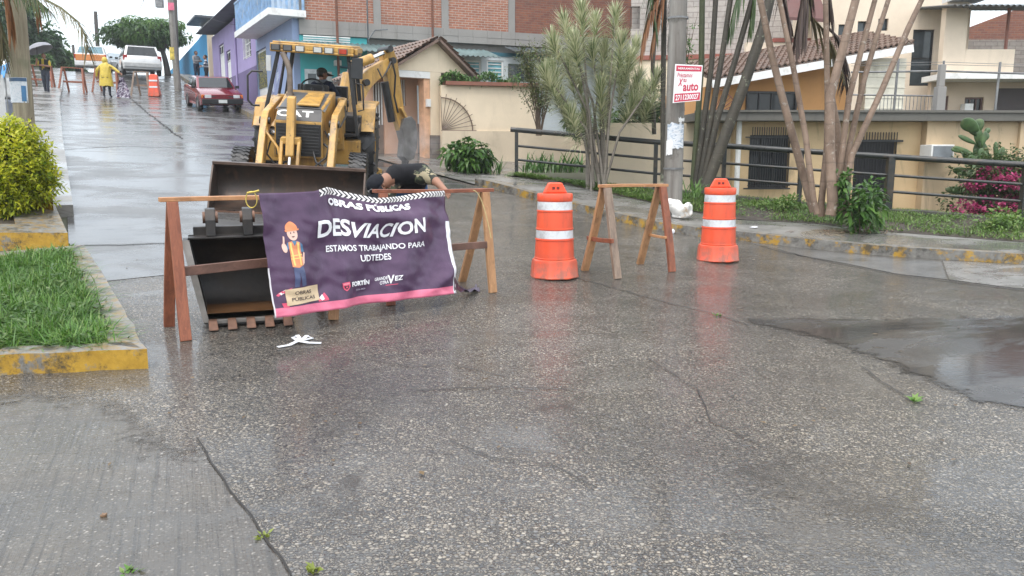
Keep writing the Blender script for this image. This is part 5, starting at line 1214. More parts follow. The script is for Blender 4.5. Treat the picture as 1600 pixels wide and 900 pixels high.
CHR = plain('chrome rod', (.62, .63, .64), .15, .05, 5, metal=1.0); BKT = M('rusty loader steel'); n = BKT.noise(1.6, 8, rough=.72); st = BKT.noise(1.2, 6, BKT.co('Object', (7, 7, .8)))
cc = BKT.mix(BKT.mr(n, .35, .65), (.030, .024, .021), (.075, .046, .032)); cc = BKT.mix(BKT.mr(st, .55, .75, 0, .6), cc, (.14, .075, .045)); BKT.set(col=cc, rough=BKT.mr(n, .3, .7, .25, .55), metal=.3, nor=BKT.bump(n, .25, .02)); BKT = BKT.m
LAMPW = plain('work lamp lens', (.55, .55, .52), .15, .1, 8); LAMPR = plain('red lamp lens', (.42, .05, .025), .2, .2, 8)
bh_x, bh_y = -3.69, 14.85
BHR = empty('backhoe_loader', (bh_x, bh_y, zf(bh_x, bh_y)), R(5.7), rx=R(7.2), ry=R(3.2)); tag(BHR, 'worn yellow backhoe loader with black cab posts digging at the gatehouse', 'backhoe')
P = lambda mb, name, mat=CY, bv=.012, sm=None, par=None: mb.build(name, mat, par or BHR, bevel=bv, smooth=sm)
def wheel(x, y, r, wd, lugs, rimr):
    s_ = 1 if x > 0 else -1; m_ = MB(); h = wd / 2
    m_.lathe([(rimr, -h * .8), (r * .82, -h), (r * .95, -h * .9), (r * .985, -h * .55), (r, 0), (r * .985, h * .55), (r * .95, h * .9), (r * .82, h), (rimr, h * .8)], 36, (x, y, r), 'x', cap=False)
    if lugs:
        for k in range(lugs):
            for sd_2 in (-1, 1):
                a = 2 * math.pi * (k + (.5 if sd_2 > 0 else 0)) / lugs; a2 = a + .32; 
                p0 = V((x + sd_2 * h * .02, y + math.cos(a2) * r * 1.0, r + math.sin(a2) * r * 1.0)); p1 = V((x + sd_2 * h * 1.0, y + math.cos(a) * r * .965, r + math.sin(a) * r * .965))
                m_.bar(p0, p1, .055, .06, up=(0, math.cos((a + a2) / 2), math.sin((a + a2) / 2)))
    else:
        for k in range(30):
            for q in (-.62, -.22, .22, .62):
                a = 2 * math.pi * (k + (q > 0) * .5) / 30; m_.bar((x + q * wd * .62 - .035, y + math.cos(a) * r * .985, r + math.sin(a) * r * .985), (x + q * wd * .62 + .035, y + math.cos(a + .09) * r * .985, r + math.sin(a + .09) * r * .985), .035, .025, up=(0, math.cos(a), math.sin(a)))
    w_ = empty('wheel', (0, 0, 0)); w_.parent = BHR
    m_.build('tyre', RUBB, w_, smooth=35)
    m_ = MB(); m_.lathe([(rimr, -h * .78), (rimr, h * .78)], 30, (x, y, r), 'x', cap=False); m_.lathe([(rimr * .99, s_ * h * .3), (rimr * .55, s_ * h * .35), (rimr * .5, s_ * h * .62), (rimr * .2, s_ * h * .66)], 30, (x, y, r), 'x', cap=True); m_.build('rim', CY, w_, smooth=35)
for s_ in (-1, 1): wheel(s_ * .95, -1.05, .40, .28, 0, .24); wheel(s_ * .90, 1.05, .66, .42, 17, .36)
m_ = MB(); m_.b2(-.95, .95, -1.13, -.97, .33, .47); m_.b2(-.26, .26, -1.2, 2.0, .45, .75); m_.b2(-.42, .42, .1, 1.9, .55, .95); m_.b2(-.85, .85, .95, 1.15, .55, .78); P(m_, 'chassis')
# hood
m_ = MB(); m_.add([(-.40, -1.36, .70), (.40, -1.36, .70), (.44, .12, .70), (-.44, .12, .70), (-.38, -1.36, 1.30), (.38, -1.36, 1.30), (.42, .12, 1.72), (-.42, .12, 1.72), (-.36, -1.18, 1.50), (.36, -1.18, 1.50)],
   [[0, 3, 2, 1], [0, 1, 5, 4], [4, 5, 9, 8], [8, 9, 6, 7], [2, 3, 7, 6], [1, 2, 6, 9, 5], [3, 0, 4, 8, 7]]); P(m_, 'hood', CY, .02)
m_ = MB(); m_.b2(-.36, .36, -1.385, -1.363, .74, 1.26)
for k in range(9): m_.b2(-.33, .33, -1.395, -1.383, .78 + k * .052, .80 + k * .052)
P(m_, 'grille', CBK, .004)
nh = V((0, -.20, .18)).normalized(); up_ = V((0, .18, .20)).normalized()
m_ = MB(); c0_ = V((0, -1.27, 1.40)) + V((0, -.743, .669)) * .004; m_.quad(c0_ + V((-.365, 0, 0)) - up_ * .128, c0_ + V((.365, 0, 0)) - up_ * .128, c0_ + V((.35, 0, 0)) + up_ * .128, c0_ + V((-.35, 0, 0)) + up_ * .128); nose = P(m_, 'nose_panel', CBK, 0)
vs, fs = text_fit('CAT', .58, .13, bold=.035, spacing=1.12); m_ = MB(); m_.add([c0_ + V((0, -.743, .669)) * .004 + V((v.x - .07, 0, 0)) + up_ * (v.y + .01) for v in vs], fs); m_.build('lettering', plain('white decal', (.72, .72, .70), .5, .15, 20), nose)
# dark torn top cover with a yellow plate
m_ = MB(); th_ = math.atan2(.22, 1.30); f = lambda x, y, dz=0.0: (x, y, 1.50 + (y + 1.18) * .1692 + dz)
m_.grid([[f(x, y, .006 + .012 * mnoise.noise(V((x * 7, y * 7, 0))) + (.0 if abs(x) < .33 else -.05)) for x in np.linspace(-.40, .40, 12)] for y in np.linspace(-1.20, -.1, 14)]); P(m_, 'hood_cover', CGR, 0, 60)
m_ = MB(); m_.hexa([f(-.06, -1.16, .03), f(.31, -1.16, .03), f(.29, -.35, .03), f(.02, -.35, .03), f(-.06, -1.16, .065), f(.31, -1.16, .065), f(.29, -.35, .075), f(.02, -.35, .075)]); P(m_, 'hood_plate', CY, .012)
m_ = MB(); m_.tube([(-.30, -.35, 1.45), (-.30, -.35, 1.85), (-.31, -.33, 2.05), (-.36, -.30, 2.20), (-.44, -.27, 2.34)], .048, 12); m_.tube([(-.30, -.35, 1.5), (-.30, -.35, 1.68)], .07, 12); P(m_, 'exhaust_pipe', plain('rusty exhaust', (.19, .15, .12), .55, .3, 10, metal=.3), 0, 50)
m_ = MB(); m_.prism([(.12, 1.0), (.12, 1.60), (.30, 1.64), (.42, 1.54), (.36, 1.0)], -.50, .50, 'x'); P(m_, 'dashboard', CGR, .03)
m_ = MB(); cz = V((-.05, .50, 1.74)); m_.tube([cz + V((.21 * math.cos(t), .10 * math.sin(t), .16 * math.sin(t))) for t in np.linspace(0, 6.283, 24)], .016, 6, cap=False); m_.tube([cz, (0, .36, 1.58)], .025, 8); P(m_, 'steering_wheel', CBK, 0, 60)
m_ = MB(); m_.b2(-.78, .78, .12, 1.75, .93, .985); P(m_, 'cab_floor', CBK)
# loader arms and linkage
for s_ in (-1, 1):
    m_ = MB(); x = s_ * .56
    m_.prism([(.28, 1.50), (.20, 1.62), (-1.15, 1.42), (-1.32, 1.30), (-1.93, .44), (-1.90, .30), (-1.72, .33), (-1.12, 1.12), (-.95, 1.18), (.18, 1.40)], x - .055, x + .055, 'x'); a_ = P(m_, 'loader_arm', CY, .014)
    for (yy, zz) in ((-1.22, 1.27), (-1.86, .38), (.2, 1.52)):
        m_ = MB(); m_.lathe([(.06, x - .085), (.06, x + .085)], 14, (0, yy, zz), 'x'); m_.build('pin', CBK, a_, smooth=40)
    m_ = MB(); m_.b2(x - .10 if s_ > 0 else x - .02, x + .02 if s_ > 0 else x + .10, .05, .30, .70, 1.62); P(m_, 'tower', CY)
    m_ = MB(); m_.tube([(x * .82, .15, .85), (x * .82, -.62, .98)], .055, 10); P(m_, 'lift_cylinder', CY, 0, 50)
    m_ = MB(); m_.tube([(x * .82, -.62, .98), (x * .82, -1.10, 1.08)], .028, 8); P(m_, 'lift_rod', CHR, 0, 50)
m_ = MB(); m_.tube([(-.56, -1.86, .50), (.56, -1.86, .50)], .075, 12); P(m_, 'cross_tube', CY, 0, 50)
m_ = MB(); m_.tube([(-.53, -1.25, 1.20), (-.50, -1.42, 1.10), (-.30, -1.55, .88), (-.24, -1.62, .62), (-.26, -1.68, .45)], .022, 8); P(m_, 'brace_pipe', CY, 0, 50)
m_ = MB(); m_.prism([(-1.52, 1.68), (-1.40, 1.70), (-1.42, 1.30), (-1.50, .86), (-1.66, .70), (-1.74, .78), (-1.62, 1.20)], -.155, -.025, 'x'); P(m_, 'tilt_lever', CY, .014)
m_ = MB(); m_.b2(-.24, .06, -1.64, -1.46, .95, 1.06); P(m_, 'lever_block', CY)
for x in (-.225, .045):
    m_ = MB(); m_.prism([(-1.50, 1.02), (-1.62, 1.04), (-1.98, .30), (-1.88, .24)], x - .025, x + .025, 'x'); P(m_, 'link', CY, .01)
m_ = MB(); m_.tube([(-.09, -1.60, .92), (-.09, -1.86, .42)], .032, 10); P(m_, 'tilt_rod', CHR, 0, 50)
m_ = MB(); m_.tube([(.24, -1.4, .82), (.30, -1.5, .66), (.42, -1.62, .62)], .02, 8); m_.tube([(.40, -1.30, .95), (.52, -1.36, .86), (.50, -1.2, .74)], .02, 8); P(m_, 'hydraulic_hose', CBK, 0, 50)
# front bucket: open towards the camera
bw = 1.14
prof = [(-2.62, .03), (-2.45, .02), (-2.22, .05), (-2.06, .16), (-1.99, .32), (-2.02, .47), (-2.09, .58), (-2.20, .66)]
outer = []; th = .022
for i, p in enumerate(prof):
    a = V((*prof[max(i - 1, 0)], 0)); b = V((*prof[min(i + 1, len(prof) - 1)], 0)); d = (b - a).normalized(); outer.append((p[0] + d.y * th, p[1] - d.x * th))
m_ = MB(); m_.prism(prof[::-1] + outer, -bw, bw, 'x'); fb = P(m_, 'loader_bucket', BKT, 0, 40)
for s_ in (-1, 1):
    m_ = MB(); m_.prism([(-2.60, .03)] + prof[1:] + [(-2.24, .64), (-2.40, .40)], s_ * bw - .0 if s_ > 0 else s_ * bw - .025, s_ * bw + .025 if s_ > 0 else s_ * bw, 'x'); m_.build('side_plate', BKT, fb)
m_ = MB(); m_.b2(-bw - .02, bw + .02, -2.67, -2.45, -.012, .018); m_.build('cutting_edge', plain('brown worn edge', (.16, .085, .055), .4, .35, 5, metal=.3), fb)
m_ = MB(); m_.b2(-bw - .02, bw + .02, -2.23, -2.15, .66, .70); m_.build('top_edge', plain('scuffed edge', (.10, .065, .05), .4, .4, 5, metal=.3), fb)
for pts in ([(-.46, -1.30, .95), (-.50, -1.42, .75), (-.36, -1.5, .60), (-.15, -1.52, .66)], [(.40, -1.2, 1.15), (.50, -1.32, 1.0), (.46, -1.5, .75), (.30, -1.6, .62)], [(-.62, -.2, 1.50), (-.68, -.6, 1.36), (-.64, -1.1, 1.22)], [(.62, -.2, 1.50), (.68, -.6, 1.36), (.64, -1.1, 1.22)], [(.44, -.9, 1.02), (.50, -.5, 1.2), (.47, -.1, 1.12)]):
    m_ = MB(); m_.tube(pts, .016, 6); P(m_, 'hydraulic_hose', CBK, 0, 50)
# cab frame
def tub(pts, r, name, mat=CBK, n=8): m_ = MB(); m_.tube(pts, r, n); return P(m_, name, mat, 0, 50)
for s_ in (-1, 1):
    m_ = MB(); m_.bar((s_ * .84, -.12, .98), (s_ * .60 + .05, -.02, 2.37), .065, .05, (0, 1, 0)); P(m_, 'cab_post', CBK, .01)
    m_ = MB(); m_.bar((s_ * .78, 1.55, .98), (s_ * .59 + .05, 1.45, 2.37), .075, .08, (0, 1, 0)); P(m_, 'cab_post', CBK, .01)
    m_ = MB(); m_.bar((s_ * .74, .78, 1.3), (s_ * .60 + .05, .72, 2.37), .05, .05, (0, 1, 0)); m_.bar((s_ * .83, -.1, 1.10), (s_ * .80, 1.5, 1.34), .05, .05); P(m_, 'cab_rail', CBK, .01)
    # fender over the rear wheel
    x0_, x1_ = s_ * .70, s_ * 1.10; m_ = MB(); m_.prism([(.34, 1.02), (.42, 1.05), (.62, 1.42), (.80, 1.50), (1.72, 1.50), (1.72, 1.44), (.84, 1.44), (.66, 1.36)], min(x0_, x1_), max(x0_, x1_), 'x'); P(m_, 'fender', CY, .015)
    m_ = MB(); m_.b2(min(s_ * .42, s_ * .86), max(s_ * .42, s_ * .86), .16, .55, .42, .86); P(m_, 'step_box', CY, .02)
tub([(-.98, -.16, 1.42), (-1.05, -.18, 1.50), (-1.05, -.18, 1.92), (-.98, -.16, 2.0), (-.80, -.1, 2.0)], .018, 'grab_rail'); tub([(-.86, -.14, 1.42), (-.98, -.16, 1.42)], .018, 'grab_rail')
tub([(.80, -.1, 1.9), (.92, -.12, 1.88), (.94, -.12, 1.45), (.84, -.1, 1.42)], .015, 'grab_rail')
m_ = MB(); m_.b2(-.65, .75, -.165, 1.55, 2.35, 2.40); P(m_, 'roof_lining', CBK)
m_ = MB(); m_.b2(-.66, .76, -.22, 1.58, 2.403, 2.50); m_.b2(-.63, .73, -.15, 1.5, 2.50, 2.53); m_.b2(-.66, .76, -.225, -.17, 2.355, 2.403); rf = P(m_, 'roof', CY, .015)
m_ = MB(); m_.b2(.762, .82, -.15, .0, 2.38, 2.48); m_.build('roof_end', CY, rf, bevel=.015)
for k, x in enumerate((-.56, -.36, -.15, .15, .34, .58)):
    m_ = MB(); m_.b2(x - .08, x + .08, -.237, -.223, 2.375, 2.475); lp_ = m_.build('lamp_housing', CBK if k in (0, 1) else CGR, rf, bevel=.008)
    m_ = MB(); m_.b2(x - .062, x + .062, -.245, -.2385, 2.385, 2.465); m_.build('lens', LAMPR if k == 5 else (LAMPW if k > 1 else CGR), lp_, bevel=.006)
m_ = MB(); m_.b2(.72, .92, -.18, -.15, 1.98, 2.34); P(m_, 'mirror', plain('mirror back', (.035, .038, .042), .35), .01); tub([(.64, -.03, 2.27), (.78, -.145, 2.24)], .012, 'mirror_arm')
m_ = MB(); m_.b2(-.74, -.66, -.14, -.10, 2.02, 2.28); P(m_, 'notice', plain('white notice', (.55, .56, .56), .5), .004)
# glass pane at the left front
gl = M('cab glass'); gl.set(col=(.9, .95, .95), rough=.02, trans=1.0, ior=1.02, alpha=.35); m_ = MB(); m_.quad((-.78, .0, 1.15), (-.72, .70, 1.15), (-.55, .68, 2.34), (-.56, .03, 2.34)); P(m_, 'side_window', gl.m, 0)
# seat and levers
m_ = MB(); m_.b2(-.24, .24, .72, 1.15, 1.02, 1.32); m_.b2(-.23, .23, .62, .74, 1.325, 1.80); P(m_, 'seat', CBK, .04)
for x in (-.32, -.2, .22, .34): tub([(x, 1.45, 1.0), (x * 1.1, 1.38, 1.72)], .012, 'lever')
m_ = MB(); m_.b2(.50, .86, .30, 1.2, .99, 1.30); P(m_, 'side_console', CBK, .03)
for s_ in (-1, 1): m_ = MB(); m_.b2(s_ * .36 - .12, s_ * .36 + .12, 1.55, 1.75, .80, 1.75); P(m_, 'rear_console', CBK, .02)
m_ = MB(); m_.prism([(1.75, .55), (1.75, 1.05), (2.15, 1.0), (2.15, .6)], -.95, .95, 'x'); P(m_, 'rear_frame', CY, .02)
# stabiliser at the right rear
st0, st1 = at(566, 258, 16.9), at(592, 271, 16.5); st2 = G(608, 281)
def PW(mb, name, mat=CY, sm=None, bv=0): return mb.build(name, mat, BHR, world=True, smooth=sm, bevel=bv)
m_ = MB(); m_.bar(st0, st1, .16, .16); sb = PW(m_, 'stabiliser', CY, None, .01); m_ = MB(); m_.tube([st1, st1.lerp(st2, .8)], .03, 8); m_.build('rod', CHR, sb); 
for c in (sb.children): 
    c.data.transform(BHR.matrix_basis.inverted())
m_ = MB(); m_.box((0, 0, .03), (.35, .3, .05)); sp_ = m_.build('foot', CBK, sb); sp_.data.transform(BHR.matrix_basis.inverted() @ Matrix.Translation(st2))
# boom, stick and digging bucket (placed in the world, joined to the machine)
piv = BHR.matrix_basis @ V((.35, 2.15, .95))
def plate_arm(pts, wid, hts, name, mat=CY):
    """box-section arm following points; its depth grows and shrinks along the way"""
    m_ = MB(); ax_ = V((.80, .60, 0)).normalized(); sd2 = V((ax_.y, -ax_.x, 0)); rows = []
    for i, p in enumerate(pts):
        a = V(pts[max(i - 1, 0)]); b = V(pts[min(i + 1, len(pts) - 1)]); d = (b - a).normalized(); u_ = sd2.cross(d).normalized(); h = hts[i]
        rows.append([V(p) - sd2 * wid / 2 - u_ * h / 2, V(p) + sd2 * wid / 2 - u_ * h / 2, V(p) + sd2 * wid / 2 + u_ * h / 2, V(p) - sd2 * wid / 2 + u_ * h / 2])
    for r_ in rows: m_.v += r_
    for i in range(len(rows) - 1):
        for k in range(4): a = i * 4 + k; c = i * 4 + (k + 1) % 4; m_.f.append([a, c, c + 4, a + 4]); m_.mi.append(0)
    m_.f.append([3, 2, 1, 0]); m_.mi.append(0); e = (len(rows) - 1) * 4; m_.f.append([e, e + 1, e + 2, e + 3]); m_.mi.append(0)
    return PW(m_, name, mat, None, .012)
b1 = [piv, at(551, 170, 17.2), at(556, 148, 17.3), at(566, 130, 17.45), at(580, 117, 17.6), at(594, 108, 17.75), at(606, 98, 17.9)]
boom = plate_arm(b1, .24, [.32, .33, .34, .34, .31, .27, .22], 'boom')
m_ = MB(); m_.tube([at(531, 186, 16.7), at(537, 150, 16.9), at(543, 116, 17.05)], [.13, .12, .11], 12); bc = PW(m_, 'swing_post', CY, 50)
m_ = MB(); m_.tube([at(548, 103, 17.1), at(581, 91, 17.45)], .10, 12); PW(m_, 'stick_cylinder', CY, 50); m_ = MB(); m_.tube([at(581, 91, 17.45), at(599, 83, 17.7)], .045, 10); PW(m_, 'stick_rod', CHR, 50)
stk = [at(602, 78, 17.85), at(607, 96, 17.95), at(613, 130, 18.05), at(620, 170, 18.15), at(627, 203, 18.2)]
stick = plate_arm(stk, .22, [.26, .33, .29, .24, .18], 'stick')
m_ = MB(); m_.tube([at(601, 128, 17.8), at(612, 190, 18.0)], .085, 10); PW(m_, 'bucket_cylinder', CBK, 50)
for q in (stk[0], stk[1], b1[3]):
    m_ = MB(); m_.tube([q - V((.12, -.16, 0)) * 1.2, q + V((.12, -.16, 0)) * 1.2], .07, 12); PW(m_, 'pivot_pin', CBK, 50)
m_ = MB(); m_.tube([at(590, 107, 17.5), at(597, 122, 17.5), at(604, 112, 17.6), at(611, 96, 17.7)], .02, 6); PW(m_, 'hydraulic_hose', CBK, 50)
m_ = MB(); m_.tube([at(612, 92, 17.7), at(618, 118, 17.8), at(616, 150, 17.9), at(622, 176, 18)], .022, 6); PW(m_, 'hydraulic_hose', CBK, 50)
m_ = MB(); m_.tube([at(556, 158, 16.9), at(566, 176, 16.9), at(572, 198, 17.0), at(567, 206, 17)], .025, 6); PW(m_, 'hydraulic_hose', plain('green hose', (.02, .12, .09), .4), 50)
m_ = MB(); m_.bar(at(626, 168, 18.0), at(635, 186, 18.1), .10, .06); m_.bar(at(635, 186, 18.1), at(630, 206, 18.1), .10, .06); PW(m_, 'bucket_link', CY, None, .008)
# bucket on the stick: side-on curled shell
bc0 = at(634, 216, 18.2); GREYB = plain('muddy grey steel', (.11, .105, .10), .5, .4, 4, metal=.25, bump=.3, bscale=12)
ex_, ez_ = V((.92, .38, 0)), V((0, 0, 1)); nx_ = V((.38, -.92, 0))
pr = [(-.10, .42), (.06, .47), (.16, .36), (.20, .10), (.18, -.20), (.10, -.46), (-.04, -.50), (-.14, -.40), (-.10, -.05), (-.16, .20)]
m_ = MB(); n_ = len(pr); A = [bc0 + ex_ * a + ez_ * b - nx_ * .28 for a, b in pr]; B = [bc0 + ex_ * a + ez_ * b + nx_ * .28 for a, b in pr]
m_.add(A + B, [list(range(n_)), list(range(n_, 2 * n_))[::-1]] + [[i, (i + 1) % n_, n_ + (i + 1) % n_, n_ + i] for i in range(n_)]); db = PW(m_, 'digging_bucket', GREYB, 45, .01)
for k in range(4):
    q = bc0 + nx_ * (-.22 + k * .147) + ex_ * -.02 + ez_ * -.50; m_ = MB(); m_.bar(q, q + ez_ * -.14 - ex_ * .04, .06, .04, w1=.03, h1=.02); o = m_.build('tooth', DKST, db); o.data.transform(BHR.matrix_basis.inverted())
# steam round the bucket
sm = M('steam'); sm.nt.nodes.remove(sm.b); pv = sm.n('VolumePrincipled', {'Color': (.9, .9, .92), 'Anisotropy': .2})
dd = sm.n('VectorMath', {0: sm.co('Object')}, operation='LENGTH').outputs[1]
sm.put(pv.inputs['Density'], sm.ma('MULTIPLY', sm.mr(dd, .15, 1.0, 1, 0), sm.mr(sm.noise(2.4, 4, rough=.6, dist=.6), .44, .68, 0, 1.6))); sm.nt.links.new(pv.outputs[0], sm.o.inputs['Volume'])
m_ = MB(); m_.sph((0, 0, 0), 1.0, 20, 12); so = m_.build('steam', sm.m, None, smooth=180); so.location = at(646, 235, 18.0); so.scale = (.75, .6, .85); tag(so, kind='stuff')
# ================================================================== PEOPLE
SKIN = plain('brown skin', (.26, .125, .075), .5, .1, 9); HAIR = plain('black hair', (.012, .010, .009), .45, .3, 30)
def cloth(name, c, rough=.8, var=.2): 
    m = M(name); n = m.noise(7, 5, dist=.8); m.set(col=m.mix(m.mr(n, .3, .7), sc3(c, 1 - var), sc3(c, 1 + var)), rough=rough, spec=.15, nor=m.bump(n, .5, .03)); return m.m
def person(label, base, rz, J, B, mats, hat=None, hair=True, head_dir=(0, -1, 0), head_tilt=(0, 0, 1), hands=True, extra=None, group=None):
    """J: joint name -> (xyz local, radius); B: list of (joint a, joint b, material index). One skinned body."""
    r = empty('person', base, rz); tag(r, label, 'person', group)
    J = dict(J); B = list(B)
    if hands:
        for s_ in ('l', 'r'):
            el, hd = V(J['elbow_' + s_][0]), V(J['hand_' + s_][0]); d = (hd - el).normalized(); sd_2 = d.cross(V((0, 1, .2))).normalized()
            J['palm_' + s_] = (tuple(hd + d * .07), .028); B.append(('hand_' + s_, 'palm_' + s_, 0))
            for k, (o_, ln) in enumerate(((-.030, .060), (-.010, .072), (.010, .068), (.030, .052))):
                a = hd + d * .085 + sd_2 * o_; J[f'f{k}a_{s_}'] = (tuple(a), .011); J[f'f{k}b_{s_}'] = (tuple(a + d * ln * .55), .010); J[f'f{k}c_{s_}'] = (tuple(a + d * ln * .85 + V((0, -.02, -.012))), .009)
                B += [('palm_' + s_, f'f{k}a_{s_}', 0), (f'f{k}a_{s_}', f'f{k}b_{s_}', 0), (f'f{k}b_{s_}', f'f{k}c_{s_}', 0)]
            a = hd + d * .03 + sd_2 * -.035; J['ta_' + s_] = (tuple(a), .013); J['tb_' + s_] = (tuple(a + d * .035 + sd_2 * -.02), .011); B += [('hand_' + s_, 'ta_' + s_, 0), ('ta_' + s_, 'tb_' + s_, 0)]
    names = list(J); idx = {n_: i for i, n_ in enumerate(names)}
    me = bpy.data.meshes.new('body'); me.from_pydata([J[n_][0] for n_ in names], [(idx[a], idx[b]) for a, b, _ in B], []); me.update()
    ob = bpy.data.objects.new('body', me); col.objects.link(ob); md = ob.modifiers.new('skin', 'SKIN'); md.use_smooth_shade = True
    sk = me.skin_vertices[0].data if me.skin_vertices else None
    if sk:
        for i, n_ in enumerate(names):
            rd = J[n_][1]; sk[i].radius = (rd, rd) if isinstance(rd, (int, float)) else rd; sk[i].use_root = (n_ == 'pelvis')
    ss = ob.modifiers.new('sub', 'SUBSURF'); ss.levels = 2; ss.render_levels = 2
    dg = bpy.context.evaluated_depsgraph_get(); m2 = bpy.data.meshes.new_from_object(ob.evaluated_get(dg)); bpy.data.objects.remove(ob)
    m2.materials.clear()
    for m_ in mats: m2.materials.append(m_)
    segs = [(V(J[a][0]), V(J[b][0]), mi) for a, b, mi in B]
    for p in m2.polygons:
        c = p.center; best = None
        for a, b, mi in segs:
            d = b - a; t = max(0, min(1, (c - a).dot(d) / max(d.length_squared, 1e-9))); q = (c - a - d * t).length
            if best is None or q < best[0]: best = (q, mi)
        p.material_index = best[1]; p.use_smooth = True
    bo = bpy.data.objects.new('body', m2); col.objects.link(bo); bo.parent = r
    # head: skull, face, ears
    hp = V(J['head'][0]); f_ = V(head_dir).normalized(); u_ = V(head_tilt); u_ = (u_ - f_ * u_.dot(f_)).normalized(); s_ = f_.cross(u_).normalized()
    rot = Matrix((s_, f_, u_)).transposed()
    m_ = MB(); m_.sph((0, 0, 0), (.075, .098, .115), 20, 14)
    nv = []
    for p in m_.v:
        k = 1.0
        if p.z < -.03: k = 1 - .35 * min(1, (-.03 - p.z) / .085)
        q = V((p.x * k, p.y * (k if p.y < 0 else 1) + (.012 if p.z < -.03 else 0), p.z))
        nv.append(q)
    m_.v = nv
    m_.sph((0, .102, -.012), (.014, .022, .022), 8, 6)
    for e_ in (-1, 1): m_.sph((e_ * .076, -.005, -.005), (.012, .022, .032), 8, 6)
    m_.v = [rot @ p + hp for p in m_.v]
    hd_ = m_.build('head', SKIN, r, smooth=180, recalc=True)
    m_ = MB()
    for e_ in (-1, 1): m_.sph((e_ * .030, .083, .012), (.012, .010, .007), 8, 6)
    m_.v = [rot @ p + hp for p in m_.v]; m_.build('eyes', plain('dark eye', (.02, .015, .012), .3), hd_, smooth=180)
    m_ = MB(); m_.sph((0, .078, -.055), (.026, .012, .007), 8, 6); m_.v = [rot @ p + hp for p in m_.v]; m_.build('mouth', plain('lips', (.22, .08, .06), .5), hd_, smooth=180)
    if hair:
        m_ = MB(); m_.sph((0, -.012, .018), (.084, .098, .108), 18, 12); m_.v = [V((p.x, min(p.y, .058 + max(0, p.z - .06) * .3), max(p.z, -.05 if p.y < .02 else .055))) for p in m_.v]; m_.v = [rot @ p + hp for p in m_.v]; m_.build('hair', HAIR, hd_, smooth=180)
    if hat is not None:
        m_ = MB(); m_.sph((0, -.004, .045), (.090, .108, .085), 20, 12); m_.v = [V((p.x, p.y, max(p.z, .038))) for p in m_.v]
        b = len(m_.v); m_.grid([[V((.085 * math.sin(t) * k, .085 * math.cos(t) * k + (.01 if k > 1 else 0) + (k - 1) * .10, .045 - (k - 1) * .06)) for t in np.linspace(-1.25, 1.25, 11)] for k in (1.0, 1.35, 1.75)])
        m_.v = [rot @ p + hp for p in m_.v]; m_.build('cap', hat, hd_, smooth=60)
    return r, rot, hp, hd_
def std_bones(top, arms, pants, shoes, sleeve=None):
    sl = arms if sleeve is None else sleeve
    B = [('pelvis', 'waist', pants), ('waist', 'chest', top), ('chest', 'neck', top), ('neck', 'head', 0)]
    for s_ in 'lr': B += [('chest', 'shoulder_' + s_, top), ('shoulder_' + s_, 'elbow_' + s_, sl), ('elbow_' + s_, 'hand_' + s_, arms), ('pelvis', 'hip_' + s_, pants), ('hip_' + s_, 'knee_' + s_, pants), ('knee_' + s_, 'ankle_' + s_, pants), ('ankle_' + s_, 'toe_' + s_, shoes)]
    return B
def std_joints(H=1.7, face=-1, arms=None, stride=.06, bulk=1.0, spread=.09):
    k = H / 1.7; y = face
    J = {'pelvis': ((0, 0, .93 * k), .125 * bulk), 'waist': ((0, 0, 1.06 * k), .125 * bulk), 'chest': ((0, 0, 1.28 * k), .14 * bulk), 'neck': ((0, .01 * -y, 1.46 * k), .055), 'head': ((0, .02 * y, 1.585 * k), .05)}
    for s_, sx in (('l', -1), ('r', 1)):
        st = stride * sx
        J['shoulder_' + s_] = ((sx * .18 * k, 0, 1.38 * k), .062 * bulk); J['hip_' + s_] = ((sx * .09 * k, 0, .88 * k), .092 * bulk)
        J['knee_' + s_] = ((sx * spread, y * (.02 + st * .5), .49 * k), .066); J['ankle_' + s_] = ((sx * spread, -y * (.03 - st), .085), .045); J['toe_' + s_] = ((sx * (spread + .02), y * .13 + y * st, .035), .04)
        J['elbow_' + s_] = ((sx * .24 * k, -y * .02, 1.10 * k), .044 * bulk); J['hand_' + s_] = ((sx * .25 * k, y * .06, .86 * k), .032)
    for a, v in (arms or {}).items(): J[a] = v
    return J
NAVY = cloth('dark navy jacket', (.014, .018, .034), .75); JEAN = cloth('dark jeans', (.020, .028, .048), .8); SHOE = plain('dark shoe', (.018, .016, .015), .5); BLK = cloth('black shirt', (.010, .010, .012), .8); CAPB = cloth('black cap', (.008, .009, .013), .7)
# operator, seated with his back to the camera, working the boom
J = std_joints(1.7, 1, {'elbow_l': ((-.30, .12, 1.12), .055), 'hand_l': ((-.16, .36, 1.10), .034), 'elbow_r': ((.31, .10, 1.10), .055), 'hand_r': ((.18, .36, 1.10), .034), 'knee_l': ((-.16, .44, .90), .075), 'knee_r': ((.16, .44, .90), .075), 'ankle_l': ((-.16, .50, .46), .05), 'ankle_r': ((.16, .50, .46), .05), 'toe_l': ((-.17, .64, .41), .042), 'toe_r': ((.17, .64, .41), .042)}, bulk=1.36)
ob_ = BHR.matrix_basis @ V((.12, .98, .40)); px_, py_ = px_of(ob_ + V((0, 0, 1.5)))
r_, rot, hp, hd_ = person('person in dark jacket and grey green cap driving the digger, back turned', ob_, R(-14), J, std_bones(1, 1, 2, 3), [SKIN, NAVY, JEAN, SHOE], hat=cloth('olive cap', (.045, .048, .036)), head_dir=(.75, 1, -.1))
m_ = MB(); m_.tube([V((.085 * math.cos(t), .085 * math.sin(t) - .005, 1.455 + .012 * math.sin(t))) for t in np.linspace(0, 6.283, 18)], .035, 8, cap=False); m_.build('collar', cloth('grey hood', (.16, .17, .19)), r_, smooth=180)
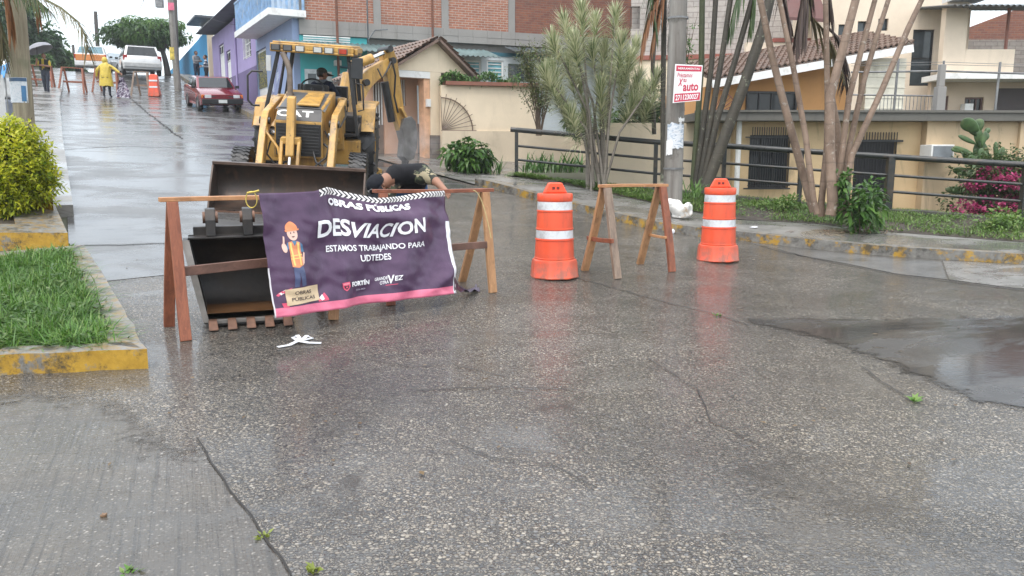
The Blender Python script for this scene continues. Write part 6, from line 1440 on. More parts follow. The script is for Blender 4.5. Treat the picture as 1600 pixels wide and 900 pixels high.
# man bent over behind the banner, holding its right corner
CAMO = M('camouflage cloth'); n = CAMO.noise(14, 2, rough=.4); n2_ = CAMO.noise(11, 2, CAMO.co('Object', (1, 1, 1), (1, 2, 3)))
cc = CAMO.mix(CAMO.ma('GREATER_THAN', n, .52), (.02, .022, .015), (.28, .24, .15)); cc = CAMO.mix(CAMO.ma('GREATER_THAN', n2_, .56), cc, (.06, .07, .035)); CAMO.set(col=cc, rough=.8); CAMO = CAMO.m
pb = G(668, 424); L_ = lambda px, py, D: tuple(at(px, py, D) - pb)
D0 = pb.y
J = {'pelvis': (L_(640, 289, D0 + .22), .15), 'waist': (L_(642, 276, D0 + .10), .19), 'chest': (L_(640, 273, D0 - .14), .205), 'neck': (L_(608, 278, D0 - .40), .08), 'head': (L_(590, 291, D0 - .50), .07),
     'shoulder_l': (L_(614, 272, D0 - .25), .125), 'shoulder_r': (L_(661, 272, D0 - .26), .12), 'elbow_r': (L_(681, 283, D0 - .40), .052), 'hand_r': (L_(694, 296, D0 - .56), .034), 'elbow_l': (L_(606, 319, D0 - .45), .055), 'hand_l': (L_(625, 341, D0 - .55), .034),
     'hip_l': (L_(625, 312, D0 + .2), .11), 'hip_r': (L_(655, 312, D0 + .2), .11), 'knee_l': (L_(622, 362, D0 + .02), .075), 'knee_r': (L_(676, 362, D0 + .05), .078)}
for s_, px in (('l', 628), ('r', 700)):
    g_ = G(px, 424) - pb; J['ankle_' + s_] = ((g_.x, g_.y, g_.z + .09), .048); J['toe_' + s_] = ((g_.x, g_.y - .15, g_.z + .035), .042)
r_, rot, hp, hd_ = person('person in black shirt and cap bent over behind the banner, gripping its corner', pb, 0, J, [b for b in std_bones(1, 0, 2, 3, 4)], [SKIN, BLK, cloth('blue jeans', (.04, .09, .19)), SHOE, CAMO], hat=None, hair=True, head_dir=(-.25, -.75, -.75), head_tilt=(-.75, -.45, .75))
m_ = MB(); m_.sph((0, -.004, .03), (.102, .122, .098), 20, 12); m_.v = [V((p.x, p.y, max(p.z, .005))) for p in m_.v]; m_.grid([[V((.095 * math.sin(t) * k, .095 * math.cos(t) * k + (k - 1) * .10, .02 - (k - 1) * .06)) for t in np.linspace(-1.25, 1.25, 11)] for k in (1.0, 1.35, 1.75)]); m_.v = [rot @ p + hp for p in m_.v]; m_.build('cap', CAPB, hd_, smooth=60)
m_ = MB(); q_ = V((0, 0, 0)); vs = [V((x, .118 - abs(x) * .2, .055 + z)) for x, z in ((-.04, -.012), (.04, -.012), (.04, .012), (-.04, .012))]; m_.add([rot @ p + hp for p in vs], [[0, 1, 2, 3]]); m_.build('cap_badge', WHITEP, hd_)
def px_h(px, py): return G(px, py)
# far people
yb = G(168, 152); RAIN = M('yellow raincoat'); n = RAIN.noise(6, 5, dist=1); RAIN.set(col=RAIN.mix(RAIN.mr(n, .3, .7), (.46, .33, .03), (.62, .46, .06)), rough=.3, nor=RAIN.bump(n, .6, .04)); RAIN = RAIN.m
J = std_joints(1.62, 1, {'elbow_r': ((.36, .02, 1.18), .07), 'hand_r': ((.56, -.02, 1.02), .04), 'elbow_l': ((-.34, -.02, 1.10), .07), 'hand_l': ((-.38, .05, .86), .04), 'waist': ((0, 0, 1.0), .19), 'chest': ((0, 0, 1.22), .19), 'pelvis': ((0, 0, .84), .20)}, stride=.10)
J['skirt'] = ((0, 0, .58), .21); B = std_bones(1, 1, 2, 3); B.append(('pelvis', 'skirt', 1)); B[0] = ('pelvis', 'waist', 1)
B = [(a, b, 1 if (a == 'pelvis' and b.startswith('hip')) else m_) for a, b, m_ in B]
r_, rot, hp, hd_ = person('person in a long yellow raincoat seen from behind, dragging a folded banner uphill', yb, R(8), J, B, [SKIN, RAIN, cloth('dark trousers', (.03, .035, .045)), plain('grey boots', (.05, .055, .065), .3)], hair=False, head_dir=(.3, 1, 0))
m_ = MB(); m_.sph((0, -.01, .01), (.115, .125, .145), 18, 12); m_.v = [rot @ V((p.x, min(p.y, .07), p.z)) + hp for p in m_.v]; m_.build('hood', RAIN, hd_, smooth=180)
m_ = MB(); m_.lathe([(.285, .46), (.275, .62), (.25, .85), (.225, 1.05), (.215, 1.20), (.17, 1.36), (.07, 1.46)], 20, cap=False); m_.v = [V((p.x, p.y * .72, p.z + .02 * math.sin(p.x * 20))) for p in m_.v]; m_.build('coat', RAIN, r_, smooth=180)
# the banner he drags
fbm = M('folded printed vinyl'); n = fbm.noise(5, 4, fbm.co('Object', (1, 1, 3), (0, .6, 0)), dist=1.2); fbm.set(col=fbm.ramp(n, [(0, (.03, .015, .04)), (.5, (.06, .03, .075)), (.53, (.62, .60, .64)), (.6, (.55, .50, .58)), (.63, (.05, .02, .06)), (.75, (.55, .2, .3))], 'LINEAR'), rough=.35)
pa = at(188, 121, yb.y - .1); q0_, q1_ = G(180, 153), G(204, 155); m_ = MB(); rows = []
for j in range(12):
    t = j / 11; a = pa.lerp(q0_ + V((0, 0, .05)), t); b = (pa + V((.12, 0, 0))).lerp(q1_ + V((0, 0, .04)), t); rows.append([a.lerp(b, i / 12) + V((0, -.06 * math.sin(i * 1.7 + j * .5) * (1 - t * .3), 0)) for i in range(13)])
m_.grid(rows); m_.grid([[p + V((0, .06, .01)) for p in r2][::-1] for r2 in rows])
o = m_.build('folded_banner', fbm.m, origin=pa, smooth=180, recalc=False); tag(o, 'crumpled purple and pink banner trailing from the raincoat person\'s hand', 'banner')
ub = G(74, 149); VEST = cloth('dark vest', (.015, .018, .016)); YSH = cloth('yellow shirt', (.52, .38, .05))
J = std_joints(1.68, -1, {'elbow_l': ((-.26, -.14, 1.16), .045), 'hand_l': ((-.16, -.30, 1.34), .034), 'elbow_r': ((.26, -.12, 1.14), .045), 'hand_r': ((.05, -.26, 1.16), .034)}, stride=.10, bulk=1.05)
B = std_bones(1, 0, 2, 3, 4); r_, rot, hp, hd_ = person('person in dark vest and yellow shirt walking downhill under a grey umbrella', ub, R(6), J, B, [SKIN, YSH, cloth('slate trousers', (.035, .04, .055)), SHOE, YSH], head_dir=(.2, -1, 0))
m_ = MB()
for sx in (-1, 1):
    m_.grid([[V((sx * (.05 + .14 * t + .0), -.16 + .10 * t * t, z)) for t in (0, .4, .8, 1.1)] for z in (.98, 1.15, 1.30, 1.42)]); m_.grid([[V((sx * (.20 - .2 * t), .03 + .13 * t, z)) for t in (0, .5, 1)] for z in (.98, 1.15, 1.30, 1.42)])
m_.build('vest', VEST, r_, smooth=180, recalc=False)
um = empty('umbrella', ub + V((-.02, -.25, 1.3))); tag(um, 'open grey umbrella held over the person in the yellow shirt', 'umbrella')
m_ = MB(); Nn_ = 8; c_ = V((-.08, .0, .72)); tl = Matrix.Rotation(R(-22), 3, 'Y'); rows = []
for k in range(7):
    a = k / 6 * 1.25; rows.append([c_ + tl @ V((math.sin(a) * .56 * (1 - .06 * (i % 2) * k / 6) * math.cos(i * math.pi / 8), math.sin(a) * .56 * (1 - .06 * (i % 2) * k / 6) * math.sin(i * math.pi / 8), .40 * (math.cos(a) - 1))) for i in range(17)])
m_.grid(rows); UMB = plain('grey umbrella cloth', (.20, .20, .22), .5, .15, 3); m_.build('canopy', UMB, um, smooth=40); m_ = MB(); m_.tube([c_, V((-.12, .0, 0))], .012, 6); m_.build('shaft', CBK, um)
GREYS = cloth('grey pullover', (.26, .25, .25)); 
def sided(px, py, lab, top, pants, rz, hair=True, stripes=None):
    b_ = at(px, py, 37.5); b_.z = zf(b_.x, b_.y) + .17
    J = std_joints(1.66, -1, {'elbow_l': ((-.24, -.10, 1.12), .045), 'hand_l': ((.04, -.22, 1.14), .034), 'elbow_r': ((.24, -.10, 1.12), .045), 'hand_r': ((-.02, -.24, 1.10), .034)}, stride=.02, bulk=1.06); return person(lab, b_, rz, J, std_bones(1, 1, 2, 3), [SKIN, top, pants, SHOE], head_dir=(.3, -1, 0), group='neighbours talking on the pavement')
STRP = M('striped jumper'); sz_ = STRP.n('SeparateXYZ', {0: STRP.co()}).outputs[2]; STRP.set(col=STRP.mix(STRP.ma('GREATER_THAN', STRP.ma('FRACT', STRP.ma('MULTIPLY', sz_, 7.0)), .5), (.02, .022, .03), (.45, .47, .5)), rough=.8)
def on_walk(px, D, dz=.17): p = at(px, 140, D); p.z = zf(p.x, p.y) + dz; return p
# two neighbours by the doors of the lilac house
for (px, lab, top, pants, rz) in ((322, 'person in a pale grey pullover with folded arms by the bright blue wall', GREYS, JEAN, R(60)), (338, 'person in a dark and white striped jumper beside the lilac house door', STRP.m, cloth('black trousers', (.014, .014, .016)), R(-70))):
    t_ = street_t(px) - .0; q_ = sp(t_) + V((-.877, -.48, 0)) * .5; q_.z = zf(q_.x, q_.y) + .17
    rr_ = person(lab, q_, rz, std_joints(1.68, -1, {'elbow_l': ((-.24, -.10, 1.12), .045), 'hand_l': ((.04, -.22, 1.14), .034), 'elbow_r': ((.24, -.10, 1.12), .045), 'hand_r': ((-.02, -.24, 1.10), .034)}, stride=.02, bulk=1.08), std_bones(1, 1, 2, 3), [SKIN, top, pants, SHOE], head_dir=(.2, -1, 0))
# ================================================================== CARS, FAR BARRIERS
TYRE = plain('tyre rubber', (.015, .015, .016), .6, .2, 9); HUB = plain('wheel cover', (.30, .31, .32), .3, .2, 6, metal=.7); CGLASS = plain('car glass', (.012, .016, .018), .04, .2, 2); TRIM = plain('black trim', (.015, .015, .016), .4, .2, 5)
LENS = plain('headlamp lens', (.60, .62, .62), .1, .1, 9); AMB = plain('amber lens', (.60, .16, .02), .15, .1, 9); TAIL = plain('red tail lamp', (.32, .015, .015), .15, .2, 9); PLATE = plain('number plate', (.66, .67, .64), .4, .08, 9)
def paint(name, c): 
    m = M(name); n = m.noise(2, 5); m.set(col=m.mix(m.mr(n, .3, .7), sc3(c, .88), sc3(c, 1.06)), rough=.22, coat=.8, coatr=.05, nor=m.bump(m.noise(60, 2), .06, .002)); return m.m
def car(label, base, rz, rx, ry, body, Lc, Wc, low, green, wheels, wr, mat, glassmat=None, roofmat_=None, face='front', kind='car'):
    """low: side outline of the lower body (y,z); green: side outline of the glasshouse, bottom-front, top-front, top-rear, bottom-rear; front is -y"""
    r = empty(kind, base, rz, rx, ry); tag(r, label, 'car'); h = Wc / 2
    m_ = MB(); n_ = len(low); rows = []
    for (x, k, dz) in ((-h, .0, .0), (-h * .985, .02, 0), (-h * .90, .05, .035), (0, .07, .05), (h * .90, .05, .035), (h * .985, .02, 0), (h, 0, 0)):
        s_ = 1 - .05 * (1 - min(1, abs(x) / h) ) ; rows.append([V((x, y * (1 + k * .25), z + (dz if z > .6 else 0) - (.035 if abs(x) > h * .99 and z > .6 else 0))) for y, z in low])
    for r_ in rows: r_.append(r_[0])
    m_.grid(rows); m_.f.append(list(range(n_))); m_.mi.append(0); e = 6 * (n_ + 1); m_.f.append([e + i for i in range(n_)]); m_.mi.append(0)
    m_.build('body', mat, r, smooth=35)
    (fb, ft, rt, rb) = green; ti = .80
    def gp(p, x): return V((x, p[0], p[1]))
    hb, ht = h * .95, h * ti
    m_ = MB(); m_.hexa([gp(fb, -hb), gp(fb, hb), gp(rb, hb), gp(rb, -hb), gp(ft, -ht), gp(ft, ht), gp(rt, ht), gp(rt, -ht)]); m_.build('cabin', roofmat_ or mat, r, bevel=.05)
    def pane(a, b, c, d, k0, k1, nrm, name):
        """quad a,b (bottom) c,d (top), inset and set proud"""
        A, B, C, D_ = V(a), V(b), V(c), V(d); ce = (A + B + C + D_) / 4; m_ = MB(); q = [ce + (p - ce) * (k0) for p in (A, B, C, D_)]; q = [V((p.x, p.y, ce.z + (p.z - ce.z) * k1 / k0)) for p in q]; nn = (q[1] - q[0]).cross(q[3] - q[0]).normalized()
        if nn.dot(V(nrm)) < 0: nn = -nn
        m_.add([p + nn * .012 for p in q], [[0, 1, 2, 3]]); m_.build(name, glassmat or CGLASS, r)
    pane(gp(fb, -hb), gp(fb, hb), gp(ft, ht), gp(ft, -ht), .88, .84, (0, -1, .3), 'windscreen'); pane(gp(rb, -hb), gp(rb, hb), gp(rt, ht), gp(rt, -ht), .86, .80, (0, 1, .3), 'rear_window')
    for s_ in (-1, 1):
        b0, b1_, t0, t1_ = gp(fb, s_ * hb), gp(rb, s_ * hb), gp(ft, s_ * ht), gp(rt, s_ * ht)
        for u0, u1 in ((.08, .48), (.53, .92)): pane(b0.lerp(b1_, u0), b0.lerp(b1_, u1), t0.lerp(t1_, u1 + (.02 if u1 > .6 else 0)), t0.lerp(t1_, u0), .95, .78, (s_, 0, .2), 'side_window')
        m_ = MB(); q = b0.lerp(b1_, .10); m_.box((q.x + s_ * .10, q.y, q.z + .06), (.16, .10, .12)); m_.build('wing_mirror', TRIM, r, bevel=.02)
    for y in wheels:
        for s_ in (-1, 1):
            w_ = empty('wheel', (0, 0, 0)); w_.parent = r; xx = s_ * (h - .09); m_ = MB(); m_.lathe([(wr * .6, -.09), (wr * .94, -.10), (wr, -.06), (wr, .06), (wr * .94, .10), (wr * .6, .09)], 22, (xx + s_ * .03, y, wr), 'x', cap=False); m_.build('tyre', TYRE, w_, smooth=40); m_ = MB(); m_.lathe([(wr * .62, s_ * .05), (wr * .55, s_ * .085), (wr * .15, s_ * .075)], 16, (xx + s_ * .03, y, wr), 'x'); m_.build('hub_cap', HUB, w_, smooth=40)
            m_ = MB(); m_.lathe([(wr * 1.14, -.02), (wr * 1.14, .02)], 22, (s_ * (h - .008), y, wr * 1.02), 'x'); m_.v = [V((p.x, p.y, max(p.z, .2))) for p in m_.v]; m_.build('wheel_arch', TRIM, r)
    return r
def box_part(r, name, mat, x0, x1, y0, y1, z0, z1, bv=.01, lab=None):
    m_ = MB(); m_.b2(x0, x1, y0, y1, z0, z1); o = m_.build(name, mat, r, bevel=bv); return o
# red saloon, nose towards us
pf = G(338, 176); pr_ = G(288, 156); d = V((.50, -.866, 0)).normalized()
cb = at(333, 163, 32.6); cb.z = zf(cb.x, cb.y); sl_ = .125
hd = math.atan2(-d.x, d.y) + math.pi   # local -y maps to d
rz_ = math.atan2(d.y, d.x) + math.pi / 2
RED = paint('maroon car paint', (.17, .008, .020))
low = [(-2.12, .30), (-2.18, .45), (-2.16, .66), (-2.02, .74), (-.95, .90), (1.15, .96), (2.05, .94), (2.16, .82), (2.20, .48), (2.12, .28), (1.6, .22), (-1.6, .22)]
rc = car('maroon saloon car parked nose downhill at the kerb by the lilac house', cb, rz_, R(6.6), R(-1.5), None, 4.3, 1.68, low, ((-1.05, .90), (-.32, 1.36), (.85, 1.38), (1.45, .95)), (-1.32, 1.30), .29, RED)
rc.scale = (.90, .90, .90)
box_part(rc, 'bumper', TRIM, -.82, .82, -2.24, -2.10, .32, .54, .03); box_part(rc, 'grille', TRIM, -.42, .42, -2.20, -2.12, .56, .66, .01)
for s_ in (-1, 1):
    box_part(rc, 'headlight', LENS, min(s_ * .44, s_ * .70), max(s_ * .44, s_ * .70), -2.205, -2.10, .57, .70, .01); box_part(rc, 'indicator', AMB, min(s_ * .705, s_ * .83), max(s_ * .705, s_ * .83), -2.19, -2.05, .57, .70, .01)
box_part(rc, 'number_plate', PLATE, -.17, .17, -2.262, -2.243, .37, .50, .004)
# white minivan, tail towards us
vb = at(217, 119, 47.5); vb.z = zf(vb.x, vb.y)
WHC = paint('white car paint', (.66, .66, .65)); dv = V((-.50, .866, 0)); rzv = math.atan2(dv.y, dv.x) + math.pi / 2
low = [(-2.30, .34), (-2.38, .55), (-2.30, .80), (-1.45, .96), (1.5, .99), (2.30, .99), (2.40, .85), (2.42, .50), (2.34, .32), (1.7, .26), (-1.7, .26)]
van = car('white minivan with tinted rear window parked tail downhill under the round tree', vb, rzv, R(-3), R(0), None, 4.8, 1.92, low, ((-1.55, .96), (-.70, 1.52), (2.05, 1.56), (2.36, .97)), (-1.5, 1.5), .34, WHC)
for s_ in (-1, 1): box_part(van, 'tail_light', TAIL, min(s_ * .76, s_ * .965), max(s_ * .76, s_ * .965), 2.30, 2.425, .76, 1.04, .02)
box_part(van, 'bumper', plain('pale bumper', (.42, .42, .41), .35), -.95, .95, 2.35, 2.50, .42, .66, .03); box_part(van, 'number_plate', PLATE, -.26, .26, 2.415, 2.44, .74, .90, .004); box_part(van, 'roof_rail', TRIM, -.70, .70, 2.0, 2.06, 1.57, 1.60, .01)
# taxi
tb = at(148, 112, 50.5); tb.z = zf(tb.x, tb.y)
low = [(-1.95, .32), (-2.02, .5), (-1.95, .78), (-1.0, .95), (1.2, 1.0), (1.92, 1.0), (2.0, .85), (2.02, .5), (1.95, .3), (1.5, .24), (-1.5, .24)]
tx = car('white taxi with an orange tailgate at the top of the street', tb, rzv + R(-8), R(-3), 0, None, 4.0, 1.7, low, ((-1.1, .95), (-.4, 1.48), (1.2, 1.50), (1.88, 1.0)), (-1.25, 1.25), .30, WHC, plain('pale blue glass', (.10, .20, .24), .05, .2, 3))
box_part(tx, 'tailgate', paint('orange car paint', (.62, .20, .03)), -.78, .78, 1.86, 2.07, .62, .98, .03)
for s_ in (-1, 1): box_part(tx, 'tail_light', TAIL, min(s_ * .70, s_ * .85), max(s_ * .70, s_ * .85), 1.93, 2.045, .74, .99, .02)
box_part(tx, 'bumper', WHC, -.84, .84, 1.95, 2.10, .34, .585, .03); box_part(tx, 'number_plate', PLATE, -.2, .2, 2.105, 2.12, .40, .52, .004)
# grey-white hatchback between taxi and van
hb_ = at(181, 111, 54.0); hb_.z = zf(hb_.x, hb_.y)
hc = car('pale grey hatchback half hidden between the taxi and the minivan', hb_, rzv + math.pi, R(3), 0, None, 4.0, 1.66, [(a, b * .96) for a, b in low], ((-1.2, .92), (-.45, 1.42), (1.2, 1.44), (1.8, .96)), (-1.25, 1.25), .29, paint('pale grey paint', (.42, .44, .46)), plain('pale glass', (.25, .30, .33), .08, .2, 3))
for s_ in (-1, 1): box_part(hc, 'headlight', LENS, min(s_ * .48, s_ * .76), max(s_ * .48, s_ * .76), -2.03, -1.9, .58, .74, .02)
# far wooden trestles across the street
def far_trestle(px0, px1, py, lab, D, matL):
    a, b = at(px0, py, D), at(px1, py, D + .15); a.z = zf(a.x, a.y); b.z = zf(b.x, b.y); d_ = V((0, .28, 0)); hgt = V((0, .0, 1.05))
    feet = [a - d_, a + d_, b - d_, b + d_]; 
    for f in feet: f.z = zf(f.x, f.y)
    ax_ = (b - a).normalized() * .10
    return trestle(lab, [feet[0] - ax_, feet[1] + ax_ * .6, feet[2] + ax_, feet[3] - ax_ * .6], (a + hgt, b + hgt), [matL] * 5, [(a + V((0, 0, .45)), b + V((0, 0, .45)), .05, .08, matL)], 'trestles across the top of the street', lw=.075, lt=.045)
far_trestle(51, 83, 138, 'far trestle behind the umbrella person, leftmost across the street', 36.5, WRED)
far_trestle(100, 132, 138, 'far wooden trestle in front of the taxi', 36.5, WRED)
far_trestle(152, 184, 136, 'far wooden trestle half hidden by the raincoat person', 37.8, WRED)
far_trestle(212, 232, 134, 'far grey brown trestle in front of the minivan', 37.2, WGREY)
fd = at(241, 134, 37.2); fd.z = zf(fd.x, fd.y)
r = empty('road_barrier', fd, R(10)); tag(r, 'far orange and white plastic barrier at the kerb by the minivan', 'barrier')
m_ = MB(); m_.prism([(-.36, 0), (.36, 0), (.38, .10), (.30, .45), (.28, .9), (.20, .98), (-.20, .98), (-.28, .9), (-.30, .45), (-.38, .10)], -.18, .18, 'y'); m_.v = [V((p.x, p.y * (1.3 - .6 * p.z), p.z)) for p in m_.v]; m_.v = [V((p.x * .62, p.y, p.z)) for p in m_.v]; m_.build('body', ORP, r, bevel=.02)
for z in (.38, .66): m_ = MB(); m_.b2(-.175, .175, -.235 + z * .08, -.15, z, z + .07); m_.build('reflective_band', REF, r)
# ================================================================== POLES, WIRES, FENCE, SIGN
POLEC = M('stained concrete pole'); n = POLEC.noise(1.1, 6, POLEC.co('Object', (6, 6, .5)), rough=.65); n2_ = POLEC.noise(5, 6, rough=.7)
cc = POLEC.mix(POLEC.mr(n, .35, .65), (.12, .105, .09), (.25, .235, .21)); cc = POLEC.mix(POLEC.mr(n2_, .55, .7, 0, .7), cc, (.06, .055, .04)); POLEC.set(col=cc, rough=.6, nor=POLEC.bump(n2_, .35, .01)); POLEC = POLEC.m
POLEW = M('weathered wood pole'); n = POLEW.noise(1.2, 7, POLEW.co('Object', (14, 14, .5)), rough=.7); cc = POLEW.mix(POLEW.mr(n, .35, .65), (.16, .13, .085), (.33, .29, .20)); cc = POLEW.mix(POLEW.mr(POLEW.noise(3, 6), .55, .7, 0, .5), cc, (.12, .13, .07)); POLEW.set(col=cc, rough=.75, nor=POLEW.bump(n, .5, .01)); POLEW = POLEW.m
def pole(name, label, base, top, r0, r1, mat, n=18, cat='utility pole'):
    r = empty(name, base); tag(r, label, cat); m_ = MB(); a, b = V((0, 0, -.3)), V(top) - V(base); m_.tube([a.lerp(b, t) for t in np.linspace(0, 1, 9)], [r0 + (r1 - r0) * t for t in np.linspace(0, 1, 9)], n); m_.build('shaft', mat, r, smooth=60); return r
pb_ = at(1051, 305, 13.6); pb_.z = zf(pb_.x, pb_.y) + .14
ptop = at(1073, -420, 13.75); CP = pole('utility_pole', 'thick stained concrete utility pole carrying the red and white loan sign', pb_, ptop, .165, .12, POLEC)
def pole_pt(px, py): 
    t = (py - 305) / (-420 - 305); return pb_.lerp(ptop, t)
# papers pasted on the pole
def pasted(r, base, top, r0, z0, z1, a0, a1, mat, name, rad, jag=.0):
    m_ = MB(); b = V(top) - V(base); rows = []
    for j in range(7):
        z = z0 + (z1 - z0) * j / 6; t = z / b.z; c = b * t; row = []
        for i in range(9):
            a = R(a0 + (a1 - a0) * i / 8); jz = random.uniform(-jag, jag) if j in (0, 6) else 0; row.append(c + V((rad * math.sin(a), -rad * math.cos(a), jz)))
        rows.append(row)
    m_.grid(rows); return m_.build(name, mat, r, smooth=180, recalc=False)
PAPER = M('torn posters'); n = PAPER.noise(9, 6, PAPER.co('Object', (1, 1, 2.2)), rough=.7, dist=1.0); PAPER.set(col=PAPER.ramp(n, [(.30, (.10, .12, .16)), (.42, (.35, .42, .50)), (.5, (.60, .63, .66)), (.58, (.66, .67, .68)), (.66, (.22, .25, .30)), (.75, (.55, .58, .6))]), rough=.5); PAPER = PAPER.m
zA, zB = at(1052, 233, 13.6).z - pb_.z, at(1052, 193, 13.6).z - pb_.z
pasted(CP, pb_, ptop, .165, zA, zB, -55, 50, PAPER, 'torn_posters', .168, .03); pasted(CP, pb_, ptop, .165, zA - .10, zA + .15, -60, -20, WHITEP, 'paper_strip', .171, .02); pasted(CP, pb_, ptop, .165, zB + .02, zB + .09, 10, 55, WHITEP, 'paper_scrap', .168, .03)
m_ = MB(); b = ptop - pb_; 
for zz in (zA - .62 + .3, 3.2): c = b * (zz / b.z); m_.lathe([(.172, -.015), (.172, .015)], 20, c, cap=False)
m_.build('steel_band', STEEL, CP)
# sign
SG = empty('sign', at(1074, 158, 13.25)); tag(SG, 'red and white loan sign plate fixed across the concrete pole', 'sign')
a, b, c, d = at(1051, 161, 13.32), at(1094, 157, 13.22), at(1098, 102, 13.22), at(1055, 100, 13.32)
ux = (b - a).normalized(); uz = (d - a); wS, hS = (b - a).length, uz.length; uz = uz.normalized(); nS = ux.cross(uz).normalized(); nS = nS if nS.y < 0 else -nS
SW = plain('white sign enamel', (.76, .75, .75), .3, .06, 4); SR_ = plain('crimson sign print', (.50, .03, .07), .35, .1, 6)
def sp_(u, v, o=0): return (a.lerp(b, u)).lerp(d.lerp(c, u), v) + nS * o
def squad(u0, u1, v0, v1, o, mat, name): m_ = MB(); m_.quad(sp_(u0, v0, o), sp_(u1, v0, o), sp_(u1, v1, o), sp_(u0, v1, o)); return m_.build(name, mat, SG, world=True)
m_ = MB(); m_.hexa([sp_(0, 0, -.012), sp_(1, 0, -.012), sp_(1, 1, -.012), sp_(0, 1, -.012), sp_(0, 0, 0), sp_(1, 0, 0), sp_(1, 1, 0), sp_(0, 1, 0)]); m_.build('plate', SW, SG, world=True)
squad(.05, .98, .02, .235, .002, SR_, 'red_panel'); squad(.05, .97, .82, .965, .002, SR_, 'red_panel')
def stext(t, u0, u1, v0, v1, mat, o=.003, **k):
    vs, fs = text_fit(t, 1, 1, **k); m_ = MB(); m_.add([sp_(u0 + (u1 - u0) * (v.x + .5), v0 + (v1 - v0) * (v.y + .5), o) for v in vs], fs); m_.build('lettering', mat, SG, world=True, recalc=False)
stext('2711230027', .09, .93, .055, .20, SW, .004, bold=.03); stext('auto', .34, .90, .285, .505, SR_, bold=.03); stext('X', .15, .33, .43, .63, SR_, bold=.03, shear=.3); stext('tu', .34, .46, .53, .63, SR_, bold=.02, shear=.2); stext('Préstamos', .10, .66, .66, .78, SR_, bold=.01, shear=.25); stext('HERRAMIENTAS', .12, .90, .865, .92, SW, .004, bold=.02)
m_ = MB(); 
for v_ in (.25, .8): q = sp_(.45, v_, -.012); m_.tube([q, q + V((0, .12, 0))], .012, 6)
m_.build('bracket', STEEL, SG, world=True)
# left pole behind the golden shrub
lb_ = at(46, 300, 13.2); lb_.z = zf(lb_.x, lb_.y); lt_ = at(12, -160, 13.0); LP_ = pole('utility_pole', 'weathered timber pole with a pale notice at the left edge, behind the golden shrub', lb_, lt_, .155, .13, POLEW)
z0_, z1_ = at(38, 161, 13.1).z - lb_.z, at(38, 122, 13.1).z - lb_.z
nt_ = M('notice paper'); sz_ = nt_.n('SeparateXYZ', {0: nt_.co()}).outputs[2]; n = nt_.noise(30, 2, nt_.co('Object', (1, 1, 2)))
nt_.set(col=nt_.mix(nt_.mr(n, .55, .6, 0, .5), (.62, .65, .68), (.35, .45, .52)), rough=.5)
pasted(LP_, lb_, lt_, .15, z0_, z1_, -62, 60, nt_.m, 'notice', .160); pasted(LP_, lb_, lt_, .15, z1_ - .06, z1_ - .005, -60, 58, plain('navy print', (.05, .10, .18), .5), 'notice_band', .1625); pasted(LP_, lb_, lt_, .15, z0_ + .02, z0_ + .26, 28, 52, plain('blue print', (.06, .18, .34), .5), 'notice_picture', .1625)
# far poles
def fpole(name, px, pyb, pyt, D, lab, mat, r=.14, dx=0):
    b_ = at(px, pyb, D); b_.z = zf(b_.x, b_.y); return pole(name, lab, b_, at(px + dx, pyt, D), r, r * .75, mat, 10), b_
fp, b1_ = fpole('utility_pole', 277, 120, -60, 41.5, 'pale concrete street pole with signs in front of the round tree', POLEC, .17, -16)
t_ = at(260, 8, 41.5) - b1_; m_ = MB(); m_.box(t_ + V((-.25, -.2, .1)), (.35, .25, .5)); m_.build('meter_box', STEEL, fp, bevel=.02); m_ = MB(); m_.box(t_ + V((.30, -.2, -.1)), (.30, .05, .35)); m_.build('pink_sign', plain('pink sign', (.6, .12, .2), .5), fp); t_ = at(271, 84, 41.5) - b1_; m_ = MB(); m_.lathe([(.185, -.3), (.18, .3)], 12, t_, cap=False); m_.build('yellow_sticker', plain('yellow sticker', (.5, .38, .06), .5, .4, 8), fp)
fp2, b2_ = fpole('utility_pole', 276, 118, -60, 45, 'dark slim pole just behind the pale concrete street pole', plain('dark creosote', (.07, .06, .055), .7), .13, -4)
fp3, b3_ = fpole('utility_pole', 155, 112, 18, 56, 'dark leaning pole rising above the taxi', plain('dark creosote', (.07, .06, .055), .7), .15, -6)
fp4, b4_ = fpole('utility_pole', 117, 112, 70, 75, 'distant small pole beside the hillside trees', plain('dark creosote', (.07, .06, .055), .7), .15, -3)
WIRE = plain('cable', (.02, .02, .022), .5)
def wire(a, b_, sag, lab, r=.012, n=14):
    m_ = MB(); a, b_ = V(a), V(b_); m_.tube([a.lerp(b_, t) - V((0, 0, sag * 4 * t * (1 - t))) for t in np.linspace(0, 1, n)], r, 4); o = m_.build('cable', WIRE, origin=a); tag(o, lab, 'cable', 'overhead cables'); return o
wire(at(149, 24, 56), at(262, -30, 41.5), .5, 'overhead cable from the leaning pole to the pale street pole'); wire(at(114, 75, 75), at(149, 30, 56), .6, 'overhead cable between the two most distant poles')
wire(at(206, 30, 50), at(242, -40, 30), .2, 'upper of two cables slanting over the round tree'); wire(at(212, 32, 50), at(262, -40, 30), .2, 'lower of two cables slanting over the round tree', .009); wire(at(262, -10, 41.5), at(420, 40, 33), .5, 'service cable from the pale street pole to the lilac house', .008)
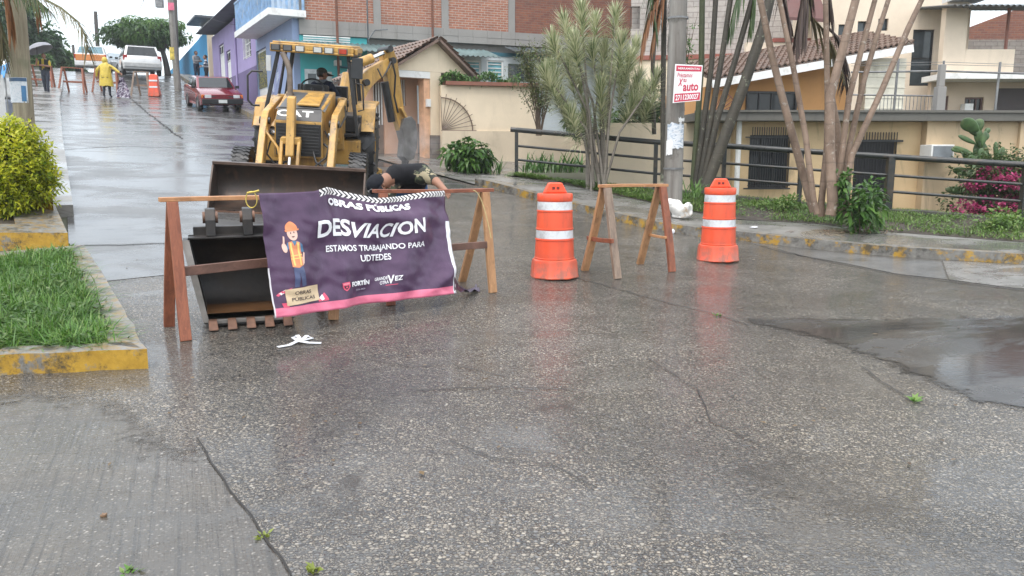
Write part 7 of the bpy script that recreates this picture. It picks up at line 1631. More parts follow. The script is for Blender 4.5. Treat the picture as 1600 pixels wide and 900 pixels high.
# ---- railing -------------------------------------------------------------------------
RAILM = plain('dark green black paint', (.020, .023, .022), .32, .35, 5, dirt=(.10, .06, .035), dirtamt=.5)
tops = [(807, 203), (1023, 222), (1129, 228), (1248, 236), (1386, 245), (1597, 258)]; posts = []
for px, py in tops:
    q, t = fence_at_px(px); tp = at(px, py, q.y); posts.append((V((q.x, q.y, float(fz(t)))), tp))
FR = empty('railing', posts[0][0]); tag(FR, 'long dark tube railing with square posts along the grass bank', 'railing')
q0, q1 = posts[-2], posts[-1]; dv = q1[0] - q0[0]; posts.append((q1[0] + dv * .95 + V((0, 0, -.02)), q1[1] + dv * .95 + (q1[1] - q1[0] - (q0[1] - q0[0])) * .2))
for i, (b_, t_) in enumerate(posts):
    wd = .12 if i in (4, 5) else .075; m_ = MB(); m_.bar(b_ - V((0, 0, .15)), V((b_.x, b_.y, t_.z)), wd, wd, (0, 1, 0)); m_.build('post', RAILM, FR, world=True, bevel=.006)
for i in range(len(posts) - 1):
    (b0, t0), (b1_, t1_) = posts[i], posts[i + 1]; t0 = V((b0.x, b0.y, t0.z)); t1_ = V((b1_.x, b1_.y, t1_.z))
    m_ = MB(); m_.tube([t0, t1_], .052, 12); m_.build('top_rail', RAILM, FR, world=True, smooth=60)
    for k in (.33, .62): m_ = MB(); m_.tube([t0 - V((0, .0, k)), t1_ - V((0, 0, k))], .027, 10); m_.build('rail', RAILM, FR, world=True, smooth=60)
b0, t0 = posts[0]; m_ = MB(); m_.tube([V((b0.x - .12, b0.y + .03, t0.z + .01)), V((b0.x, b0.y, t0.z))], .052, 10); m_.build('rail_end', RAILM, FR, world=True, smooth=60)
# low stone kerb under the railing
LK = M('dark wet stone'); 
m_ = MB(); rows = []
for i in range(41):
    t = -.02 + 1.9 * i / 40; p = fence_pt(t); z = float(fz(t)); n_ = .03 * mnoise.noise(V((t * 20, 0, 0))); rows.append([V((p.x - .05, p.y - .14 + n_, z - .2)), V((p.x - .05, p.y - .13 + n_, z + .06 + n_)), V((p.x + .05, p.y + .12, z + .07 + n_)), V((p.x + .05, p.y + .13, z - .3))])
m_.grid(rows); tag(m_.build('stone_edging', plain('dark wet stone', (.06, .055, .048), .6, .5, 4, bump=.7, bscale=9)), kind='structure')
# stall and white wall at the far left edge
SB = G(0, 260); sbp = at(-2, 182, 16.0); sbp.z = zf(sbp.x, sbp.y)
wl = empty('white_wall', at(0, 180, 15.0)); wl.location.z = zf(wl.location.x, wl.location.y); tag(wl, 'end of a low white wall at the left edge of the picture', 'wall')
hz = at(3, 116, 15.0).z - wl.location.z; m_ = MB(); m_.b2(-3, .06, -.1, .1, -.3, hz); m_.build('wall', WHITEP, wl)
st_ = at(17, 150, 21); st_.z = zf(st_.x, st_.y); so = empty('street_stall', st_); tag(so, 'small pavement stall under a blue tarpaulin beside the timber pole', 'stall')
zt_ = at(15, 100, 21).z - st_.z; m_ = MB(); m_.grid([[V((x, y, zt_ + .12 * math.sin(x * 6 + y * 3) - abs(x) * .2 - (.3 if y < -.5 else 0))) for x in np.linspace(-.5, .25, 8)] for y in np.linspace(-.6, .6, 8)]); m_.build('tarpaulin', plain('blue tarpaulin', (.05, .22, .48), .35), so, smooth=180)
for x in (-.45, .2):
    for y in (-.5, .5): m_ = MB(); m_.tube([(x, y, 0), (x, y, zt_ - .1)], .02, 6); m_.build('post', STEEL, so)
m_ = MB(); m_.b2(-.4, .18, -.4, .4, .75, 1.25); m_.build('cloth_bundle', WHITEP, so, bevel=.08); m_ = MB(); m_.b2(-.42, .2, -.45, .45, .1, .7); m_.build('covered_crates', plain('grey tarp', (.16, .18, .22), .5), so, bevel=.06)
# ================================================================== PLANTS
def strap_arrays(P, D, L, W, droop, seg=5, taper=True, fold=.0):
    """long blade leaves bending under their weight; quads"""
    P = np.asarray(P, float); D = np.asarray(D, float); n = len(P); D = D / np.linalg.norm(D, axis=1, keepdims=True)
    L = np.broadcast_to(np.asarray(L, float), (n,)); W = np.broadcast_to(np.asarray(W, float), (n,)); droop = np.broadcast_to(np.asarray(droop, float), (n,))
    S = np.cross(D, np.tile([0, 0, 1.], (n, 1)) + RNG.normal(0, .08, (n, 3))); S /= np.maximum(np.linalg.norm(S, axis=1, keepdims=True), 1e-6)
    rows = []
    for i in range(seg + 1):
        t = i / seg; c = P + D * (L * t)[:, None] + np.stack([0 * L, 0 * L, -droop * L * t * t], 1); wd = W * (1 - t ** 2.2 if taper else 1) * min(1, .35 + t * 3); wd = np.maximum(wd, .001)
        rows += [c - S * wd[:, None] / 2, c + S * wd[:, None] / 2]
    vs = np.stack(rows, 1).reshape(-1, 3); m = 2 * (seg + 1); k = np.arange(n)[:, None] * m
    fs = np.concatenate([k + np.array([[2 * i, 2 * i + 1, 2 * i + 3, 2 * i + 2]]) for i in range(seg)], 0)
    return vs, fs
def cat_np(parts):
    V_, F_, o = [], [], 0
    for v, f in parts: V_.append(v); F_.append(f + o); o += len(v)
    return np.concatenate(V_), np.concatenate(F_)
def rdirs(n, up=.2, flat=1.0):
    d = RNG.normal(0, 1, (n, 3)); d[:, 2] = d[:, 2] * flat + up; return d / np.linalg.norm(d, axis=1, keepdims=True)
def trunkmat(name, c1, c2, rings=0.0, lich=None):
    m = M(name); n = m.noise(4, 6, m.co('Object', (1, 1, .5)), rough=.7); cc = m.mix(m.mr(n, .3, .7), c1, c2)
    if rings:
        z = m.n('SeparateXYZ', {0: m.co()}).outputs[2]; f = m.ma('FRACT', m.ma('ADD', m.ma('MULTIPLY', z, rings), m.ma('MULTIPLY', m.noise(3, 2), .5))); cc = m.mix(m.mr(f, 0, .12, .42, 0), cc, sc3(c1, .5))
    if lich: cc = m.mix(m.mr(m.noise(9, 5, rough=.7), .60, .66, 0, .85), cc, lich)
    m.set(col=cc, rough=.6, nor=m.bump(n, .4, .015)); return m.m
BARK = trunkmat('brown bark', (.075, .05, .033), (.16, .115, .08)); DBARK = trunkmat('dark wet bark', (.025, .020, .016), (.06, .045, .035))
def plant(name, base, label, cat, group=None): return tag(empty(name, base), label, cat, group)
def crown_pts(cent, rad, n, shell=.55, lumps=14, seed=0, lump_r=.42):
    """points in uneven leaf clumps spread over an ellipsoid"""
    rg = np.random.default_rng(seed); cs = rg.normal(0, 1, (lumps, 3)); cs /= np.linalg.norm(cs, axis=1, keepdims=True); cs *= rg.uniform(.35, .85, (lumps, 1))
    k = rg.integers(0, lumps, n); d = rg.normal(0, 1, (n, 3)); d /= np.linalg.norm(d, axis=1, keepdims=True); rr = rg.uniform(shell, 1, (n, 1)) ** .6
    sz = rg.uniform(.6, 1.25, lumps)[k][:, None]; p = cs[k] + d * rr * lump_r * sz
    return p * np.array(rad) + np.array(cent), d
def leafy(r, name, mat, cent, rad, n, L, W, seed=0, lumps=14, droop=.3, up=.3, lump_r=.42, shell=.5):
    P, d = crown_pts(cent, rad, n, shell, lumps, seed, lump_r); D = d * .8 + rdirs(n, up) * .7
    vs, fs = leaf_arrays(P, D, RNG.uniform(.7, 1.2, n) * L, RNG.uniform(.7, 1.2, n) * W, droop); return np_mesh(name, vs, fs, mat, parent=r)
def limbs(r, name, mat, paths, n=7):
    out = []
    for pts, r0, r1 in paths:
        m_ = MB(); k = len(pts); m_.tube(pts, [r0 + (r1 - r0) * i / (k - 1) for i in range(k)], n); out.append(m_.build(name, mat, r, smooth=60))
    return out
def curve(a, b, bend=(0, 0, 0), n=7):
    a, b, bd = V(a), V(b), V(bend); return [a.lerp(b, t) + bd * 4 * t * (1 - t) for t in np.linspace(0, 1, n)]
# ---- golden shrub
b_ = at(10, 352, 10.5); b_.z = zf(b_.x, b_.y) + .17
gc = at(12, 280, 10.4) - b_
gs = plant('golden_shrub', b_, 'bright yellow green leafy shrub at the left edge growing from the kerbed bed', 'shrub')
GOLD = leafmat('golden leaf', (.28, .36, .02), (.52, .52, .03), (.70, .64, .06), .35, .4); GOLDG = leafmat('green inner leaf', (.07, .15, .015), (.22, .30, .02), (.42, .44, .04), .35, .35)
limbs(gs, 'stem', BARK, [(curve((random.uniform(-.1, .1), random.uniform(-.1, .1), 0), (random.uniform(-.5, .5), random.uniform(-.4, .4), random.uniform(.7, 1.2)), (0, 0, .1)), .02, .006) for _ in range(9)], 6)
def branchy(r, name, mat, cent, rad, nb, per, L, W, seed, top=False):
    rg = np.random.default_rng(seed); P0, d0 = crown_pts(cent, rad, nb, .75, 22, seed, .38); P, D = [], []
    if top: k = P0[:, 2] > cent[2] - rad[2] * .55 + rg.normal(0, .2, nb); P0, d0 = P0[k], d0[k]
    for p, d in zip(P0, d0):
        ax = d * .7 + np.array([0, 0, .6]) + rg.normal(0, .25, 3); ax /= np.linalg.norm(ax); s1 = np.cross(ax, [.3, .2, 1]); s1 /= np.linalg.norm(s1); s2 = np.cross(ax, s1)
        for i in range(per):
            a = i * 2.4 + rg.uniform(0, .6); o = ax * (i / per) * L * 2.2; P.append(p + o); D.append(ax * .55 + (s1 * math.cos(a) + s2 * math.sin(a)) * (1.0 - .5 * i / per))
    P, D = np.array(P), np.array(D); vs, fs = leaf_arrays(P, D, rg.uniform(.75, 1.15, len(P)) * L, rg.uniform(.8, 1.2, len(P)) * W, .18); return np_mesh(name, vs, fs, mat, parent=r)
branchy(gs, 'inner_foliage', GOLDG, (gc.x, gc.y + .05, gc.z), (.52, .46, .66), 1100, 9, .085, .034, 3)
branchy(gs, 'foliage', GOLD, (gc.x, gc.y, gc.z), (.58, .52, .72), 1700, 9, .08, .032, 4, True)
# ---- tree with the clipped round crown
tbp = at(262, 117, 50.5); tbp.z = zf(tbp.x, tbp.y) + .1
rt_ = plant('round_crowned_tree', tbp, 'street tree with a clipped flat domed green crown over the white minivan', 'tree')
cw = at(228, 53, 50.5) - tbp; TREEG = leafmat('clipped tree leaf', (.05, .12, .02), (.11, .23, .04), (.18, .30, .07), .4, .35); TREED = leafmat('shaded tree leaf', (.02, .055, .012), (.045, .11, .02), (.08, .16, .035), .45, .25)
limbs(rt_, 'trunk', DBARK, [(curve((0, 0, -.3), (cw.x * .3, 0, cw.z * .75), (.1, 0, 0)), .20, .12)], 10)
limbs(rt_, 'limb', DBARK, [(curve((cw.x * .2, 0, cw.z * .6), (cw.x + a, b, cw.z + .2), (0, 0, -.3)), .09, .03) for a, b in ((-1.6, .5), (-.6, -1), (.9, .6), (1.6, -.4), (.2, 1.2))])
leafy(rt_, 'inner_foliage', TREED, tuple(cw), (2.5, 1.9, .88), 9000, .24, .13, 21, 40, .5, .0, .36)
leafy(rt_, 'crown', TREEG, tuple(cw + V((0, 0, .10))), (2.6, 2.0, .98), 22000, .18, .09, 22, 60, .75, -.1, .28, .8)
# ---- hillside trees on the left
def bgtree(px, pyb, pyt, wpx, D, label, mat, seed, dense=3000, leaf=.5, flat=1.0):
    b_ = at(px, pyb, D); b_.z = min(b_.z, zf(b_.x, b_.y)); r = plant('hillside_tree', b_, label, 'tree', 'trees beyond the top of the street')
    top = at(px, pyt, D).z - b_.z; wd = wpx / FPX * D; limbs(r, 'trunk', DBARK, [(curve((0, 0, -.5), (0, 0, top * .8), (.2, 0, 0)), .22, .05)])
    limbs(r, 'limb', DBARK, [(curve((0, 0, top * random.uniform(.3, .6)), (wd * .4 * math.cos(a), wd * .4 * math.sin(a), top * random.uniform(.6, .9)), (0, 0, .3)), .08, .02) for a in np.linspace(0, 6, 6)])
    leafy(r, 'crown', mat, (0, 0, top * .62), (wd * .5, wd * .5, top * .40 * flat), dense, leaf, leaf * .5, seed, 26, .4, .2, .34); return r
DKG = leafmat('dark hillside leaf', (.022, .058, .022), (.05, .115, .038), (.09, .16, .06), .5, .25); MDG = leafmat('mid hillside leaf', (.04, .10, .025), (.09, .19, .045), (.15, .25, .07), .5, .3)
bgtree(30, 128, -20, 90, 50, 'tall dark tree behind the timber pole at the left edge', DKG, 31, 4500, .42); bgtree(66, 122, 34, 62, 56, 'dark layered tree right of the timber pole', DKG, 32, 3800, .4); bgtree(88, 118, 60, 44, 62, 'mid sized dark tree with a rounded shoulder', DKG, 33, 2600, .42)
bgtree(104, 116, 78, 36, 58, 'low pale green bushy tree behind the umbrella', MDG, 34, 2600, .32); bgtree(62, 118, 82, 40, 50, 'bright green undergrowth tree behind the umbrella person', MDG, 35, 2600, .3); bgtree(-30, 140, -60, 120, 44, 'dark tree cut by the left picture edge', DKG, 36, 3500, .42); bgtree(124, 114, 90, 22, 66, 'farthest small tree beside the thin distant pole', MDG, 37, 1500, .3)
# ---- palm whose frond hangs into the top left corner
DRYF = leafmat('browning frond', (.10, .075, .03), (.17, .14, .06), (.13, .16, .06), .5, .25); ORF = leafmat('dead orange frond', (.20, .07, .02), (.34, .15, .05), (.14, .08, .04), .6, .2); GRF = leafmat('green frond', (.02, .05, .012), (.05, .10, .02), (.10, .15, .04), .4, .25); MARF = leafmat('dark maroon dead frond', (.035, .02, .018), (.075, .045, .035), (.11, .08, .05), .6, .15)
def frond(r, pts, mat, leaf=.5, wd=.028, n=60, hang=.7, name='frond', start=.15, spread=1.0):
    """midrib along pts with leaflets on both sides"""
    pts = [V(p) for p in pts]; m_ = MB(); k = len(pts); m_.tube(pts, [.022 * (1 - .8 * i / (k - 1)) + .004 for i in range(k)], 5); o = m_.build(name, mat, r, smooth=60)
    L = [0]
    for i in range(1, k): L.append(L[-1] + (pts[i] - pts[i - 1]).length)
    P, D = [], []
    for j in range(n):
        t = (start + (1 - start) * (j + random.random() * .6) / n) * L[-1]
        for i in range(1, k):
            if t <= L[i] + 1e-6: break
        f = (t - L[i - 1]) / (L[i] - L[i - 1]); p = pts[i - 1].lerp(pts[i], f); d = (pts[i] - pts[i - 1]).normalized(); sd2 = d.cross(V((0, 0, 1))); 
        if sd2.length < .05: sd2 = d.cross(V((0, 1, 0)))
        sd2.normalize()
        for s_ in (-1, 1): P.append(tuple(p)); D.append(tuple(d * .75 + sd2 * s_ * random.uniform(.5, .9) * spread + V((0, 0, random.uniform(-.25, .15)))))
    tt = np.repeat(np.linspace(0, 1, n), 2); LL = leaf * (.55 + .45 * np.sin(np.pi * np.clip(tt * .85 + .12, 0, 1))) * RNG.uniform(.8, 1.15, 2 * n)
    vs, fs = strap_arrays(np.array(P), np.array(D), LL, wd, hang, 5); np_mesh('leaflets', vs, fs, mat, parent=o); return o
pcb = at(-95, 330, 12.4); pcb.z = zf(pcb.x, pcb.y); pt = plant('palm_tree', pcb, 'palm just outside the left edge whose drooping frond hangs into the top left corner', 'palm')
PT = trunkmat('palm trunk', (.10, .08, .06), (.2, .17, .13), 6); hub = at(-60, -110, 12.4) - pcb; limbs(pt, 'trunk', PT, [(curve((0, 0, -.2), tuple(hub), (.2, 0, 0)), .14, .10)], 12)
Lp = lambda px, py, D=12.2: tuple(at(px, py, D) - pcb)
frond(pt, [tuple(hub), Lp(-10, -55), Lp(50, -12), Lp(95, 12), Lp(122, 34), Lp(134, 58), Lp(138, 82)], DRYF, .42, .013, 48, .55, start=.3); frond(pt, [tuple(hub), Lp(-20, -70), Lp(20, -30), Lp(52, -5), Lp(74, 14)], GRF, .34, .022, 50, .8, start=.3)
frond(pt, [tuple(hub), Lp(-20, -60, 12.6), Lp(8, -20, 12.6), Lp(16, 25, 12.6), Lp(17, 50, 12.6)], ORF, .3, .03, 40, .9, spread=.4); frond(pt, [tuple(hub), Lp(0, -70, 12.5), Lp(40, -35, 12.5), Lp(56, 0, 12.5), Lp(60, 25, 12.5)], ORF, .25, .03, 40, .9, spread=.4); frond(pt, [tuple(hub), Lp(-40, -60, 12.8), Lp(-15, 0, 12.8), Lp(2, 50, 12.8), Lp(6, 95, 12.8)], DRYF, .35, .025, 50, .9, spread=.6)
# ---- variegated dracaena clump
VAR = M('variegated strap leaf'); g = VAR.n('NewGeometry').outputs['Random Per Island']; cc = VAR.ramp(g, [(0, (.10, .16, .06)), (.25, (.30, .35, .18)), (.6, (.54, .55, .34)), (1, (.70, .68, .48))]); VAR.set(col=cc, rough=.4); tr = VAR.n('BsdfTranslucent', {'Color': cc}); mx = VAR.n('MixShader', {0: .25, 1: VAR.b.outputs[0], 2: tr.outputs[0]}); VAR.nt.links.new(mx.outputs[0], VAR.o.inputs[0]); VAR = VAR.m
db_ = fence_pt(.14); db_ = at(930, 282, 16.0); db_.z = float(bank_pt(.17, .55).z) - .02
DC = plant('variegated_dracaena', db_, 'tall many stemmed shrub with spiky cream and green leaf rosettes behind the nearer drum', 'shrub'); STEMG = trunkmat('grey cane stem', (.14, .12, .10), (.27, .24, .20), 9)
heads = []
tops_ = [(862, 60), (850, 112), (1028, 120), (872, 150), (885, 95), (880, 30), (897, 60), (908, 12), (905, 120), (915, 165), (925, 75), (938, 130), (945, 70), (962, 18), (958, 95), (972, 60), (975, 120), (985, 90), (1000, 118), (1010, 140), (1022, 155), (990, 160), (950, 165), (890, 175), (862, 105), (930, 30), (995, 70)]
paths = []
for i, (px, py) in enumerate(tops_):
    D_ = 16.0 + random.uniform(-.75, .75); t_ = at(px, py, D_) - db_; bb = V((random.uniform(-.22, .22), random.uniform(-.15, .15), 0)); md = bb.lerp(t_, .5) + V((-(t_.x - bb.x) * .20, 0, .1)); pts = [bb, bb.lerp(md, .5), md, md.lerp(t_, .5), t_]; heads.append((pts, i))
    if i < 16: paths.append((pts, .032, .014))
limbs(DC, 'stem', STEMG, paths, 7)
P, D, L_l, dr = [], [], [], []
for pts, i in heads:
    t_ = V(pts[-1]); ax_ = (V(pts[-1]) - V(pts[-2])).normalized() + V((0, 0, .6)); ax_.normalize(); s1 = ax_.cross(V((.2, 1, .1))).normalized(); s2 = ax_.cross(s1); hl = random.uniform(.45, 1.0)
    for k in range(int(235 * hl / .5)):
        f = random.random() ** .8; a = k * 2.4; el = .15 + 1.1 * f; p = t_ - ax_ * hl * (1 - f); P.append(tuple(p)); D.append(tuple((s1 * math.cos(a) + s2 * math.sin(a)) * math.cos(el * .95) + ax_ * math.sin(el * .95))); L_l.append(random.uniform(.26, .44) * (1.0 if f < .9 else .8)); dr.append(random.uniform(.05, .35) * (1.2 - f))
vs, fs = strap_arrays(P, D, np.array(L_l), .018, np.array(dr), 4); np_mesh('leaves', vs, fs, VAR, parent=DC)
# ---- twiggy shrub and dark shrub on the lower wall
def twiggy(label, px, pyb, D, hpx, wpx, mat, n, seed, stems=14, L=.06, W=.022, name='twiggy_shrub', zb=None, cat='shrub'):
    b_ = at(px, pyb, D); r = plant(name, b_, label, cat); hgt = hpx / FPX * D; wd = wpx / FPX * D; rg = np.random.default_rng(seed); P, D_ = [], []; paths = []
    for i in range(stems):
        a = rg.uniform(0, 6.28); e = V((math.cos(a) * wd * .5 * rg.uniform(.2, 1), math.sin(a) * wd * .35, hgt * rg.uniform(.6, 1.0))); pts = curve((rg.uniform(-.06, .06), rg.uniform(-.06, .06), -.1), tuple(e), (e.x * -.12, 0, .08)); paths.append((pts, .014, .003))
        for k in range(n // stems):
            t = rg.uniform(.25, 1) ** .8; j = min(5, int(t * 6)); q = pts[j].lerp(pts[j + 1], t * 6 - j) + V(tuple(rg.normal(0, .075, 3))); P.append(tuple(q)); d = rg.normal(0, 1, 3); d[2] += .4; D_.append(d)
    limbs(r, 'stem', BARK, paths, 5); vs, fs = leaf_arrays(np.array(P), np.array(D_), RNG.uniform(.7, 1.3, len(P)) * L, RNG.uniform(.8, 1.2, len(P)) * W, .2); np_mesh('foliage', vs, fs, mat, parent=r); return r
OLV = leafmat('olive brown leaf', (.05, .075, .022), (.11, .15, .04), (.20, .17, .07), .45, .25)
twiggy('loose olive brown twiggy shrub between the garden wall and the spiky shrub', 842, 205, 19.0, 135, 105, OLV, 4200, 41, 22, .075, .026)
twiggy('sparse pale twigs and leaves rising above the garden wall near the brick wall', 852, 132, 21.6, 75, 60, OLV, 700, 42, 12, .08, .03)
SHD = leafmat('deep green leaf', (.010, .032, .010), (.025, .065, .018), (.05, .10, .03), .3, .15)
b_ = at(1010, 208, 19.4); r = plant('dark_shrub', b_, 'dense deep green shrub behind the low wall left of the concrete pole', 'shrub'); limbs(r, 'stem', DBARK, [(curve((0, 0, -.2), (x, 0, .7), (0, 0, 0)), .02, .008) for x in (-.2, 0, .2)]); leafy(r, 'foliage', SHD, (0, 0, .55), (.55, .4, .62), 2600, .14, .05, 51, 16, .3, .3)
for k, (px, py, D_, w_, h_, lab) in enumerate(((905, 207, 19.6, .35, .30, 'low broad leaved green plant on the wall left of the dracaena stems'), (962, 207, 19.6, .45, .38, 'low broad leaved green plant on the wall right of the dracaena stems'))):
    b_ = at(px, py, D_); r = plant('broad_leaved_plant', b_, lab, 'plant'); leafy(r, 'foliage', MDG, (0, 0, h_ * .5), (w_, w_ * .6, h_), 420, .20, .075, 60 + k, 8, .5, .4); limbs(r, 'stem', BARK, [((V((0, 0, -.1)), V((0, 0, h_ * .5))), .012, .006)])
b_ = GW.matrix_basis @ V((1.0, .08, zh + .09)); r = plant('trough_plants', b_, 'trailing green plants filling the terracotta trough on the garden wall', 'plant'); 
PP = RNG.uniform(-1, 1, (900, 3)) * np.array([1.0, .14, .10]) + np.array([0, 0, .08]); rz_ = GW.rotation_euler.z; PP = np.stack([PP[:, 0] * math.cos(rz_) - PP[:, 1] * math.sin(rz_), PP[:, 0] * math.sin(rz_) + PP[:, 1] * math.cos(rz_), PP[:, 2] + .08 * np.sin(PP[:, 0] * 7)], 1); vs, fs = leaf_arrays(PP, rdirs(900, .2), .10, .05, .3); np_mesh('foliage', vs, fs, MDG, parent=r)
# ---- weeds along the wall foot
b_ = G(732, 272); r = plant('leafy_weed', b_, 'big leafy green weed at the wall foot right of the gatehouse', 'plant'); BRG = leafmat('bright weed leaf', (.03, .085, .012), (.075, .17, .03), (.13, .24, .05), .35, .3); leafy(r, 'foliage', BRG, (0, .1, .36), (.52, .42, .46), 950, .21, .10, 71, 13, .6, .3); limbs(r, 'stem', BARK, [(curve((x * .3, 0, 0), (x, .1, .5), (0, 0, .1)), .014, .005) for x in (-.3, -.1, .1, .3)], 5)
def tuft(px, py, D, label, n, L, W, mat, name='strap_leaved_plant', sp=.12, dr=.5, up=1.0, lift=0.0, cat='plant'):
    b_ = at(px, py, D) if D else G(px, py); r = plant(name, b_, label, cat); P = RNG.normal(0, sp, (n, 3)); P[:, 2] = lift; az = RNG.uniform(0, 6.28, n); l = RNG.uniform(.25, .9, n); vs, fs = strap_arrays(P, np.stack([np.cos(az) * l, np.sin(az) * l, np.full(n, up)], 1), RNG.uniform(.6, 1.1, n) * L, W, RNG.uniform(.2, 1, n) * dr, 6); np_mesh('leaves', vs, fs, mat, parent=r); return r
LILY = leafmat('lily leaf', (.05, .13, .03), (.12, .24, .06), (.20, .32, .10), .35, .3)
tuft(776, 274, None, 'few tall arching grass blades beside the first railing post', 14, .75, .035, LILY, sp=.08, dr=.5)
for k, (px, py, lab) in enumerate(((838, 270, 'first clump of pale strap leaved lilies behind the railing, left end'), (866, 270, 'middle clump of pale strap leaved lilies behind the railing'), (894, 270, 'last clump of pale strap leaved lilies beside the spiky shrub'))): tuft(px, py, 18.0, lab, 42, .75, .045, LILY, sp=.16, dr=.65)
tuft(1082, 308, 13.9, 'bright green fern like tuft at the foot of the dark palms', 40, .45, .03, leafmat('fern leaf', (.06, .14, .03), (.16, .28, .07)), 'fern_tuft', .1, .5)
# ---- dark slender palms behind the pole
DPT = trunkmat('dark palm stem', (.030, .026, .020), (.075, .065, .045), 7, (.22, .24, .17)); MOSS = trunkmat('mossy palm stem', (.035, .045, .018), (.075, .085, .035), 7)
pb2 = at(1092, 292, 14.9); pb2.z = float(bank_pt(.33, .9).z) - .05; DP = plant('dark_palm_clump', pb2, 'clump of dark lichen spotted palm stems just right of the concrete pole', 'palm')
Q = lambda px, py, D: tuple(at(px, py, D) - pb2)
stems = [([Q(1082, 296, 14.9), Q(1090, 190, 14.9), Q(1096, 100, 14.9), Q(1098, -60, 14.9)], .055, .05), ([Q(1086, 298, 14.8), Q(1100, 190, 14.8), Q(1112, 100, 14.8), Q(1122, -60, 14.8)], .06, .045), ([Q(1092, 298, 14.7), Q(1112, 180, 14.7), Q(1128, 90, 14.7), Q(1150, -60, 14.7)], .06, .045), ([Q(1096, 300, 14.6), Q(1120, 190, 14.6), Q(1150, 90, 14.6), Q(1175, 0, 14.6), Q(1190, -60, 14.6)], .06, .045), ([Q(1100, 302, 14.4), Q(1128, 225, 14.4), Q(1160, 140, 14.4), Q(1192, 45, 14.4), Q(1212, -40, 14.4)], .105, .085)]
limbs(DP, 'trunk', DPT, stems[1:], 12); limbs(DP, 'trunk', MOSS, stems[:1], 10)
limbs(DP, 'trunk', DPT, [([Q(1036, 285, 15.2), Q(1036, 150, 15.2), Q(1038, 0, 15.2), Q(1042, -60, 15.2)], .05, .045), ([Q(1022, 210, 16.6), Q(1020, 100, 16.6), Q(1030, -40, 16.6)], .045, .04)], 10)
for a in (([Q(1040, -80, 15), Q(1028, -20, 15), Q(1012, 30, 15), Q(1004, 70, 15)], ORF, .42), ([Q(1045, -80, 15), Q(1036, -10, 15), Q(1026, 30, 15), Q(1020, 62, 15)], ORF, .40), ([Q(1030, -90, 14.9), Q(1020, -40, 14.9), Q(1020, 10, 14.9), Q(1024, 40, 14.9)], GRF, .45), ([Q(1050, -80, 15.1), Q(1052, -20, 15.1), Q(1050, 20, 15.1), Q(1046, 55, 15.1)], MARF, .35), ([Q(1170, -80, 14.6), Q(1162, -30, 14.6), Q(1150, 5, 14.6), Q(1142, 40, 14.6)], GRF, .4), ([Q(1190, -70, 14.5), Q(1180, -20, 14.5), Q(1176, 20, 14.5), Q(1172, 45, 14.5)], GRF, .3)): frond(DP, a[0], a[1], a[2], .03, 42, .8, spread=.6)
twiggy('thin green climber leaves spreading among the dark palm stems', 1065, 165, 15.6, 150, 60, MDG, 260, 77, 10, .09, .035, 'climber')
# ---- tan stemmed palm clump on the right
TAN = trunkmat('tan palm stem', (.115, .075, .05), (.31, .22, .16), 3.3, (.36, .32, .27))
pb3 = at(1297, 332, 12.9); pb3.z = float(bank_pt(.62, .55).z) - .05; TP = plant('tan_palm_clump', pb3, 'spreading clump of seven bare tan palm stems in front of the ochre house', 'palm'); Q = lambda px, py, D=12.9: tuple(at(px, py, D) - pb3)
for k, pts in enumerate(([(1272, 330), (1263, 302), (1225, 162), (1207, 91), (1188, 0), (1172, -80)], [(1277, 334), (1271, 313), (1259, 215), (1241, 113), (1218, 0), (1204, -80)], [(1284, 338), (1283, 320), (1292, 230), (1293, 159), (1290, 0), (1288, -80)], [(1298, 336), (1301, 317), (1297, 240), (1297, 151), (1312, 94), (1337, 0), (1358, -80)], [(1303, 338), (1312, 264), (1327, 151), (1348, 70), (1367, 0), (1386, -80)], [(1308, 338), (1320, 260), (1350, 125), (1372, 50), (1388, 0), (1410, -80)], [(1314, 336), (1331, 242), (1377, 143), (1420, 42), (1440, 0), (1480, -80)])):
    D_ = 12.9 + (.25, -.1, .1, -.2, .0, .2, -.1)[k]; w_ = (.072, .055, .058, .088, .055, .052, .055)[k]; limbs(TP, 'trunk', TAN, [([Q(a, b, D_) for a, b in pts], w_, w_ * .62)], 12)
limbs(TP, 'trunk', TAN, [([Q(1306, 338, 13), Q(1308, 200, 13.1), Q(1300, 150, 13.1)], .075, .04), ([Q(1316, 340, 12.8), Q(1324, 320, 12.8), Q(1326, 300, 12.8)], .05, .03)], 10)
for a in (([Q(1262, -60), Q(1256, -10), Q(1250, 25), Q(1244, 62)], MARF, .40), ([Q(1268, -60), Q(1262, 0), Q(1258, 30), Q(1254, 50)], MARF, .38), ([Q(1275, -40, 13.2), Q(1262, 20, 13.2), Q(1285, 45, 13.2), Q(1300, 70, 13.2), Q(1312, 100, 13.2)], DRYF, .38), ([Q(1290, -50, 13.1), Q(1296, 0, 13.1), Q(1298, 20, 13.1)], MARF, .35), ([Q(1290, 40, 13.2), Q(1310, 60, 13.2), Q(1322, 95, 13.2), Q(1320, 135, 13.2)], MARF, .28), ([Q(1225, -60), Q(1222, -15), Q(1230, 20), Q(1236, 40)], MARF, .3)): frond(TP, a[0], a[1], a[2], .028, 40, .9, spread=.5)
P = np.array([(pb3.x + x, pb3.y - .2 + y, pb3.z + z) for x, y, z in zip(RNG.normal(0, .45, 300), RNG.normal(0, .16, 300), RNG.uniform(.01, .10, 300))]); az = RNG.uniform(0, 6.28, 300); vs, fs = strap_arrays(P, np.stack([np.cos(az), np.sin(az), RNG.uniform(-.1, .2, 300)], 1), .22, .022, .1, 3); tag(np_mesh('dead_leaf_litter', vs, fs, leafmat('dry litter', (.09, .055, .035), (.2, .13, .08), (.28, .2, .13), .7, .1)), kind='stuff')
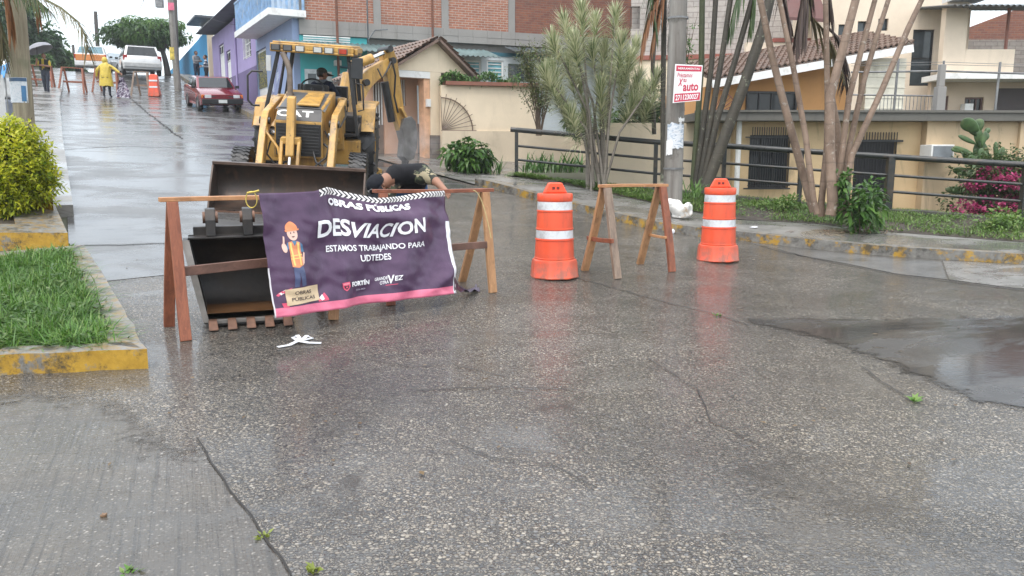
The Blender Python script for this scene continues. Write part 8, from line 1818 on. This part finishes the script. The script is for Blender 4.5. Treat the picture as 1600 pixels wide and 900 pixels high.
b_ = at(1348, 338, 12.6); b_.z = float(bank_pt(.66, .5).z); r = plant('green_shrub', b_, 'young broad leaved green shrub growing at the right foot of the tan palms', 'shrub'); leafy(r, 'foliage', BRG, (-.02, 0, .42), (.46, .32, .50), 620, .15, .07, 81, 14, .4, .3); limbs(r, 'stem', BARK, [(curve((x * .2, 0, -.05), (x, 0, .65), (0, 0, .05)), .012, .004) for x in (-.3, -.1, .15, .3)], 5)
leafy(r, 'foliage', BRG, (-.30, .1, .80), (.14, .14, .30), 160, .12, .055, 82, 6, .4, .3)
# ---- prickly pear and bougainvillea by the ochre wall
cbp = at(1535, 320, 16.0); cbp.z = float(bank_pt(.95, 1.6).z); CA = plant('prickly_pear', cbp, 'tall green prickly pear cactus against the stained ochre wall', 'cactus'); PAD = plain('cactus pad', (.055, .105, .035), .5, .4, 7, bump=.3, bscale=30, dirt=(.16, .15, .06), dirtamt=.5)
def pad(px0, py0, px1, py1, wpx, D=16.0, tilt=0.0):
    a, b = at(px0, py0, D) - cbp, at(px1, py1, D) - cbp; ax_ = (b - a); L_ = ax_.length; ax_.normalize(); sd2 = ax_.cross(V((0, 1, 0))).normalized(); sd2 = (sd2 * math.cos(tilt) + V((0, 1, 0)) * math.sin(tilt)).normalized(); nn = ax_.cross(sd2); w_ = wpx / FPX * D / 2; m_ = MB(); m_.sph((0, 0, 0), 1.0, 14, 10)
    m_.v = [a + ax_ * L_ * (.5 + .53 * p.z) + sd2 * w_ * p.x * (1 + .25 * p.z) + nn * .035 * p.y for p in m_.v]; m_.build('pad', PAD, CA, smooth=180)
for q in ((1535, 320, 1537, 262, 20), (1537, 268, 1530, 222, 22), (1532, 230, 1526, 198, 20), (1528, 205, 1504, 188, 20), (1530, 205, 1530, 186, 14), (1526, 212, 1512, 196, 10), (1532, 222, 1543, 208, 12), (1534, 230, 1540, 205, 9), (1525, 225, 1498, 212, 8), (1525, 244, 1490, 230, 9), (1514, 236, 1487, 233, 9), (1530, 262, 1512, 245, 16), (1518, 258, 1505, 238, 9), (1538, 262, 1533, 232, 13), (1548, 268, 1562, 244, 10), (1556, 250, 1556, 222, 7), (1558, 250, 1568, 230, 10), (1540, 210, 1545, 200, 8), (1533, 275, 1490, 265, 14), (1520, 300, 1478, 296, 12)): pad(*q, D=16.0 + random.uniform(-.15, .15), tilt=random.uniform(-.5, .5))
bgp = at(1560, 340, 15.4); bgp.z = float(bank_pt(.97, 1.3).z); BG = plant('bougainvillea', bgp, 'sprawling bougainvillea with magenta flowers behind the railing at the right edge', 'shrub'); BGL = leafmat('bougainvillea leaf', (.03, .065, .018), (.08, .13, .035), (.16, .18, .07), .45, .25); PNK = leafmat('magenta bract', (.30, .03, .11), (.50, .06, .20), (.62, .16, .28), .5, .3)
wB = 130 / FPX * 15.4; hB = 100 / FPX * 15.4
limbs(BG, 'stem', BARK, [(curve((0, 0, -.1), (random.uniform(-.8, .9), random.uniform(-.2, .3), random.uniform(.5, 1.5)), (0, 0, .3)), .02, .005) for _ in range(14)], 5)
leafy(BG, 'foliage', BGL, (.0, .05, hB * .50), (wB * .74, .45, hB * .72), 6500, .09, .05, 91, 40, .3, .3, .30); leafy(BG, 'flowers', PNK, (-.05, -.14, hB * .40), (wB * .72, .42, hB * .55), 2900, .07, .055, 92, 26, .1, .3, .22)
leafy(BG, 'foliage', BGL, (.75, .1, hB * 1.0), (.35, .3, .75), 900, .085, .045, 93, 14, .3, .3, .4)
# weeds spilling over the bank
for k, (u, v, lab) in enumerate(((.30, .45, 'low weed clump on the bank left of the dark palms'), (.47, .4, 'low weed clump on the bank right of the farther drum'), (.70, .35, 'low weed clump on the bank right of the tan palms'), (.52, .7, 'taller weed clump under the barred window'))):
    b_ = bank_pt(u, v); r = plant('weed_clump', b_, lab, 'weed', 'weed clumps on the grass bank'); leafy(r, 'foliage', MAT_GRASS2, (0, 0, .10), (.42, .28, .16), 420, .10, .04, 100 + k, 12, .3, .5); limbs(r, 'stem', BARK, [((V((0, 0, -.05)), V((0, 0, .1))), .008, .004)])
# ================================================================== RAIN HAZE
hz_ = M('rain haze'); hz_.nt.nodes.remove(hz_.b); pv = hz_.n('VolumePrincipled', {'Color': (.92, .95, .98), 'Density': .0007, 'Anisotropy': .1}); hz_.nt.links.new(pv.outputs[0], hz_.o.inputs['Volume'])
m_ = MB(); m_.b2(-262, 262, -262, 262, -7.5, 26); tag(m_.build('haze', hz_.m), kind='stuff')
